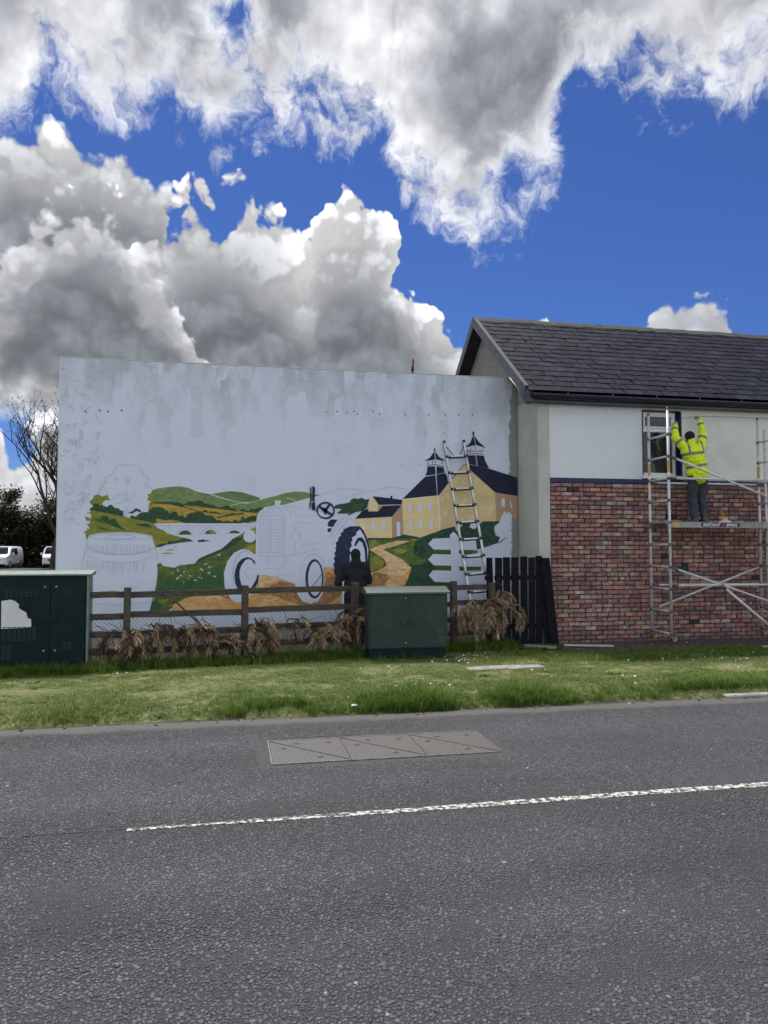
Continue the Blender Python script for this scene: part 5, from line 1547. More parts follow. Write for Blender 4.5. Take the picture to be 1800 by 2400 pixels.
for i, (a, c) in enumerate(doors):
    mb = MB(); mb.box(a, c, -0.016, -0.001, 0.115, CH - 0.06, 0.004); dr = mb.build('door', M['cab_green'], cabl)
    mb = MB()
    if i == 0:
        louvres(mb, split - 0.60, split - 0.15, CH - 0.30, CH - 0.22, 7, 4, -0.0165)
        louvres(mb, split - 0.62, split - 0.16, 0.46, 0.64, 7, 9, -0.0165)
        louvres(mb, split - 0.62, split - 0.49, 0.20, 0.38, 2, 9, -0.0165)
    else:
        louvres(mb, split + 0.19, split + 0.31, CH - 0.28, CH - 0.20, 2, 4, -0.0165)
        louvres(mb, split + 0.18, split + 0.30, 0.32, 0.40, 2, 4, -0.0165)
    mb.build('vent', M['cab_green_l'], dr, fix=False)
    for zz in (0.30, CH - 0.17):
        mb = MB(); xx = split + (-0.075 if i == 0 else 0.075)
        mb.ball((xx, -0.018, zz), 0.016, 0.010, 0.016, 8, 6); mb.build('lock', M['galv'], dr)
mb = MB(); mb.box(split - 0.20, split + 0.10, -0.030, -0.017, 0.70, 0.80, 0.004); mb.box(split - 0.11, split - 0.03, -0.034, -0.030, 0.705, 0.795, 0.002); mb.build('hasp', M['cab_green'], cabl)
for zz in (0.36, CH - 0.22):
    mb = MB(); mb.box(CW - 0.065, CW - 0.045, -0.026, -0.0165, zz - 0.03, zz + 0.03, 0.003); mb.build('hinge', M['cab_dark'], cabl)
# torn poster
S3 = lambda x, y: tuple(onY(x / 3.6867, 1200 + y / 3.6867, 11.34) - c0)
po = [(12, 768), (40, 765), (95, 758), (130, 770), (165, 800), (160, 830), (200, 855), (228, 870), (232, 900), (245, 920), (268, 925), (270, 998), (150, 1003), (8, 1010)]
mb = MB(); mb.poly([(q[0], -0.0185, q[2]) for q in (S3(*p) for p in po)]); mb.build('torn_poster', M['paper'], cabl)

c1 = Vector((2.115, 11.70, verge_z(2.7, 11.7)))
CW, CD, CH = 1.29, 0.38, 1.0 - c1.z
cabr = thing('street_cabinet', 'mid-sized plain green street cabinet with sloping lid against the fence', 'street cabinet', c1)
mb = MB(); mb.box(0, CW, 0, CD, 0.17, CH - 0.01, 0.005); mb.build('body', M['cab_green_l'], cabr)
mb = MB(); mb.box(0.015, CW - 0.015, 0.02, CD - 0.015, -0.12, 0.169); mb.build('plinth', M['cab_green'], cabr)
mb = MB(); pr = [(-0.05, CH - 0.012), (-0.05, CH + 0.016), (CD * 0.62, CH + 0.10), (CD + 0.03, CH + 0.085), (CD + 0.03, CH - 0.012)]
mb.loft([[(-0.045, y, z) for y, z in pr], [(CW + 0.04, y, z) for y, z in pr]], smooth=False); mb.build('lid', M['cab_lid'], cabr)
mid = CW * 0.5
for i, (a, c) in enumerate(((0.03, mid - 0.003), (mid + 0.003, CW - 0.03))):
    mb = MB(); mb.box(a, c, -0.014, -0.001, 0.185, CH - 0.025, 0.004); dr = mb.build('door', M['cab_green_l'], cabr)
mb = MB(); mb.box(mid - 0.012, mid + 0.012, -0.020, -0.0145, 0.20, CH - 0.04, 0.003); mb.build('cover_strip', M['cab_green_l'], cabr)
mb = MB(); mb.box(mid - 0.125, mid + 0.125, -0.034, -0.0205, 0.545, 0.635, 0.004); hs = mb.build('hasp', M['cab_green_l'], cabr)
mb = MB(); mb.box(mid - 0.038, mid + 0.038, -0.040, -0.0345, 0.55, 0.63, 0.003); mb.build('padlock', M['cab_dark'], hs)
for zz in (0.26, CH - 0.07):
    mb = MB(); mb.ball((mid - 0.05, -0.017, zz), 0.015, 0.010, 0.015, 8, 6); mb.build('lock', M['galv'], cabr)

# ================================================================ post and rail fence
F0, F1 = Vector((-2.25, 11.02 + 0.36, 0)), Vector((4.75, 12.93, 0))
fdir = (F1 - F0); FL = fdir.length; fdir.normalize(); fang = math.atan2(fdir.y, fdir.x)
fence = thing('post_and_rail_fence', 'low weathered timber post and rail fence with wire mesh', 'fence', F0, fang)


def fence_s(px, py=1400):
    """distance along the fence line under a photo column"""
    a = ray(px, py); a = Vector((a[0], a[1], 0))
    # F0 + s fdir = t a
    det = fdir.x * (-a.y) - fdir.y * (-a.x)
    return ((-F0.x) * (-a.y) - (-F0.y) * (-a.x)) / det


fp = lambda s_: F0 + fdir * s_
fgz = lambda s_: verge_z(fp(s_).x, fp(s_).y)
posts = [fence_s(297), fence_s(574), fence_s(830), fence_s(1063)]
posts = [(-2.008 - F0.x) / fdir.x] + posts + [posts[-1] + 0.80]
tops = [1.14, 1.145, 1.14, 1.16, 1.14, 1.1]
for s_, tz in list(zip(posts, tops))[1:]:
    w = 0.10
    mb = MB(); mb.box(-w / 2, w / 2, -0.05, 0.05, fgz(s_) - 0.2, tz, 0.006)
    mb.v = [(x + 0.012 * (z > 0.5) * RNG.uniform(-.3, .3), y, z) for x, y, z in mb.v]
    o = mb.build('post', M['fence_wood'], fence); o.location = (s_, 0, 0); o.rotation_euler = (RNG.uniform(-.01, .01), RNG.uniform(-.012, .012), RNG.uniform(-.03, .03))
for k, z in enumerate((1.035, 0.735, 0.465, 0.205)):
    for i in range(len(posts) - 1):
        a, c = posts[i], posts[i + 1]
        dz0, dz1 = RNG.uniform(-.018, .018), RNG.uniform(-.018, .018)
        mb = MB(); n = 6; h = 0.092
        rings = []
        for j in range(n + 1):
            t = j / n; x = a + (c - a) * t; zz = z + dz0 + (dz1 - dz0) * t + 0.006 * math.sin(t * 3.1) * RNG.uniform(-1, 1)
            rings.append([(x, 0.052, zz - h / 2), (x, 0.052, zz + h / 2), (x, 0.088, zz + h / 2), (x, 0.088, zz - h / 2)])
        mb.loft(rings, smooth=False); mb.build('rail', M['fence_wood'], fence)
# chain link
mb = MB(); z0, z1, pitch = 0.02, 0.74, 0.066
nn = int((z1 - z0) / (pitch / 2)); s_ = posts[0]
while s_ < posts[-1]:
    sag = 0.03 * noise.noise(Vector((s_ * 1.3, 0, 0)))
    pts = []
    for j in range(nn + 1):
        pts.append((s_ + (pitch / 2 if j % 2 else 0), 0.098 + 0.012 * noise.noise(Vector((s_ * 2, j * 0.2, 0))), z0 + j * pitch / 2 + sag))
    mb.tube(pts, 0.0027, 3, cap=False, smooth=False)
    pts2 = [(s_ + pitch - (pitch / 2 if j % 2 else 0), p[1] + 0.004, p[2]) for j, p in enumerate(pts)]
    mb.tube(pts2, 0.0027, 3, cap=False, smooth=False)
    s_ += pitch
wm = mb.build('wire_mesh', M['wire'], fence, fix=False); wm['kind'] = 'stuff'
# red string round the top rail
rs_ = fence_s(532); mb = MB()
for d in (-0.045, 0.035):
    mb.tube([(rs_ + d + 0.01 * math.sin(t), 0.07 + 0.03 * math.cos(t), 1.03 + 0.065 * math.sin(t)) for t in [k * math.pi / 6 for k in range(13)]], 0.005, 5)
mb.tube([(rs_ - 0.045, 0.03, 0.98), (rs_, 0.025, 0.955), (rs_ + 0.05, 0.03, 0.95)], 0.008, 5)
stx = thing('red_string', 'red string looped round the top rail of the fence', 'string', F0, fang); mb.build('loop', M['red_string'], stx)

# black boarded panel by the house corner
bp = thing('black_board_fence', 'black stained vertical board panel at the corner of the brick wall', 'fence', (4.62, 13.20, GZ))
edges = [(1140, 1157), (1160, 1177), (1180, 1197), (1200, 1217), (1220, 1237), (1238, 1254), (1255, 1271)]
for i, (a, c) in enumerate(edges):
    x0 = onY(a, 1400, 13.20)[0]; x1 = onY(c, 1400, 13.20)[0]; zt = onY(a, 1307 - i * 0.6 + RNG.uniform(-2, 2), 13.2)[2] - GZ
    mb = MB(); mb.box(x0 - 4.62 + 0.003, x1 - 4.62 - 0.003, -0.011, 0.011, 0.02, zt, 0.003)
    o = mb.build('board', M['black_board'], bp); o.rotation_euler = (RNG.uniform(-.006, .006), RNG.uniform(-.006, .006), 0)
xl, xr = onY(1138, 1400, 13.2)[0] - 4.62, onY(1274, 1400, 13.2)[0] - 4.62
for z in (0.35, 1.25):
    mb = MB(); mb.box(xl, xr, 0.012, 0.05, z - 0.04, z + 0.04, 0.003); mb.build('back_rail', M['black_board'], bp)
lb = thing('loose_board', 'dark loose board leaning beside the brick wall corner', 'board', (onY(1300, 1500, 13.14)[0], 13.14, GZ))
for d, w, lean, hh in ((0.0, 0.17, -0.16, 1.62), (-0.12, 0.13, -0.10, 1.60)):
    mb = MB(); mb.box(-w / 2 + d, w / 2 + d, -0.011 - d * 0.3, 0.011 - d * 0.3, 0, hh, 0.003)
    mb.v = [(x + lean * z / hh, y + 0.03 * z / hh, z) for x, y, z in mb.v]; mb.build('board', M['black_board'], lb)

# ================================================================ ladder
tl = onY(1041, 1033, YM - 0.05); tr = onY(1087, 1033, YM - 0.05)
width = (tr - tl).length
topm = (tl + tr) / 2
foot = Vector((4.60, 13.12, verge_z(4.6, 13.1) - 0.01))
ladd = thing('telescopic_ladder', 'aluminium telescopic ladder with black collars leaning on the mural', 'ladder', foot)
axis = (topm - foot); LL = axis.length; ax = axis.normalized(); side = Vector((1, 0, 0)); side = (side - ax * side.dot(ax)).normalized()
hw = width / 2
for sg in (-1, 1):
    mb = MB()
    nseg = 12
    for i in range(nseg):
        a, c = LL * i / nseg, LL * (i + 1) / nseg
        r_ = 0.029 - 0.0008 * i
        mb.tube([side * sg * hw + ax * a, side * sg * hw + ax * c], r_, 10)
    st_ = mb.build('stile', M['alu_ladder'], ladd)
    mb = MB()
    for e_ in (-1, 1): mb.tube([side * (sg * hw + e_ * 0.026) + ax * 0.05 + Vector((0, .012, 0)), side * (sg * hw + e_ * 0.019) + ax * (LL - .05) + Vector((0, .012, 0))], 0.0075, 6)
    mb.build('groove_shadow', M['black_plastic'], st_)  # thin black tubes standing in for shadow grooves along the stile edges
    mb = MB()
    for i in range(nseg + 1):
        p = side * sg * hw + ax * min(LL * i / nseg, LL - 0.02)
        mb.tube([p - ax * 0.024, p + ax * 0.024], 0.037 - 0.0008 * i, 10)
    mb.build('collar', M['black_plastic'], st_)
nrm = side.cross(ax)
for i in range(1, nseg):
    mb = MB(); p = ax * (LL * i / nseg)
    mb.bar(p - side * (hw - 0.02), p + side * (hw - 0.02), 0.052, 0.03, ax, 0.006); rg_ = mb.build('rung', M['alu_ladder'], ladd)
    mb = MB(); mb.bar(p - side * (hw - 0.02) - ax * 0.022, p + side * (hw - 0.02) - ax * 0.022, 0.054, 0.016, ax, 0.002)  # dark strip along the rung's underside, end clips added next
    for sg in (-1, 1): mb.bar(p + side * sg * (hw - 0.07), p + side * sg * (hw - 0.03), 0.058, 0.036, ax, 0.004)
    mb.build('rung_strip_and_clip', M['black_plastic'], rg_)
mb = MB()
p = ax * (LL * (nseg - 1) / nseg); q = ax * (LL - 0.10)
for sg in (-1, 1): mb.bar(p + side * sg * 0.06 + ax * 0.012, q + side * sg * (hw - 0.01), 0.012, 0.012, ax)
mb.build('brace', M['black_plastic'], ladd)

# ================================================================ scaffold tower
SX0, SX1, SYI, SYO = 7.85, 10.24, 13.05, 12.40
tower = thing('scaffold_tower', 'aluminium mobile scaffold tower in front of the brick wall', 'scaffold', (SX0, SYO, GZ))
RZS = [0.16 + 0.407 * i for i in range(10)]
loc = lambda x, y, z: Vector((x - SX0, y - SYO, z - GZ))
R_ = 0.0255
for X_ in (SX0, SX1):
    fr = MB()
    for Y_ in (SYI, SYO): fr.tube([loc(X_, Y_, 0.14), loc(X_, Y_, 4.27)], R_, 12)
    fo = fr.build('frame', M['alu'], tower)
    for z in RZS:
        mb = MB(); mb.tube([loc(X_, SYI, z), loc(X_, SYO, z)], 0.0205, 10); mb.build('rung', M['alu'], fo)
    mb = MB()
    for Y_ in (SYI, SYO):
        for z in RZS: mb.tube([loc(X_, Y_, z - 0.028), loc(X_, Y_, z + 0.028)], R_ + 0.006, 10)
    mb.build('joint_collar', M['clamp'], fo)
    mb = MB()
    for Y_ in (SYI, SYO): mb.tube([loc(X_, Y_, 4.24), loc(X_, Y_, 4.33)], R_ - 0.004, 10)
    mb.build('spigot', M['clamp'], fo)
    mb = MB()
    for Y_ in (SYI, SYO): mb.tube([loc(X_, Y_, 3.12), loc(X_, Y_, 3.34)], R_ + 0.0015, 12, cap=False)
    mb.build('sticker', M['tape'], fo)
    if X_ == SX1:       # climbing ladder built into the right hand frame
        mb = MB(); mb.tube([loc(X_ + 0.02, SYI - 0.17, 0.4), loc(X_ + 0.02, SYI - 0.17, 4.06)], R_, 12); mb.build('ladder_stile', M['alu'], fo)
    for Y_ in (SYI, SYO):
        z0 = GZ
        mb = MB(); p = loc(X_, Y_, 0)
        mb.tube([p + Vector((0, 0, 0.10)), p + Vector((0, 0, 0.22))], 0.018, 10)
        mb.bar(p + Vector((-0.03, 0.0, 0.11)), p + Vector((0.075, 0.0, 0.085)), 0.05, 0.05, bev=0.006)
        mb.bar(p + Vector((0.02, -0.024, 0.105)), p + Vector((0.055, -0.024, 0.055)), 0.006, 0.05); mb.bar(p + Vector((0.02, 0.024, 0.105)), p + Vector((0.055, 0.024, 0.055)), 0.006, 0.05)
        cs = mb.build('castor', M['clamp'], tower)
        for r0, w0, mm, nm in ((0.068, 0.016, M['black_plastic'], 'tyre'), (0.050, 0.019, M['yellow_plastic'], 'rim')):
            mb = MB(); mb.tube([p + Vector((0.055, -w0, 0.067)), p + Vector((0.055, w0, 0.067))], r0, 16); mb.build(nm, mm, cs)
# platform
px0, px1, pz = SX0 - 0.05, SX1 + 0.12, 2.205
mb = MB()
for y0 in (SYO - 0.02, SYI - 0.045):
    mb.box(px0 - SX0, px1 - SX0, y0 - SYO, y0 + 0.05 - SYO, pz - 0.105 - GZ, pz - GZ, 0.004)
    mb.box(px0 - SX0, px1 - SX0, y0 - 0.008 - SYO, y0 - SYO - 0.0005, pz - 0.012 - GZ, pz - GZ + 0.002); mb.box(px0 - SX0, px1 - SX0, y0 - 0.008 - SYO, y0 - SYO - 0.0005, pz - 0.105 - GZ, pz - 0.094 - GZ)
deck = mb.build('platform', M['deck_alu'], tower)
mb = MB(); mb.box(px0 + 0.02 - SX0, px1 - 0.02 - SX0, 0.032, SYI - SYO - 0.047, pz - 0.02 - GZ, pz - 0.003 - GZ); mb.build('deck_board', M['ply'], deck)
mb = MB(); mb.box(0.045, 0.19, -0.024, -0.0205, pz - 0.088 - GZ, pz - 0.02 - GZ); mb.build('sticker', M['tape'], deck)
bx0 = onY(1644, 1228, SYO - 0.02)[0] - SX0; bx1 = onY(1734, 1228, SYO - 0.02)[0] - SX0
mb = MB(); mb.box(bx0, bx1, -0.0245, -0.0205, pz - 0.092 - GZ, pz - 0.014 - GZ); sg_ = mb.build('name_strip', M['decal_navy'], deck)
def text_mesh(name, body, size, x, z, y, mat, parent, shear=0.25, xs=1.0):
    cu = bpy.data.curves.new(name, 'FONT'); cu.body = body; cu.size = size; cu.shear = shear; cu.extrude = 0.0008; cu.space_character = 0.96; cu.offset = size * 0.025
    t = bpy.data.objects.new(name, cu); C.objects.link(t); bpy.context.view_layer.update()
    me = bpy.data.meshes.new_from_object(t.evaluated_get(bpy.context.evaluated_depsgraph_get()))
    bpy.data.objects.remove(t); bpy.data.curves.remove(cu)
    me.materials.clear(); me.materials.append(mat)
    w = max(v_.co.x for v_ in me.vertices)
    o = obj(name, me, parent); o.rotation_euler = (rad(90), 0, 0); o.scale = (xs / w, 1, 1); o.location = (x, y, z)
    return o
bw_ = bx1 - bx0; tz_ = pz - 0.079 - GZ
text_mesh('lettering', 'INSTANT', 0.075, bx0 + bw_ * 0.035, tz_, -0.0256, M['decal_white'], sg_, xs=bw_ * 0.46)
text_mesh('lettering', 'SPAN', 0.075, bx0 + bw_ * 0.63, tz_, -0.0256, M['decal_white'], sg_, xs=bw_ * 0.30)
mb = MB()
for k in range(3): mb.poly([(bx0 + bw_ * (0.53 + 0.012 * k), -0.0256, tz_ + 0.002 + 0.019 * k), (bx0 + bw_ * (0.585 + 0.012 * k), -0.0256, tz_ + 0.002 + 0.019 * k), (bx0 + bw_ * (0.592 + 0.012 * k), -0.0256, tz_ + 0.014 + 0.019 * k), (bx0 + bw_ * (0.537 + 0.012 * k), -0.0256, tz_ + 0.014 + 0.019 * k)])
mb.build('emblem', M['decal_red'], sg_, fix=False)
# rails and braces
def tube_part(name, a, c, r=0.0215, hooks=True):
    mb = MB(); mb.tube([loc(*a), loc(*c)], r, 10); o = mb.build(name, M['alu'], tower)
    if hooks:
        d = (Vector(c) - Vector(a)).normalized(); mb = MB()
        for p, s_ in ((Vector(a), 1), (Vector(c), -1)): mb.tube([loc(*(p - d * s_ * 0.0)), loc(*(p + d * s_ * 0.09))], r + 0.007, 10)
        mb.build('claw', M['clamp'], o)
    return o
tube_part('guard_rail', (SX0 + .03, SYO - .045, 3.005), (SX1, SYO - .045, 3.005)); tube_part('guard_rail', (SX0 + .03, SYI - .045, 2.975), (SX1, SYI - .045, 2.975))
tube_part('diagonal_brace', (SX0 + .03, SYO - .05, 3.40), (SX1 + 0.02, SYO - .05, 2.55))
tube_part('horizontal_brace', (SX0 + .03, SYO - .045, 1.04), (SX1, SYO - .045, 1.04)); tube_part('horizontal_brace', (SX0 + .03, SYI - .045, 1.02), (SX1, SYI - .045, 1.02))
tube_part('diagonal_brace', (SX0 + .03, SYO - .05, 1.36), (SX1, SYO - .05, 0.60)); tube_part('diagonal_brace', (SX0 + .03, SYI - .05, 0.57), (SX1, SYI - .05, 1.38))
oa = onY(1692, 1372, SYO - 0.10); ob = onY(1812, 1475, SYO - 0.35)
tube_part('outrigger', oa, ob, 0.027); 

# brush and rag on the platform
bpn = onY(1697, 1214, SYO + 0.25)
br = thing('dusting_brush', 'yellow-handled hand brush lying on a pale rag on the scaffold platform', 'brush', (bpn.x, SYO + 0.22, pz))
mb = MB()
L = []
for z, s_ in ((0.0, 1.0), (0.012, 0.96), (0.03, 0.7), (0.042, 0.35)):
    L.append([(0.15 * s_ * (1 + 0.18 * noise.noise(Vector((math.cos(t) * 2, math.sin(t) * 2, z * 30)))) * math.cos(t), 0.09 * s_ * math.sin(t), z) for t in [k * math.pi / 8 for k in range(16)]])
mb.loft(L); mb.build('rag', M['paper'], br)
M['bristle'] = mottled('cream_bristle', (0.6, 0.5, 0.28), (0.5, 0.4, 0.2), 60, 0.9)
mb = MB(); mb.loft([[(0.055 * s_ * math.cos(t), 0.028 * s_ * math.sin(t), z) for t in [k * math.pi / 6 for k in range(12)]] for z, s_ in ((0.04, 1.25), (0.075, 1.0), (0.095, 0.8))]); mb.build('head', M['bristle'], br)
mb = MB(); mb.tube([(0, 0, 0.085), (-0.035, 0, 0.15), (-0.06, 0, 0.20), (-0.075, 0, 0.23)], [0.016, 0.011, 0.015, 0.008], 8); mb.build('handle', M['yellow_plastic'], br)

# ================================================================ people
def skin(name, tubes, balls, mats, parent, voxel=0.012, smooth=6, wrinkle=0.0, seed=0, wfreq=14.0):
    """one continuous surface grown from tapered limbs and masses"""
    mb = MB()
    for pts, r in tubes:
        # densify for round bends
        P = [Vector(p) for p in pts]; R = list(r) if isinstance(r, (list, tuple)) else [r] * len(P)
        mb.tube(P, R, 14)
        for p, q in zip(P, R): mb.ball(p, q * 0.995, seg=12, rings=8)
    for c, rx, ry, rz in balls: mb.ball(c, rx, ry, rz, 16, 12)
    me = mb.mesh('tmp', mats)
    t = bpy.data.objects.new('tmp', me); C.objects.link(t)
    md = t.modifiers.new('r', 'REMESH'); md.mode = 'VOXEL'; md.voxel_size = voxel
    md = t.modifiers.new('s', 'SMOOTH'); md.factor = 0.5; md.iterations = smooth
    bpy.context.view_layer.update()
    out = bpy.data.meshes.new_from_object(t.evaluated_get(bpy.context.evaluated_depsgraph_get()))
    bpy.data.objects.remove(t); bpy.data.meshes.remove(me)
    if wrinkle:
        co = np.empty(len(out.vertices) * 3, dtype=np.float32); out.vertices.foreach_get('co', co); co = co.reshape(-1, 3)
        no = np.array([v_.normal[:] for v_ in out.vertices])
        d = np.array([noise.noise(Vector((p[0] * wfreq * 0.6, p[1] * wfreq * 0.6, p[2] * wfreq + seed))) + 0.5 * noise.noise(Vector((p[0] * wfreq * 1.7, p[1] * wfreq * 1.7, p[2] * wfreq * 2.2 + seed))) for p in co])
        co += (no * (d * wrinkle)[:, None]).astype(np.float32)
        out.vertices.foreach_set('co', co.ravel())
    out.polygons.foreach_set('use_smooth', [True] * len(out.polygons))
    out.name = name
    out.materials.clear()
    for m_ in (mats if isinstance(mats, (list, tuple)) else [mats]): out.materials.append(m_)
    return obj(name, out, parent)


def hand_tubes(wrist, direction, palm_n, curl=0.5, s=1.0, thumb=1):
    """palm and five fingers; direction = towards the fingertips, palm_n = out of the palm"""
    d = Vector(direction).normalized(); n = Vector(palm_n); n = (n - d * n.dot(d)).normalized(); a = d.cross(n) * thumb
    w = Vector(wrist)
    tubes = []; balls = []
    pc = w + d * 0.045 * s
    tubes.append(([w, w + d * 0.03 * s], [0.026 * s, 0.028 * s]))
    for k, off in enumerate((-0.030, -0.010, 0.010, 0.030)):
        base = w + d * 0.085 * s + a * off * s
        tubes.append(([w + d * 0.015 * s + a * off * 0.6 * s, base], [0.016 * s, 0.0125 * s]))
        L = (0.062, 0.075, 0.080, 0.070)[k] * s
        p = base; ang_ = 0.25 * curl; pts = [base]
        for j, fr in enumerate((0.42, 0.32, 0.26)):
            ang_ += curl * (0.9, 1.0, 0.8)[j]
            p = p + (d * math.cos(ang_) + n * math.sin(ang_)) * L * fr
            pts.append(p)
        tubes.append((pts, [0.0105 * s, 0.010 * s, 0.009 * s, 0.0075 * s]))
    tb = w + d * 0.03 * s + a * 0.028 * s
    t1_ = tb + (d * 0.6 + a * 0.75 + n * 0.35).normalized() * 0.040 * s
    t2_ = t1_ + (d * 0.85 + a * 0.1 + n * 0.6).normalized() * 0.032 * s
    tubes.append(([tb, t1_, t2_], [0.014 * s, 0.0115 * s, 0.009 * s]))
    return tubes


M['skin'] = mottled('skin', (0.42, 0.24, 0.17), (0.36, 0.20, 0.14), 20, 0.55, 0, 0.1, 200, 0.001)
M['glove'] = mottled('grey_work_glove', (0.42, 0.43, 0.43), (0.30, 0.31, 0.31), 25, 0.85, 0, 0.4, 90, 0.004)
M['beanie'] = mottled('black_knit', (0.012, 0.011, 0.011), (0.02, 0.018, 0.018), 40, 0.95, 0, 0.6, 160, 0.004)
M['trouser'] = mottled('dark_work_trousers', (0.062, 0.067, 0.092), (0.042, 0.046, 0.066), 9, 0.9, 0, 0.4, 60, 0.004)
M['boot'] = mottled('grey_work_boot', (0.13, 0.125, 0.12), (0.08, 0.076, 0.072), 18, 0.8, 0, 0.4, 80, 0.003)
M['navy_coat'] = mottled('black_navy_coat', (0.0065, 0.0068, 0.013), (0.010, 0.0105, 0.019), 6, 0.8, 0, 0.35, 40, 0.008)
M['black_trouser'] = mottled('black_trousers', (0.007, 0.007, 0.009), (0.011, 0.011, 0.013), 6, 0.9)

WK = Vector((8.77, 12.92, pz - 0.001))
wk = thing('person', 'worker in yellow high-visibility jacket and black beanie reaching up from the scaffold', 'person', WK)
# joints (x right, y towards the wall, z up)
Lsh, Lel, Lwr = Vector((-.24, .02, 1.47)), Vector((-.375, .10, 1.67)), Vector((-.305, .20, 1.90))
Rsh, Rel, Rwr = Vector((.125, .02, 1.50)), Vector((.225, .09, 1.76)), Vector((.225, .18, 2.02))
neck = Vector((-.075, .03, 1.56)); head = Vector((-.085, .065, 1.675))
pel = Vector((.03, .0, .93))
Lhip, Lkn, Lan = Vector((-.06, 0, .90)), Vector((-.065, .05, .50)), Vector((-.06, -.01, .10))
Rhip, Rkn, Ran = Vector((.13, 0, .90)), Vector((.150, .06, .50)), Vector((.155, .0, .10))
Ldir, Rdir = Vector((.25, .4, 1)), Vector((-.15, .5, 1))
body_t = [([pel, Vector((-.01, .0, 1.15)), Vector((-.06, .01, 1.40)), neck], [.115, .10, .10, .06]), ([neck, head], [.058, .062]),
          ([Vector((-.06, .01, 1.42)), Lsh, Lel, Lwr], [.07, .058, .046, .030]), ([Vector((-.06, .01, 1.42)), Rsh, Rel, Rwr], [.07, .058, .046, .030]),
          ([pel, Lhip, Lkn, Lan], [.11, .088, .058, .040]), ([pel, Rhip, Rkn, Ran], [.11, .088, .058, .040]),
          ([Lan, Lan + Vector((-.03, .10, -.05))], [.04, .035]), ([Ran, Ran + Vector((.02, .10, -.05))], [.04, .035])]
body_t += hand_tubes(Lwr, Ldir, (0.9, .6, 0), .75, 1.0, 1) + hand_tubes(Rwr, Rdir, (-.9, .6, 0), .75, 1.0, -1)
body_b = [(head, .076, .092, .108), (head + Vector((0, .088, -.01)), .014, .022, .018), (head + Vector((-.077, 0, -.005)), .012, .020, .030), (head + Vector((.077, 0, -.005)), .012, .020, .030), (head + Vector((0, .06, -.06)), .045, .035, .04)]
skin('body', body_t, body_b, M['skin'], wk, 0.0085, 3)
m, N, b = material('hi_vis_jacket')
v = objco(N); X, Y, Z = N.sep(v)
def slab(c, n, hw_, rmax=None):
    n = Vector(n).normalized()
    d = N.m('ABSOLUTE', N.vm('DOT_PRODUCT', N.vm('SUBTRACT', v, tuple(c)), tuple(n)))
    f = N.m('LESS_THAN', d, hw_)
    if rmax: f = N.m('MULTIPLY', f, N.m('LESS_THAN', N.vm('DISTANCE', v, tuple(c)), rmax))
    return f
torso = N.m('MULTIPLY', N.m('LESS_THAN', Z, 1.45), N.m('GREATER_THAN', X, -0.29))
bands = N.m('MULTIPLY', torso, N.m('MAXIMUM', slab((-.05, 0, 1.345), (-.14, 0, 1), .026), slab((-.0, 0, 1.105), (-.21, 0, 1), .027)))
up = N.m('MULTIPLY', N.m('GREATER_THAN', Z, 1.35), N.m('LESS_THAN', Y, 0.05))
brace = N.m('MULTIPLY', up, N.m('MAXIMUM', slab((-.195, 0, 1.45), (1, 0, .02), .024), slab((.105, 0, 1.45), (1, 0, .05), .016)))
brace = N.m('MULTIPLY', brace, N.m('LESS_THAN', Z, 1.60))
arms = None
for a, c, ts in ((Lsh, Lel, (.55,)), (Lel, Lwr, (.72,)), (Rsh, Rel, (.62,)), (Rel, Rwr, (.72,))):
    for t_ in ts:
        f = slab(a.lerp(c, t_), c - a, .024, .13)
        arms = f if arms is None else N.m('MAXIMUM', arms, f)
allb = N.m('MAXIMUM', bands, N.m('MAXIMUM', brace, arms))
yel = N.mix(N.noise(v, 7, 4, 0.6), (0.80, 0.98, 0.02), (0.70, 0.92, 0.015))
N.set(b.inputs['Base Color'], N.mix(allb, yel, (0.19, 0.20, 0.20)))
N.set(b.inputs['Roughness'], N.lin(allb, 0, 1, 0.75, 0.45))
bump(N, b, N.noise(v, 22, 5, 0.6), 0.4, 0.012)
M['hivis'] = m
jack_t = [([Vector((.035, .0, .93)), Vector((.01, .0, 1.10)), Vector((-.045, .0, 1.32)), Vector((-.06, .005, 1.44))], [.195, .19, .185, .13]),
          ([Vector((-.20, 0, 1.36)), Lsh, Lel, Lwr], [.10, .092, .080, .058]), ([Vector((.07, 0, 1.38)), Rsh, Rel, Rwr], [.10, .090, .078, .055]),
          ([neck + Vector((0, 0, -.08)), neck + Vector((0, .0, .015))], [.10, .078])]
jack_b = [(Vector((.03, 0, .97)), .235, .165, .12), (Vector((-.055, 0, 1.33)), .235, .145, .14), (Vector((0.0, 0, 1.15)), .222, .15, .16), (Vector((-.06, 0, 1.45)), .21, .11, .075)]
jk = skin('jacket', jack_t, jack_b, M['hivis'], wk, 0.010, 3, 0.017, 3, 12)
tro_t = [([Lhip + Vector((0.02, 0, .08)), Lhip, Lkn, Lan + Vector((0, 0, .04))], [.12, .112, .092, .082]), ([Rhip + Vector((-.02, 0, .08)), Rhip, Rkn, Ran + Vector((0, 0, .04))], [.12, .112, .090, .080])]
skin('trousers', tro_t, [(Vector((.035, 0, .93)), .19, .13, .10)], M['trouser'], wk, 0.011, 3, 0.014, 8, 11)
for an, dr in ((Lan, Vector((-.10, .20, 0))), (Ran, Vector((.03, .22, 0)))):
    o = skin('boot', [([an + Vector((0, -.02, .06)), an + Vector((0, -.02, -.04))], [.062, .060]), ([an + Vector((0, -.045, -.055)), an + dr * .55 + Vector((0, 0, -.058)), an + dr + Vector((0, 0, -.064))], [.045, .045, .038])], [], M['boot'], wk, 0.010, 3)
    for v_ in o.data.vertices: v_.co.z = max(v_.co.z, 0.004)
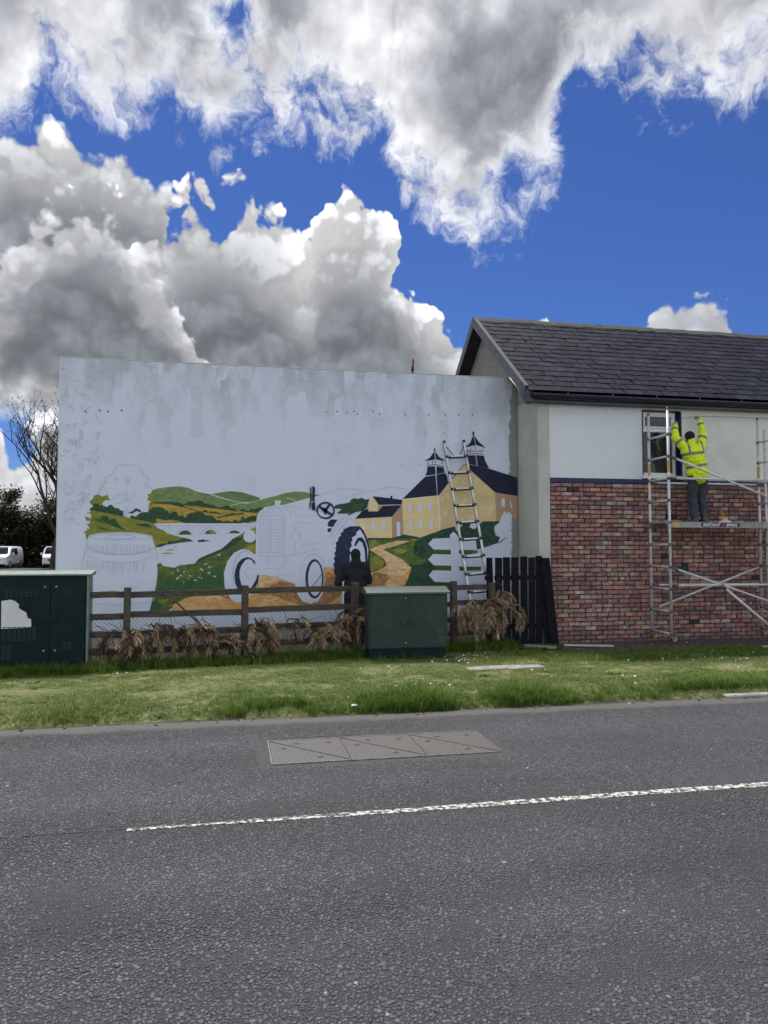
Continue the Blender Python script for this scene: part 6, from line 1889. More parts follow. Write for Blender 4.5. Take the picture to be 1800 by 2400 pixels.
skin('beanie', [], [(head + Vector((0, -.004, .022)), .092, .106, .100)], M['beanie'], wk, 0.010, 2)
for wv, dv, nv, th in ((Lwr, Ldir, (0.9, .6, 0), 1), (Rwr, Rdir, (-.9, .6, 0), -1)):
    skin('glove', [(p, [r_ + .0035 for r_ in (q if isinstance(q, (list, tuple)) else [q] * len(p))]) for p, q in hand_tubes(wv, dv, nv, .75, 1.04, th)] + [([Vector(wv) - Vector(dv).normalized() * .03, Vector(wv) + Vector(dv).normalized() * .02], [.045, .040])], [], M['glove'], wk, 0.0065, 2)

# cable held against the wall under the eave
h1 = WK + Lwr + Ldir.normalized() * .10; h2 = WK + Rwr + Rdir.normalized() * .11
cb = thing('cable', 'thin dark cable strung along the wall through the worker\'s hands', 'cable', (0, 0, 0))
e = onY(1830, 984, YF - 0.03)
pts = [WK + Vector((-.36, .36, 1.55)), WK + Vector((-.33, .35, 1.80)), h1]
for t_ in (0.25, 0.5, 0.75): pts.append(h1.lerp(h2, t_) + Vector((0, .02, .035 * math.sin(math.pi * t_))))
pts.append(h2)
for t_ in (0.15, 0.35, 0.6, 0.85, 1.0): pts.append(h2.lerp(e, t_) + Vector((0, 0, .02 * math.sin(math.pi * t_))))
mb = MB(); mb.tube(pts, 0.0045, 6); mb.build('line', M['cable'], cb)

# ---- mural painter, seen from behind
PW = Vector((2.20, 13.62, verge_z(2.27, 13.6)))
pw = thing('person', 'person in black hooded coat and dark hat standing at the mural, back turned', 'person', PW)
Ls, Le, Lw = Vector((-.20, 0, 1.44)), Vector((-.315, -.02, 1.16)), Vector((-.20, .22, 1.08))
Rs, Re, Rw = Vector((.20, 0, 1.44)), Vector((.265, .06, 1.18)), Vector((.16, .34, 1.30))
hd = Vector((.02, .05, 1.655)); pv = Vector((0, 0, .95))
bt = [([pv, Vector((0, 0, 1.2)), Vector((0, 0, 1.40)), Vector((.01, .01, 1.52))], [.11, .10, .09, .055]), ([Vector((.01, .01, 1.5)), hd], [.06, .06]),
      ([Vector((0, 0, 1.40)), Ls, Le, Lw], [.06, .055, .045, .03]), ([Vector((0, 0, 1.40)), Rs, Re, Rw], [.06, .055, .045, .03]),
      ([pv, Vector((-.10, 0, .9)), Vector((-.11, .02, .5)), Vector((-.11, -.01, .09))], [.11, .09, .06, .042]), ([pv, Vector((.10, 0, .9)), Vector((.11, .02, .5)), Vector((.11, -.01, .09))], [.11, .09, .06, .042]),
      ([Vector((-.11, -.01, .07)), Vector((-.13, .12, .045))], [.04, .035]), ([Vector((.11, -.01, .07)), Vector((.13, .12, .045))], [.04, .035])]
bt += hand_tubes(Lw, (.3, .9, .1), (.2, 0, -1), .8, 1, -1) + hand_tubes(Rw, (-.2, .9, .3), (0, 0.2, -1), .9, 1, 1)
skin('body', bt, [(hd, .076, .092, .108), (hd + Vector((0, .088, -.01)), .014, .022, .018), (hd + Vector((-.077, 0, -.005)), .012, .02, .03), (hd + Vector((.077, 0, -.005)), .012, .02, .03)], M['skin'], pw, 0.009, 3)
ct = [([Vector((0, 0, .80)), Vector((0, 0, 1.05)), Vector((0, 0, 1.30)), Vector((0, 0, 1.42))], [.18, .175, .17, .12]),
      ([Vector((-.12, 0, 1.36)), Ls, Le, Lw], [.10, .088, .078, .056]), ([Vector((.12, 0, 1.36)), Rs, Re, Rw], [.10, .088, .076, .054]),
      ([Vector((.01, 0, 1.46)), Vector((.015, .015, 1.55))], [.115, .095])]
cbz = [(Vector((0, 0, 1.32)), .235, .15, .14), (Vector((0, 0, 1.10)), .225, .15, .16), (Vector((0, 0, .88)), .235, .155, .15), (Vector((0.01, -.04, 1.50)), .125, .085, .075), (Vector((0, 0, 1.45)), .20, .11, .07)]
skin('coat', ct, cbz, M['navy_coat'], pw, 0.012, 4, 0.011, 21, 9)
skin('trousers', [([Vector((-.09, 0, .90)), Vector((-.11, .02, .5)), Vector((-.11, -.01, .10))], [.115, .092, .08]), ([Vector((.09, 0, .90)), Vector((.11, .02, .5)), Vector((.11, -.01, .10))], [.115, .092, .08])], [(Vector((0, 0, .9)), .18, .13, .1)], M['black_trouser'], pw, 0.014, 4, 0.008, 4, 9)
for sx in (-1, 1):
    o = skin('shoe', [([Vector((.11 * sx, -.04, .045)), Vector((.125 * sx, .10, .045)), Vector((.135 * sx, .17, .035))], [.045, .045, .035])], [], M['boot'], pw, 0.012, 3)
skin('beanie', [], [(hd + Vector((0, -.002, .020)), .094, .106, .108), (hd + Vector((0, -.01, -.035)), .088, .095, .05)], M['beanie'], pw, 0.011, 2)
# roller pole beside the painter
rp = onY(806, 1455, 13.35)
ro = thing('roller_pole', 'thin white pole standing beside the painter behind the fence', 'pole', (rp.x, 13.35, verge_z(rp.x, 13.35)))
zt = onY(806, 1362, 13.42)[2] - ro.location.z
mb = MB(); mb.tube([(0, 0, 0), (-.01, .04, zt)], 0.012, 8); mb.build('pole', M['decal_white'], ro)
mb = MB(); mb.tube([(0, 0, 0.0), (-.001, .004, .12)], 0.017, 8); mb.build('grip', M['black_plastic'], ro)
# white cane between fence and boards
cp = onY(1158, 1400, 13.02)
cn = thing('cane', 'thin pale cane standing against the black boards', 'cane', (onY(1163, 1480, 13.02)[0], 13.02, verge_z(4.8, 13.0)))
zt = onY(1155, 1306, 13.14)[2] - cn.location.z; dx = onY(1155, 1306, 13.14)[0] - cn.location.x
mb = MB(); mb.tube([(0, 0, 0), (dx * .5, .06, zt * .5), (dx, .12, zt)], 0.010, 6); mb.build('stem', M['white_cable'], cn)

# ================================================================ dead conifer cuttings on the fence
def tuft_mat(name, stops, rough=0.85, sub=0.0, trans=0.0):
    m, N, b = material(name)
    r = N.new('ShaderNodeNewGeometry').outputs['Random Per Island']
    o = N.new('ShaderNodeObjectInfo').outputs['Random']
    k = N.m('FRACT', N.m('ADD', r, o))
    c = N.ramp(k, stops)
    N.set(b.inputs['Base Color'], c); b.inputs['Roughness'].default_value = rough
    b.inputs['Specular IOR Level'].default_value = 0.25
    if trans:
        tb = N.new('ShaderNodeBsdfTranslucent'); N.l.new(c, tb.inputs[0])
        mx = N.new('ShaderNodeMixShader'); mx.inputs[0].default_value = trans
        N.l.new(b.outputs[0], mx.inputs[1]); N.l.new(tb.outputs[0], mx.inputs[2])
        N.l.new(mx.outputs[0], N.n['Material Output'].inputs[0])
    return m


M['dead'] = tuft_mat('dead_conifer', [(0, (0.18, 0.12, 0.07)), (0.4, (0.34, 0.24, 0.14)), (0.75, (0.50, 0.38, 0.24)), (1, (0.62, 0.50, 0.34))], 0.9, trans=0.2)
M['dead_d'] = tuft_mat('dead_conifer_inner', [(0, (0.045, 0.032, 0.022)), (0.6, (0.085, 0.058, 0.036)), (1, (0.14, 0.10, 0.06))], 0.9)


def spray(mb, o, d, L, rg, droop=0.9, wid=0.065):
    """a hanging fan of scale leaves"""
    p = Vector(o); d = Vector(d).normalized(); n = max(5, int(L / 0.019)); pts = [p.copy()]
    for i in range(n):
        d = (d + Vector((rg.uniform(-.10, .10), rg.uniform(-.10, .10), -droop * 0.16))).normalized()
        p = p + d * (L / n); pts.append(p.copy())
        sd = d.cross(Vector((rg.uniform(-.5, .5), rg.uniform(-.5, .5), 1))).normalized()
        t = i / n
        for sg in (-1, 1):
            l = (0.040 + 0.075 * math.sin(math.pi * (0.15 + 0.8 * t))) * rg.uniform(0.7, 1.25)
            e = (d * 0.75 + sd * sg * 0.62 + Vector((0, 0, -0.30 * droop)) + Vector((rg.uniform(-.2, .2), rg.uniform(-.2, .2), rg.uniform(-.15, .1)))).normalized()
            w_ = e.cross(Vector((rg.uniform(-1, 1), rg.uniform(-1, 1), rg.uniform(-1, 1)))).normalized() * wid * 0.13
            mid_ = p + e * l * 0.55 + Vector((0, 0, -0.006))
            mb.poly([p - w_ * .3, mid_ - w_, p + e * l + Vector((0, 0, -.014)), mid_ + w_, p + w_ * .3])
            e2 = (e + d * 0.6).normalized(); q = p + e * l * .45
            mb.tri(q - w_ * .4, q + e2 * l * .5, q + w_ * .4)
    return pts


def cutting(label, s0, s1, zc, n, Lr, seed, yb=-0.06, stems=3, spread=1.0, dark=0.35, lean=(0, -1, 0.2)):
    """a dead branch laid over the fence between s0 and s1 (metres along it)"""
    rg = random.Random(seed)
    t = thing('dead_branch', label, 'dead branch', fp((s0 + s1) / 2) + Vector((0, 0, zc)), fang)
    mbs, mbf, mbd = MB(), MB(), MB()
    half = (s1 - s0) / 2
    for i in range(stems):
        a = Vector((rg.uniform(-half, half) * .9, yb + rg.uniform(.0, .22), rg.uniform(-.30, .05))); c = Vector((rg.uniform(-half, half), yb + rg.uniform(-.05, .05), rg.uniform(-.02, .12)))
        m_ = (a + c) / 2 + Vector((rg.uniform(-.1, .1), rg.uniform(-.05, .05), rg.uniform(0, .12)))
        mbs.tube([a, m_, c], [.016, .012, .006], 6)
    for i in range(n):
        x = rg.uniform(-half, half); z = rg.gauss(0, .06) - 0.05 * abs(x / half) ** 2
        d = Vector((x / half * 0.6 * spread + rg.uniform(-1.0, 1.0), lean[1] * rg.uniform(.1, .8), lean[2] + rg.uniform(-.6, .35)))
        (spray(mbd if rg.random() < dark else mbf, (x, yb + rg.uniform(-.04, .05), z), d, rg.uniform(*Lr), rg, rg.uniform(.35, 1.3)))
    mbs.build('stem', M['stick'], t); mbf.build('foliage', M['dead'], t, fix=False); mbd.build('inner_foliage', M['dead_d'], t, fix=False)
    return t


fs = fence_s
cutting('small dead conifer spray caught on the rail beside the left cabinet', fs(238), fs(292), 0.47, 7, (.22, .38), 1, spread=1.5, dark=0.5, lean=(0, -.5, -.1))
cutting('brown dead conifer branch hanging at the leftmost fence post', fs(286), fs(338), 0.47, 17, (.36, .56), 2, dark=0.25)
cutting('dark brown conifer branch hanging just right of the leftmost post', fs(345), fs(402), 0.50, 16, (.26, .42), 3, dark=0.6)
cutting('arching brown conifer branch midway along the left fence bay', fs(428), fs(500), 0.54, 20, (.26, .50), 4, dark=0.35, spread=1.6)
cutting('brown dead conifer branch drooping left of the second fence post', fs(510), fs(562), 0.33, 14, (.24, .40), 5, dark=0.4)
cutting('narrow brown conifer branch hanging right of the second fence post', fs(586), fs(618), 0.52, 15, (.40, .55), 6, dark=0.3)
cutting('thin grey-brown sprays hanging left of the painter', fs(668), fs(726), 0.53, 8, (.22, .38), 7, dark=0.3, spread=1.6)
cutting('brown conifer branch hanging below the painter beside the cabinet', fs(738), fs(790), 0.42, 17, (.26, .44), 8, dark=0.15)
cutting('brown conifer branch tucked against the left side of the green cabinet', fs(800), fs(852), 0.62, 20, (.22, .36), 9, dark=0.2)
cutting('large fan of brown conifer branches right of the green cabinet', fs(1068), fs(1150), 0.70, 34, (.32, .54), 10, yb=-0.12, dark=0.2, spread=1.2)
cutting('brown conifer sprays spreading towards the black boards', fs(1135), fs(1196), 0.72, 22, (.36, .60), 11, yb=-0.12, dark=0.12, spread=1.9)
t = cutting('small dry sprig hanging on the cane by the black boards', fs(1168), fs(1182), 1.02, 7, (.22, .34), 12, yb=-.05, stems=1, dark=0.3, lean=(0, -.4, -.3))
# dark tangle of twigs along the foot of the fence
rg = random.Random(55); mb = MB()
for i in range(340):
    s_ = rg.uniform(fs(230), fs(1150)); p = Vector((s_, rg.uniform(-.10, .16), rg.uniform(0.0, .55))); d = Vector((rg.uniform(-1, 1), rg.uniform(-.3, .3), rg.uniform(-.4, .9))).normalized()
    pts = [p]
    for k in range(4):
        d = (d + Vector((rg.uniform(-.5, .5), rg.uniform(-.3, .3), rg.uniform(-.5, .35)))).normalized(); p = p + d * rg.uniform(.05, .12); pts.append(Vector((p.x, p.y, max(p.z, 0.0))))
    mb.tube(pts, [.006, .005, .004, .003, .002], 3, cap=False)
tw = thing('twig_tangle', 'dark tangle of dead twigs along the foot of the fence', 'twigs', F0, fang); tw['kind'] = 'stuff'
mb.build('twigs', M['stick'], tw, fix=False)
# broken stick poking up over the rails
s_ = fs(400)
a, c = fs(380), fs(475)
bs = thing('broken_stick', 'broken bare stick leaning across the upper fence rails', 'stick', F0, fang)
mb = MB(); mb.tube([(fs(470), -.03, .56), (fs(430), -.07, .80), (fs(402), -.08, .98), (fs(381), -.09, 1.06)], [.016, .015, .014, .012], 8); mb.tube([(fs(381), -.09, 1.06), (fs(386), -.09, 1.14)], [.012, .003], 6); mb.tube([(fs(430), -.07, .80), (fs(452), -.05, .72), (fs(466), -.04, .60)], [.010, .008, .005], 6)
mb.build('stick', M['stick'], bs)
# pale rubble by the left cabinet
rb = thing('rubble', 'pale lump of rubble by the foot of the large left cabinet', 'stone', (-1.78, 11.42, verge_z(-1.78, 11.4)))
mb = MB(); L = []
for k in range(6):
    a_ = math.pi * k / 5 - math.pi / 2
    L.append([(.09 * math.cos(a_) * math.cos(t) * (1 + .3 * noise.noise(Vector((t, k, 1)))), .07 * math.cos(a_) * math.sin(t), .05 + .07 * math.sin(a_) * (1 + .3 * noise.noise(Vector((t * 2, k, 7))))) for t in [j * math.pi / 4 for j in range(8)]])
mb.loft(L, smooth=False); mb.build('stone', M['paper'], rb)
rb2 = thing('rubble', 'grey rough stone under the brown branches beside the black boards', 'stone', (onZ(1190, 1512, GZ).x, onZ(1190, 1512, GZ).y, verge_z(5.0, 12.6)))
mb = MB(); mb.v = [];
L = [[(x * 1.6, y * 1.2, z * 0.8) for x, y, z in ring] for ring in L]; mb.loft(L, smooth=False); mb.build('stone', M['concrete'], rb2)

# ================================================================ grass
M['grass_mown'] = tuft_mat('mown_grass', [(0, (0.07, 0.135, 0.022)), (0.35, (0.135, 0.22, 0.042)), (0.7, (0.225, 0.295, 0.08)), (0.9, (0.33, 0.35, 0.15)), (1, (0.45, 0.44, 0.25))], 0.7, trans=0.35)
M['grass_tall'] = tuft_mat('long_grass', [(0, (0.045, 0.105, 0.012)), (0.5, (0.105, 0.20, 0.024)), (0.85, (0.19, 0.28, 0.045)), (1, (0.36, 0.37, 0.14))], 0.6, trans=0.4)


def tuft(seed, n, h, spread, w, lean, mat):
    rg = random.Random(seed); mb = MB()
    for i in range(n):
        a = rg.uniform(0, 6.283); r_ = spread * math.sqrt(rg.random()); p = Vector((r_ * math.cos(a), r_ * math.sin(a), -0.004))
        hh = h * rg.uniform(.55, 1.2); a2 = rg.uniform(0, 6.283); d = Vector((math.cos(a2), math.sin(a2), 0)); s_ = d.cross(Vector((0, 0, 1))) * w * rg.uniform(.7, 1.2)
        l = lean * rg.uniform(.3, 1.3)
        m1 = p + Vector((0, 0, hh * .6)) + d * hh * l * .35; m2 = p + Vector((0, 0, hh * (1 - .25 * l))) + d * hh * l
        k = mb.verts([p - s_, p + s_, m1 + s_ * .7, m1 - s_ * .7, m2])
        mb.face((k, k + 1, k + 2, k + 3)); mb.face((k + 3, k + 2, k + 4))
    return proto('tuft', mb, mat)


short = [tuft(300 + k, 20, .032, .055, .0022, 1.1, M['grass_mown']) for k in range(5)]
tall = [tuft(320 + k, 16, .15, .05, .0028, .75, M['grass_tall']) for k in range(5)]


def inview(x, y):
    r = x * math.cos(YAW) - y * math.sin(YAW); f = x * math.sin(YAW) + y * math.cos(YAW)
    return abs(r / f) < 0.60


pts = []; size = []
NG = 30000
xx = NPR.uniform(-6.0, 11.0, NG); yy = NPR.uniform(ROAD_EDGE + 0.08, 12.6, NG)
for x, y in zip(xx, yy):
    if not inview(x, y): continue
    if y < edge_y(x) + 0.10: continue
    if x > 5.2 and y > 11.75 + 0.35 * noise.noise(Vector((x * 1.5, y, 3))): continue
    if abs(x - sp.x) < .52 and abs(y - sp.y) < .10: continue
    if y > F0.y + (x - F0.x) * fdir.y / fdir.x + 1.0: continue
    k = noise.noise(Vector((x * 1.1, y * 1.4, 4)))
    if noise.noise(Vector((x * 2.3, y * 3.0, 14))) > 0.42: continue       # worn bare spots
    pts.append((x, y, verge_z(x, y))); size.append(0.85 + 0.9 * k + (0.35 if y < 8.9 else 0))
tag(pile('mown_grass', pts, short, tilt=.2, smin=.7, smax=1.3, attr={'size': size}), 'short mown grass covering the roadside verge', 'grass')
pts = []; size = []
for i in range(15000):
    x = RNG.uniform(-6, 11)
    if RNG.random() < 0.52:
        y = edge_y(x) + 0.10 + abs(RNG.gauss(0, .20)); big_ = noise.noise(Vector((x * .8, 2, 6)))
        dens = 0.35 + 0.65 * min(max((x + 0.4) / 1.4, 0), 1) if x < 1.2 else 1.0
        if RNG.random() > dens * (0.75 + .5 * big_): continue
        b2_ = noise.noise(Vector((x * 2.1, 5, 1))); sz = (0.42 + 0.95 * max(0, big_ + .18) + .35 * b2_) * (0.75 if x < -0.2 else 1.0)
        if sz < .25: continue
        if x > 5.0 and y < ROAD_EDGE + .28: continue
        # worn gap by the road
        if 0.15 < x < 0.75 and y < ROAD_EDGE + .25: continue
    else:
        # along fence, cabinets and the house
        if RNG.random() < .75:
            s_ = RNG.uniform(-1.6, FL + .2); q = fp(s_); x = q.x + RNG.gauss(0, .05); y = q.y - abs(RNG.gauss(0.02, .20)); sz = RNG.uniform(.45, 1.05)
        else:
            x = RNG.uniform(4.6, 11); y = RNG.uniform(10.6, 11.95); sz = RNG.uniform(.25, .6)
    if not inview(x, y): continue
    if (c0.x - .02 < x < c0.x + 1.38 and c0.y - .03 < y < c0.y + .36) or (c1.x - .02 < x < c1.x + 1.31 and c1.y - .03 < y < c1.y + .4): continue
    pts.append((x, y, verge_z(x, y))); size.append(sz)
for (ax_, bx_, yy_) in ((c0.x, c0.x + 1.36, c0.y), (c1.x, c1.x + 1.29, c1.y)):
    for i in range(90):
        x = RNG.uniform(ax_ - .05, bx_ + .1); y = yy_ - abs(RNG.gauss(.03, .05)); pts.append((x, y, verge_z(x, y))); size.append(RNG.uniform(.3, .75))
tag(pile('long_grass', pts, tall, tilt=.25, smin=.7, smax=1.3, attr={'size': size}), 'longer uncut grass along the road edge and the fence', 'grass')
# broad-leaved weeds
M['weed'] = tuft_mat('broad_weed_leaf', [(0, (0.05, 0.11, 0.02)), (0.6, (0.10, 0.19, 0.035)), (1, (0.20, 0.27, 0.07))], 0.6, trans=0.3)
wd_ = []
for k in range(4):
    rg = random.Random(600 + k); mb = MB()
    for i in range(rg.randint(7, 11)):
        a_ = rg.uniform(0, 6.283); L = rg.uniform(.06, .12); up = rg.uniform(.15, .9); d = Vector((math.cos(a_), math.sin(a_), up)).normalized(); s_ = Vector((-math.sin(a_), math.cos(a_), 0)) * L * .24
        p0 = Vector((0, 0, 0)); p1 = d * L * .5; p2 = d * L * .85 + Vector((0, 0, -.012)); p3 = d * L * 1.05 + Vector((0, 0, -.03))
        kk = mb.verts([p0, p1 - s_, p1 + s_, p2 - s_ * .7, p2 + s_ * .7, p3]); mb.face((kk, kk + 2, kk + 1)); mb.face((kk + 1, kk + 2, kk + 4, kk + 3)); mb.face((kk + 3, kk + 4, kk + 5))
    wd_.append(proto('weed', mb, M['weed']))
pts = []
for i in range(420):
    if RNG.random() < .55: s_ = RNG.uniform(0, FL); q = fp(s_); x = q.x; y = q.y - abs(RNG.gauss(.05, .15))
    elif RNG.random() < .5: x = RNG.uniform(4.3, 5.8); y = RNG.gauss(12.55, .18)
    elif RNG.random() < .3: x = RNG.uniform(-4, 9); y = RNG.uniform(ROAD_EDGE + .2, 11)
    else: continue
    if (c0.x - .05 < x < c0.x + 1.4 and y > c0.y - .06) or (c1.x - .05 < x < c1.x + 1.34 and y > c1.y - .06): continue
    pts.append((x, y, verge_z(x, y)))
tag(pile('weeds', pts, wd_, tilt=.2, smin=.5, smax=1.3), 'broad-leaved weeds growing in the verge and along the fence', 'weeds')
# daisies
M['daisy'] = mottled('daisy_white', (0.8, 0.8, 0.78), (0.7, 0.7, 0.68), 30, 0.6, bmp=0)
mb = MB()
for k in range(8):
    a_ = k * math.pi / 4; mb.poly([(0, 0, .05), (.013 * math.cos(a_ - .3), .013 * math.sin(a_ - .3), .052), (.016 * math.cos(a_), .016 * math.sin(a_), .052), (.013 * math.cos(a_ + .3), .013 * math.sin(a_ + .3), .052)])
mb.tube([(0, 0, 0), (0, 0, .05)], .0015, 3, cap=False)
dz = proto('daisy', mb, M['daisy'])
pts = []
for (cx, cy, n, sx, sy) in ((1090, 1540, 34, 40, 9), (690, 1535, 22, 90, 6), (990, 1628, 12, 30, 8), (1540, 1545, 10, 60, 6), (1740, 1560, 14, 50, 12), (1280, 1598, 8, 70, 14), (280, 1585, 6, 14, 5), (950, 1567, 6, 60, 10), (1480, 1610, 6, 80, 14), (1620, 1548, 10, 60, 8)):
    for i in range(n):
        q = onZ(cx + RNG.gauss(0, sx), cy + RNG.gauss(0, sy)); 
        if q.y > ROAD_EDGE + .15: pts.append((q.x, q.y, verge_z(q.x, q.y)))
tag(pile('daisies', pts, [dz], tilt=.4, smin=.7, smax=1.2), 'small white daisies dotted in the grass', 'flowers')
# litter, stones and leaves along the road edge and the wall foot
M['crumb'] = tuft_mat('stones_and_litter', [(0, (0.06, 0.05, 0.042)), (0.5, (0.12, 0.105, 0.09)), (0.85, (0.22, 0.20, 0.17)), (1, (0.5, 0.48, 0.44))], 0.9)
cr = []
for k in range(4):
    rg = random.Random(k + 900); mb = MB(); L = []
    for j in range(4):
        a_ = math.pi * j / 3 - math.pi / 2; L.append([(.022 * math.cos(a_) * math.cos(t) * rg.uniform(.6, 1.3), .016 * math.cos(a_) * math.sin(t) * rg.uniform(.6, 1.3), .006 + .009 * math.sin(a_)) for t in [i * math.pi / 3 for i in range(6)]])
    mb.loft(L, smooth=False); cr.append(proto('crumb', mb, M['crumb']))
pts = []
for i in range(900):
    if i < 300: x = RNG.uniform(-5, 9); y = edge_y(x) + RNG.uniform(-.10, .20)
    else: x = RNG.uniform(5.6, 11); y = RNG.uniform(11.8, 13.22)
    pts.append((x, y, verge_z(x, y) if y > edge_y(x) else road_z(x, y)))
tag(pile('loose_stones', pts, cr, tilt=.4, smin=.2, smax=1.1), 'loose stones and crumbs along the road edge and wall foot', 'stones')
lt = thing('litter', 'scrap of pale litter in the long grass near the road', 'litter', onZ(830, 1655, .05))
mb = MB(); mb.poly([(-.03, 0, .0), (0, -.02, .01), (.035, -.01, .005), (.04, .02, .015), (.01, .025, .022), (-.025, .02, .015)]); mb.build('scrap', M['paper'], lt)

# ================================================================ vans in the car park
M['van_white'] = mottled('van_white_paint', (0.74, 0.76, 0.78), (0.70, 0.72, 0.74), 2, 0.25, 0, 0, 9, 0.001)
M['van_glass'] = mottled('van_glass', (0.012, 0.014, 0.016), (0.02, 0.022, 0.024), 2, 0.06, 0, 0)
M['van_black'] = mottled('van_black_trim', (0.014, 0.014, 0.015), (0.02, 0.02, 0.02), 5, 0.5)
M['van_lamp'] = mottled('headlamp', (0.55, 0.57, 0.6), (0.4, 0.42, 0.45), 9, 0.12, 0.3)
M['plate'] = mottled('number_plate', (0.7, 0.7, 0.66), (0.66, 0.66, 0.62), 5, 0.5, bmp=0)
M['tyre_r'] = mottled('tyre_rubber', (0.012, 0.012, 0.012), (0.02, 0.02, 0.02), 9, 0.85)


def van(name, label, loc_, rot, side_win=2):
    """front towards -y, 4.9 m long"""
    t = thing(name, label, 'van', loc_, rot, 'white vans parked behind the wall')
    st = [(-2.45, .35, .80, .86, .80), (-2.38, .30, .95, .98, .90), (-2.05, .28, 1.05, 1.12, .95), (-1.62, .28, 1.12, 1.26, .97), (-1.10, .28, 1.15, 1.72, .97), (-.72, .28, 1.15, 1.90, .97), (-.2, .28, 1.15, 1.96, .97), (1.2, .28, 1.15, 1.97, .97), (2.2, .30, 1.15, 1.93, .96), (2.42, .34, 1.10, 1.84, .93), (2.46, .40, 1.0, 1.6, .90)]
    rings = []
    for y, zb, zw, zr, hw_ in st:
        tw_ = hw_ - 0.13 * max(0, (zr - zw)) / 0.8
        h = [(hw_ - .04, zb), (hw_, zb + .12), (hw_ + .01, (zb + zw) / 2), (hw_ - .01, zw), (tw_ + .02, zw + (zr - zw) * .8), (tw_ - .06, zr - .02), (tw_ - .2, zr)]
        rings.append([(x, y, z) for x, z in h] + [(-x, y, z) for x, z in reversed(h)])
    mb = MB(); mb.loft(rings); bd = mb.build('body', M['van_white'], t)
    # windscreen follows the raked front
    mb = MB(); L_ = [(-1.60, 1.285, .80), (-1.36, 1.52, .77), (-1.10, 1.735, .70), (-.86, 1.85, .66)]
    for (ya, za, wa), (yb_, zb_, wb) in zip(L_, L_[1:]): mb.quad((-wa, ya - .035, za + .03), (wa, ya - .035, za + .03), (wb, yb_ - .035, zb_ + .03), (-wb, yb_ - .035, zb_ + .03))
    mb.build('windscreen', M['van_glass'], t)
    for sx in (-1, 1):
        wins_ = [[(-1.28, 1.20), (-.42, 1.20), (-.42, 1.78), (-.85, 1.76)], [(-.30, 1.22), (.62, 1.22), (.62, 1.76), (-.30, 1.78)]][:side_win]
        for w in wins_:
            mb = MB(); mb.poly([(sx * (.985 - .13 * (z - 1.15) / .8 + .012), y, z) for y, z in w]); mb.build('side_window', M['van_glass'], t)
        mb = MB(); mb.ball((sx * .72, -2.36, .86), .17, .10, .10, 10, 6); mb.build('headlamp', M['van_lamp'], t)
        mb = MB(); mb.ball((sx * 1.10, -1.12, 1.28), .09, .06, .13, 10, 6); mb.bar((sx * .95, -1.12, 1.22), (sx * 1.08, -1.12, 1.22), .04, .04); mb.build('mirror', M['van_white'], t)
        mb = MB(); mb.ball((sx * .74, -2.40, .50), .10, .06, .06, 8, 6); mb.build('fog_lamp', M['van_black'], t)
        mb = MB(); mb.bar((sx * .985, -.25, 1.02), (sx * .985, -.08, 1.02), .02, .03); mb.build('door_handle', M['van_black'], t)
        for y in (-1.55, 1.45):
            mb = MB(); mb.tube([(sx * .78, y, .34), (sx * .985, y, .34)], .34, 20); wh = mb.build('wheel', M['tyre_r'], t)
            mb = MB(); mb.tube([(sx * .95, y, .34), (sx * .992, y, .34)], .21, 16); mb.build('rim', M['van_lamp'], wh)
        mb = MB(); mb.box(min(sx * .97, sx * .985), max(sx * .97, sx * .985), -1.1, 1.0, .33, .42); mb.build('sill', M['van_black'], t)
    mb = MB(); mb.loft([[(x * s_, -2.44 - d, .72 + z * s_) for x, z in ((-.42, -.06), (-.5, .05), (-.4, .10), (.4, .10), (.5, .05), (.42, -.06))] for s_, d in ((1.05, -.06), (1.0, .03))], smooth=False); mb.build('grille', M['van_black'], t)
    mb = MB(); mb.box(-.85, .85, -2.455, -2.38, .28, .42, .02); mb.build('bumper', M['van_black'], t)
    mb = MB(); mb.box(-.26, .26, -2.475, -2.458, .47, .58); mb.build('number_plate', M['plate'], t)
    return t


d0 = onZ(-13, 1333, -0.06); van('white_van', 'white van cut by the left picture edge, side windows showing', (d0.x + .08, d0.y + 2.45, -0.06), rad(-2))
d1 = onZ(127, 1332, -0.06); van('white_van', 'white van facing forward, half hidden by the mural wall', (d1.x - .45, d1.y + 2.4, -0.06), rad(9), 1)

# ================================================================ trees beyond the car park
M['bark'] = mottled('dark_bark', (0.035, 0.028, 0.022), (0.06, 0.05, 0.042), 6, 0.95, 0, 0.6, 12, 0.03)
M['leaf_dark'] = tuft_mat('dark_hedge_leaf', [(0, (0.012, 0.020, 0.006)), (0.5, (0.022, 0.034, 0.009)), (0.85, (0.04, 0.055, 0.014)), (1, (0.075, 0.085, 0.022))], 0.6, trans=0.25)
M['leaf_bud'] = tuft_mat('opening_buds', [(0, (0.05, 0.04, 0.018)), (0.6, (0.085, 0.075, 0.025)), (1, (0.12, 0.11, 0.04))], 0.7, trans=0.3)


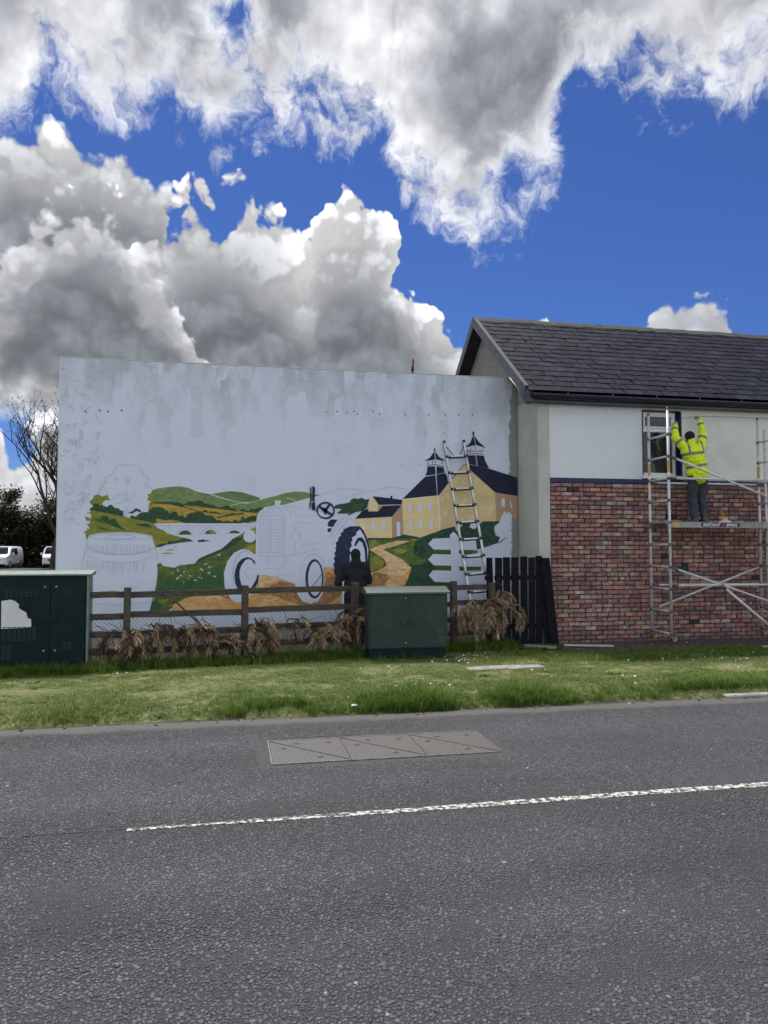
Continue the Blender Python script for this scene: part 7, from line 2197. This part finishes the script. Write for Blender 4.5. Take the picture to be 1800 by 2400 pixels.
def tree(label, loc_, h, seed, kind, spread=0.45, leaves=2500, group='trees beyond the car park'):
    rg = random.Random(seed)
    t = thing('tree' if kind != 'bush' else 'hedge_tree', label, 'tree', loc_, 0, group)
    mbt, mbl = MB(), MB(); tips = []

    def grow(p, d, L, r, lev):
        n = 4; pts = [p.copy()]; rr = [r]
        for i in range(n):
            d = (d + Vector((rg.uniform(-.22, .22), rg.uniform(-.22, .22), rg.uniform(-.05, .16)))).normalized()
            p = p + d * L / n; pts.append(p.copy()); rr.append(r * (1 - .55 * (i + 1) / n))
        mbt.tube(pts, rr, 6 if lev < 2 else 3, cap=False, smooth=lev < 2)
        if lev >= 3: tips.append((p, d)); tips.append((pts[2], d))
        if lev >= (4 if kind == 'bare' else 3): return
        k = (rg.randint(6, 8), rg.randint(4, 6), rg.randint(3, 5), rg.randint(3, 4))[lev]
        for i in range(k):
            a = rg.uniform(.35, 1.0); j = a * n; q = pts[int(min(j, n - 1))].lerp(pts[int(min(j, n - 1)) + 1], j % 1 if j < n else 1)
            ph = rg.uniform(0, 6.283); dd = Vector((math.cos(ph), math.sin(ph), rg.uniform(.25, 1.0))).normalized()
            grow(q, (d * (.55 if kind == 'bare' else .3) + dd * (spread * 1.6)).normalized(), L * (rg.uniform(.55, .8) if kind == 'bare' else rg.uniform(.5, .72)), r * (.50 if kind == 'bare' else .42), lev + 1)
    grow(Vector((0, 0, -.1)), Vector((0, 0, 1)), h * .48, h * .022, 0)
    if kind == 'bare':
        for p, d in tips:
            for i in range(3):
                q = p + Vector((rg.gauss(0, .10), rg.gauss(0, .10), rg.gauss(0, .10))); s_ = rg.uniform(.05, .12)
                u_ = Vector((rg.uniform(-1, 1), rg.uniform(-1, 1), rg.uniform(-1, 1))).normalized(); w_ = u_.cross(Vector((rg.uniform(-1, 1), .3, 1))).normalized()
                mbl.poly([q - u_ * s_, q + w_ * s_ * .5, q + u_ * s_, q - w_ * s_ * .5])
    else:
        blobs = [(p, rg.uniform(.35, .8) * h / 7) for p, d in tips]
        for i in range(leaves):
            p, r_ = rg.choice(blobs); u_ = Vector((rg.gauss(0, 1), rg.gauss(0, 1), rg.gauss(0, .8))); q = p + u_.normalized() * r_ * rg.random() ** .4
            if q.z < .1: continue
            s_ = rg.uniform(.07, .17); a_ = Vector((rg.uniform(-1, 1), rg.uniform(-1, 1), rg.uniform(-.6, .6))).normalized(); w_ = a_.cross(Vector((rg.uniform(-1, 1), rg.uniform(-1, 1), 1))).normalized()
            mbl.poly([q - a_ * s_, q + w_ * s_ * .6, q + a_ * s_, q - w_ * s_ * .6])
    mbt.build('trunk', M['bark'], t, fix=False); mbl.build('crown', M['leaf_bud' if kind == 'bare' else 'leaf_dark'], t, fix=False)
    return t


def tp(px, dep):
    lat = (px - 900) / FOC * dep
    return (lat * math.cos(YAW) + dep * math.sin(YAW), -lat * math.sin(YAW) + dep * math.cos(YAW), -.12)


tree('tall half-bare tree with opening buds just left of the mural wall', tp(126, 66), 16.5, 5, 'bare', .40)
tree('bare tree mostly hidden behind the mural wall, only its left twigs showing', tp(176, 69), 15.5, 9, 'bare', .42)
for i, (px, dep, h, lab) in enumerate(((-60, 72, 9.0, 'dark leafy tree at the left edge behind the white van'), (14, 74, 8.4, 'dark bushy tree directly above the leftmost van'), (58, 77, 6.0, 'low dark bush between the two vans'), (102, 74, 7.6, 'dark leafy tree behind the half hidden van'), (150, 74, 8.2, 'dark leafy tree mostly behind the mural wall'))):
    tree(lab, tp(px, dep), h, 40 + i, 'bush', .62, 7500)
# dense hedge bottom joining the trees
rg = random.Random(77); mb = MB()
for i in range(22000):
    px = rg.uniform(-160, 230); dep = rg.uniform(73, 78); x, y, z = tp(px, dep); top = 4.0 + 1.4 * noise.noise(Vector((px * .03, 0, 0)))
    q = Vector((x, y, rg.uniform(-.1, top))); s_ = rg.uniform(.10, .22); a_ = Vector((rg.uniform(-1, 1), rg.uniform(-1, 1), rg.uniform(-.6, .6))).normalized(); w_ = a_.cross(Vector((rg.uniform(-1, 1), rg.uniform(-1, 1), 1))).normalized()
    mb.poly([q - a_ * s_, q + w_ * s_ * .6, q + a_ * s_, q - w_ * s_ * .6])
hg = tag(mb.build('hedge', M['leaf_dark'], None, fix=False), 'dense dark hedge along the back of the car park', 'hedge', kind='stuff')
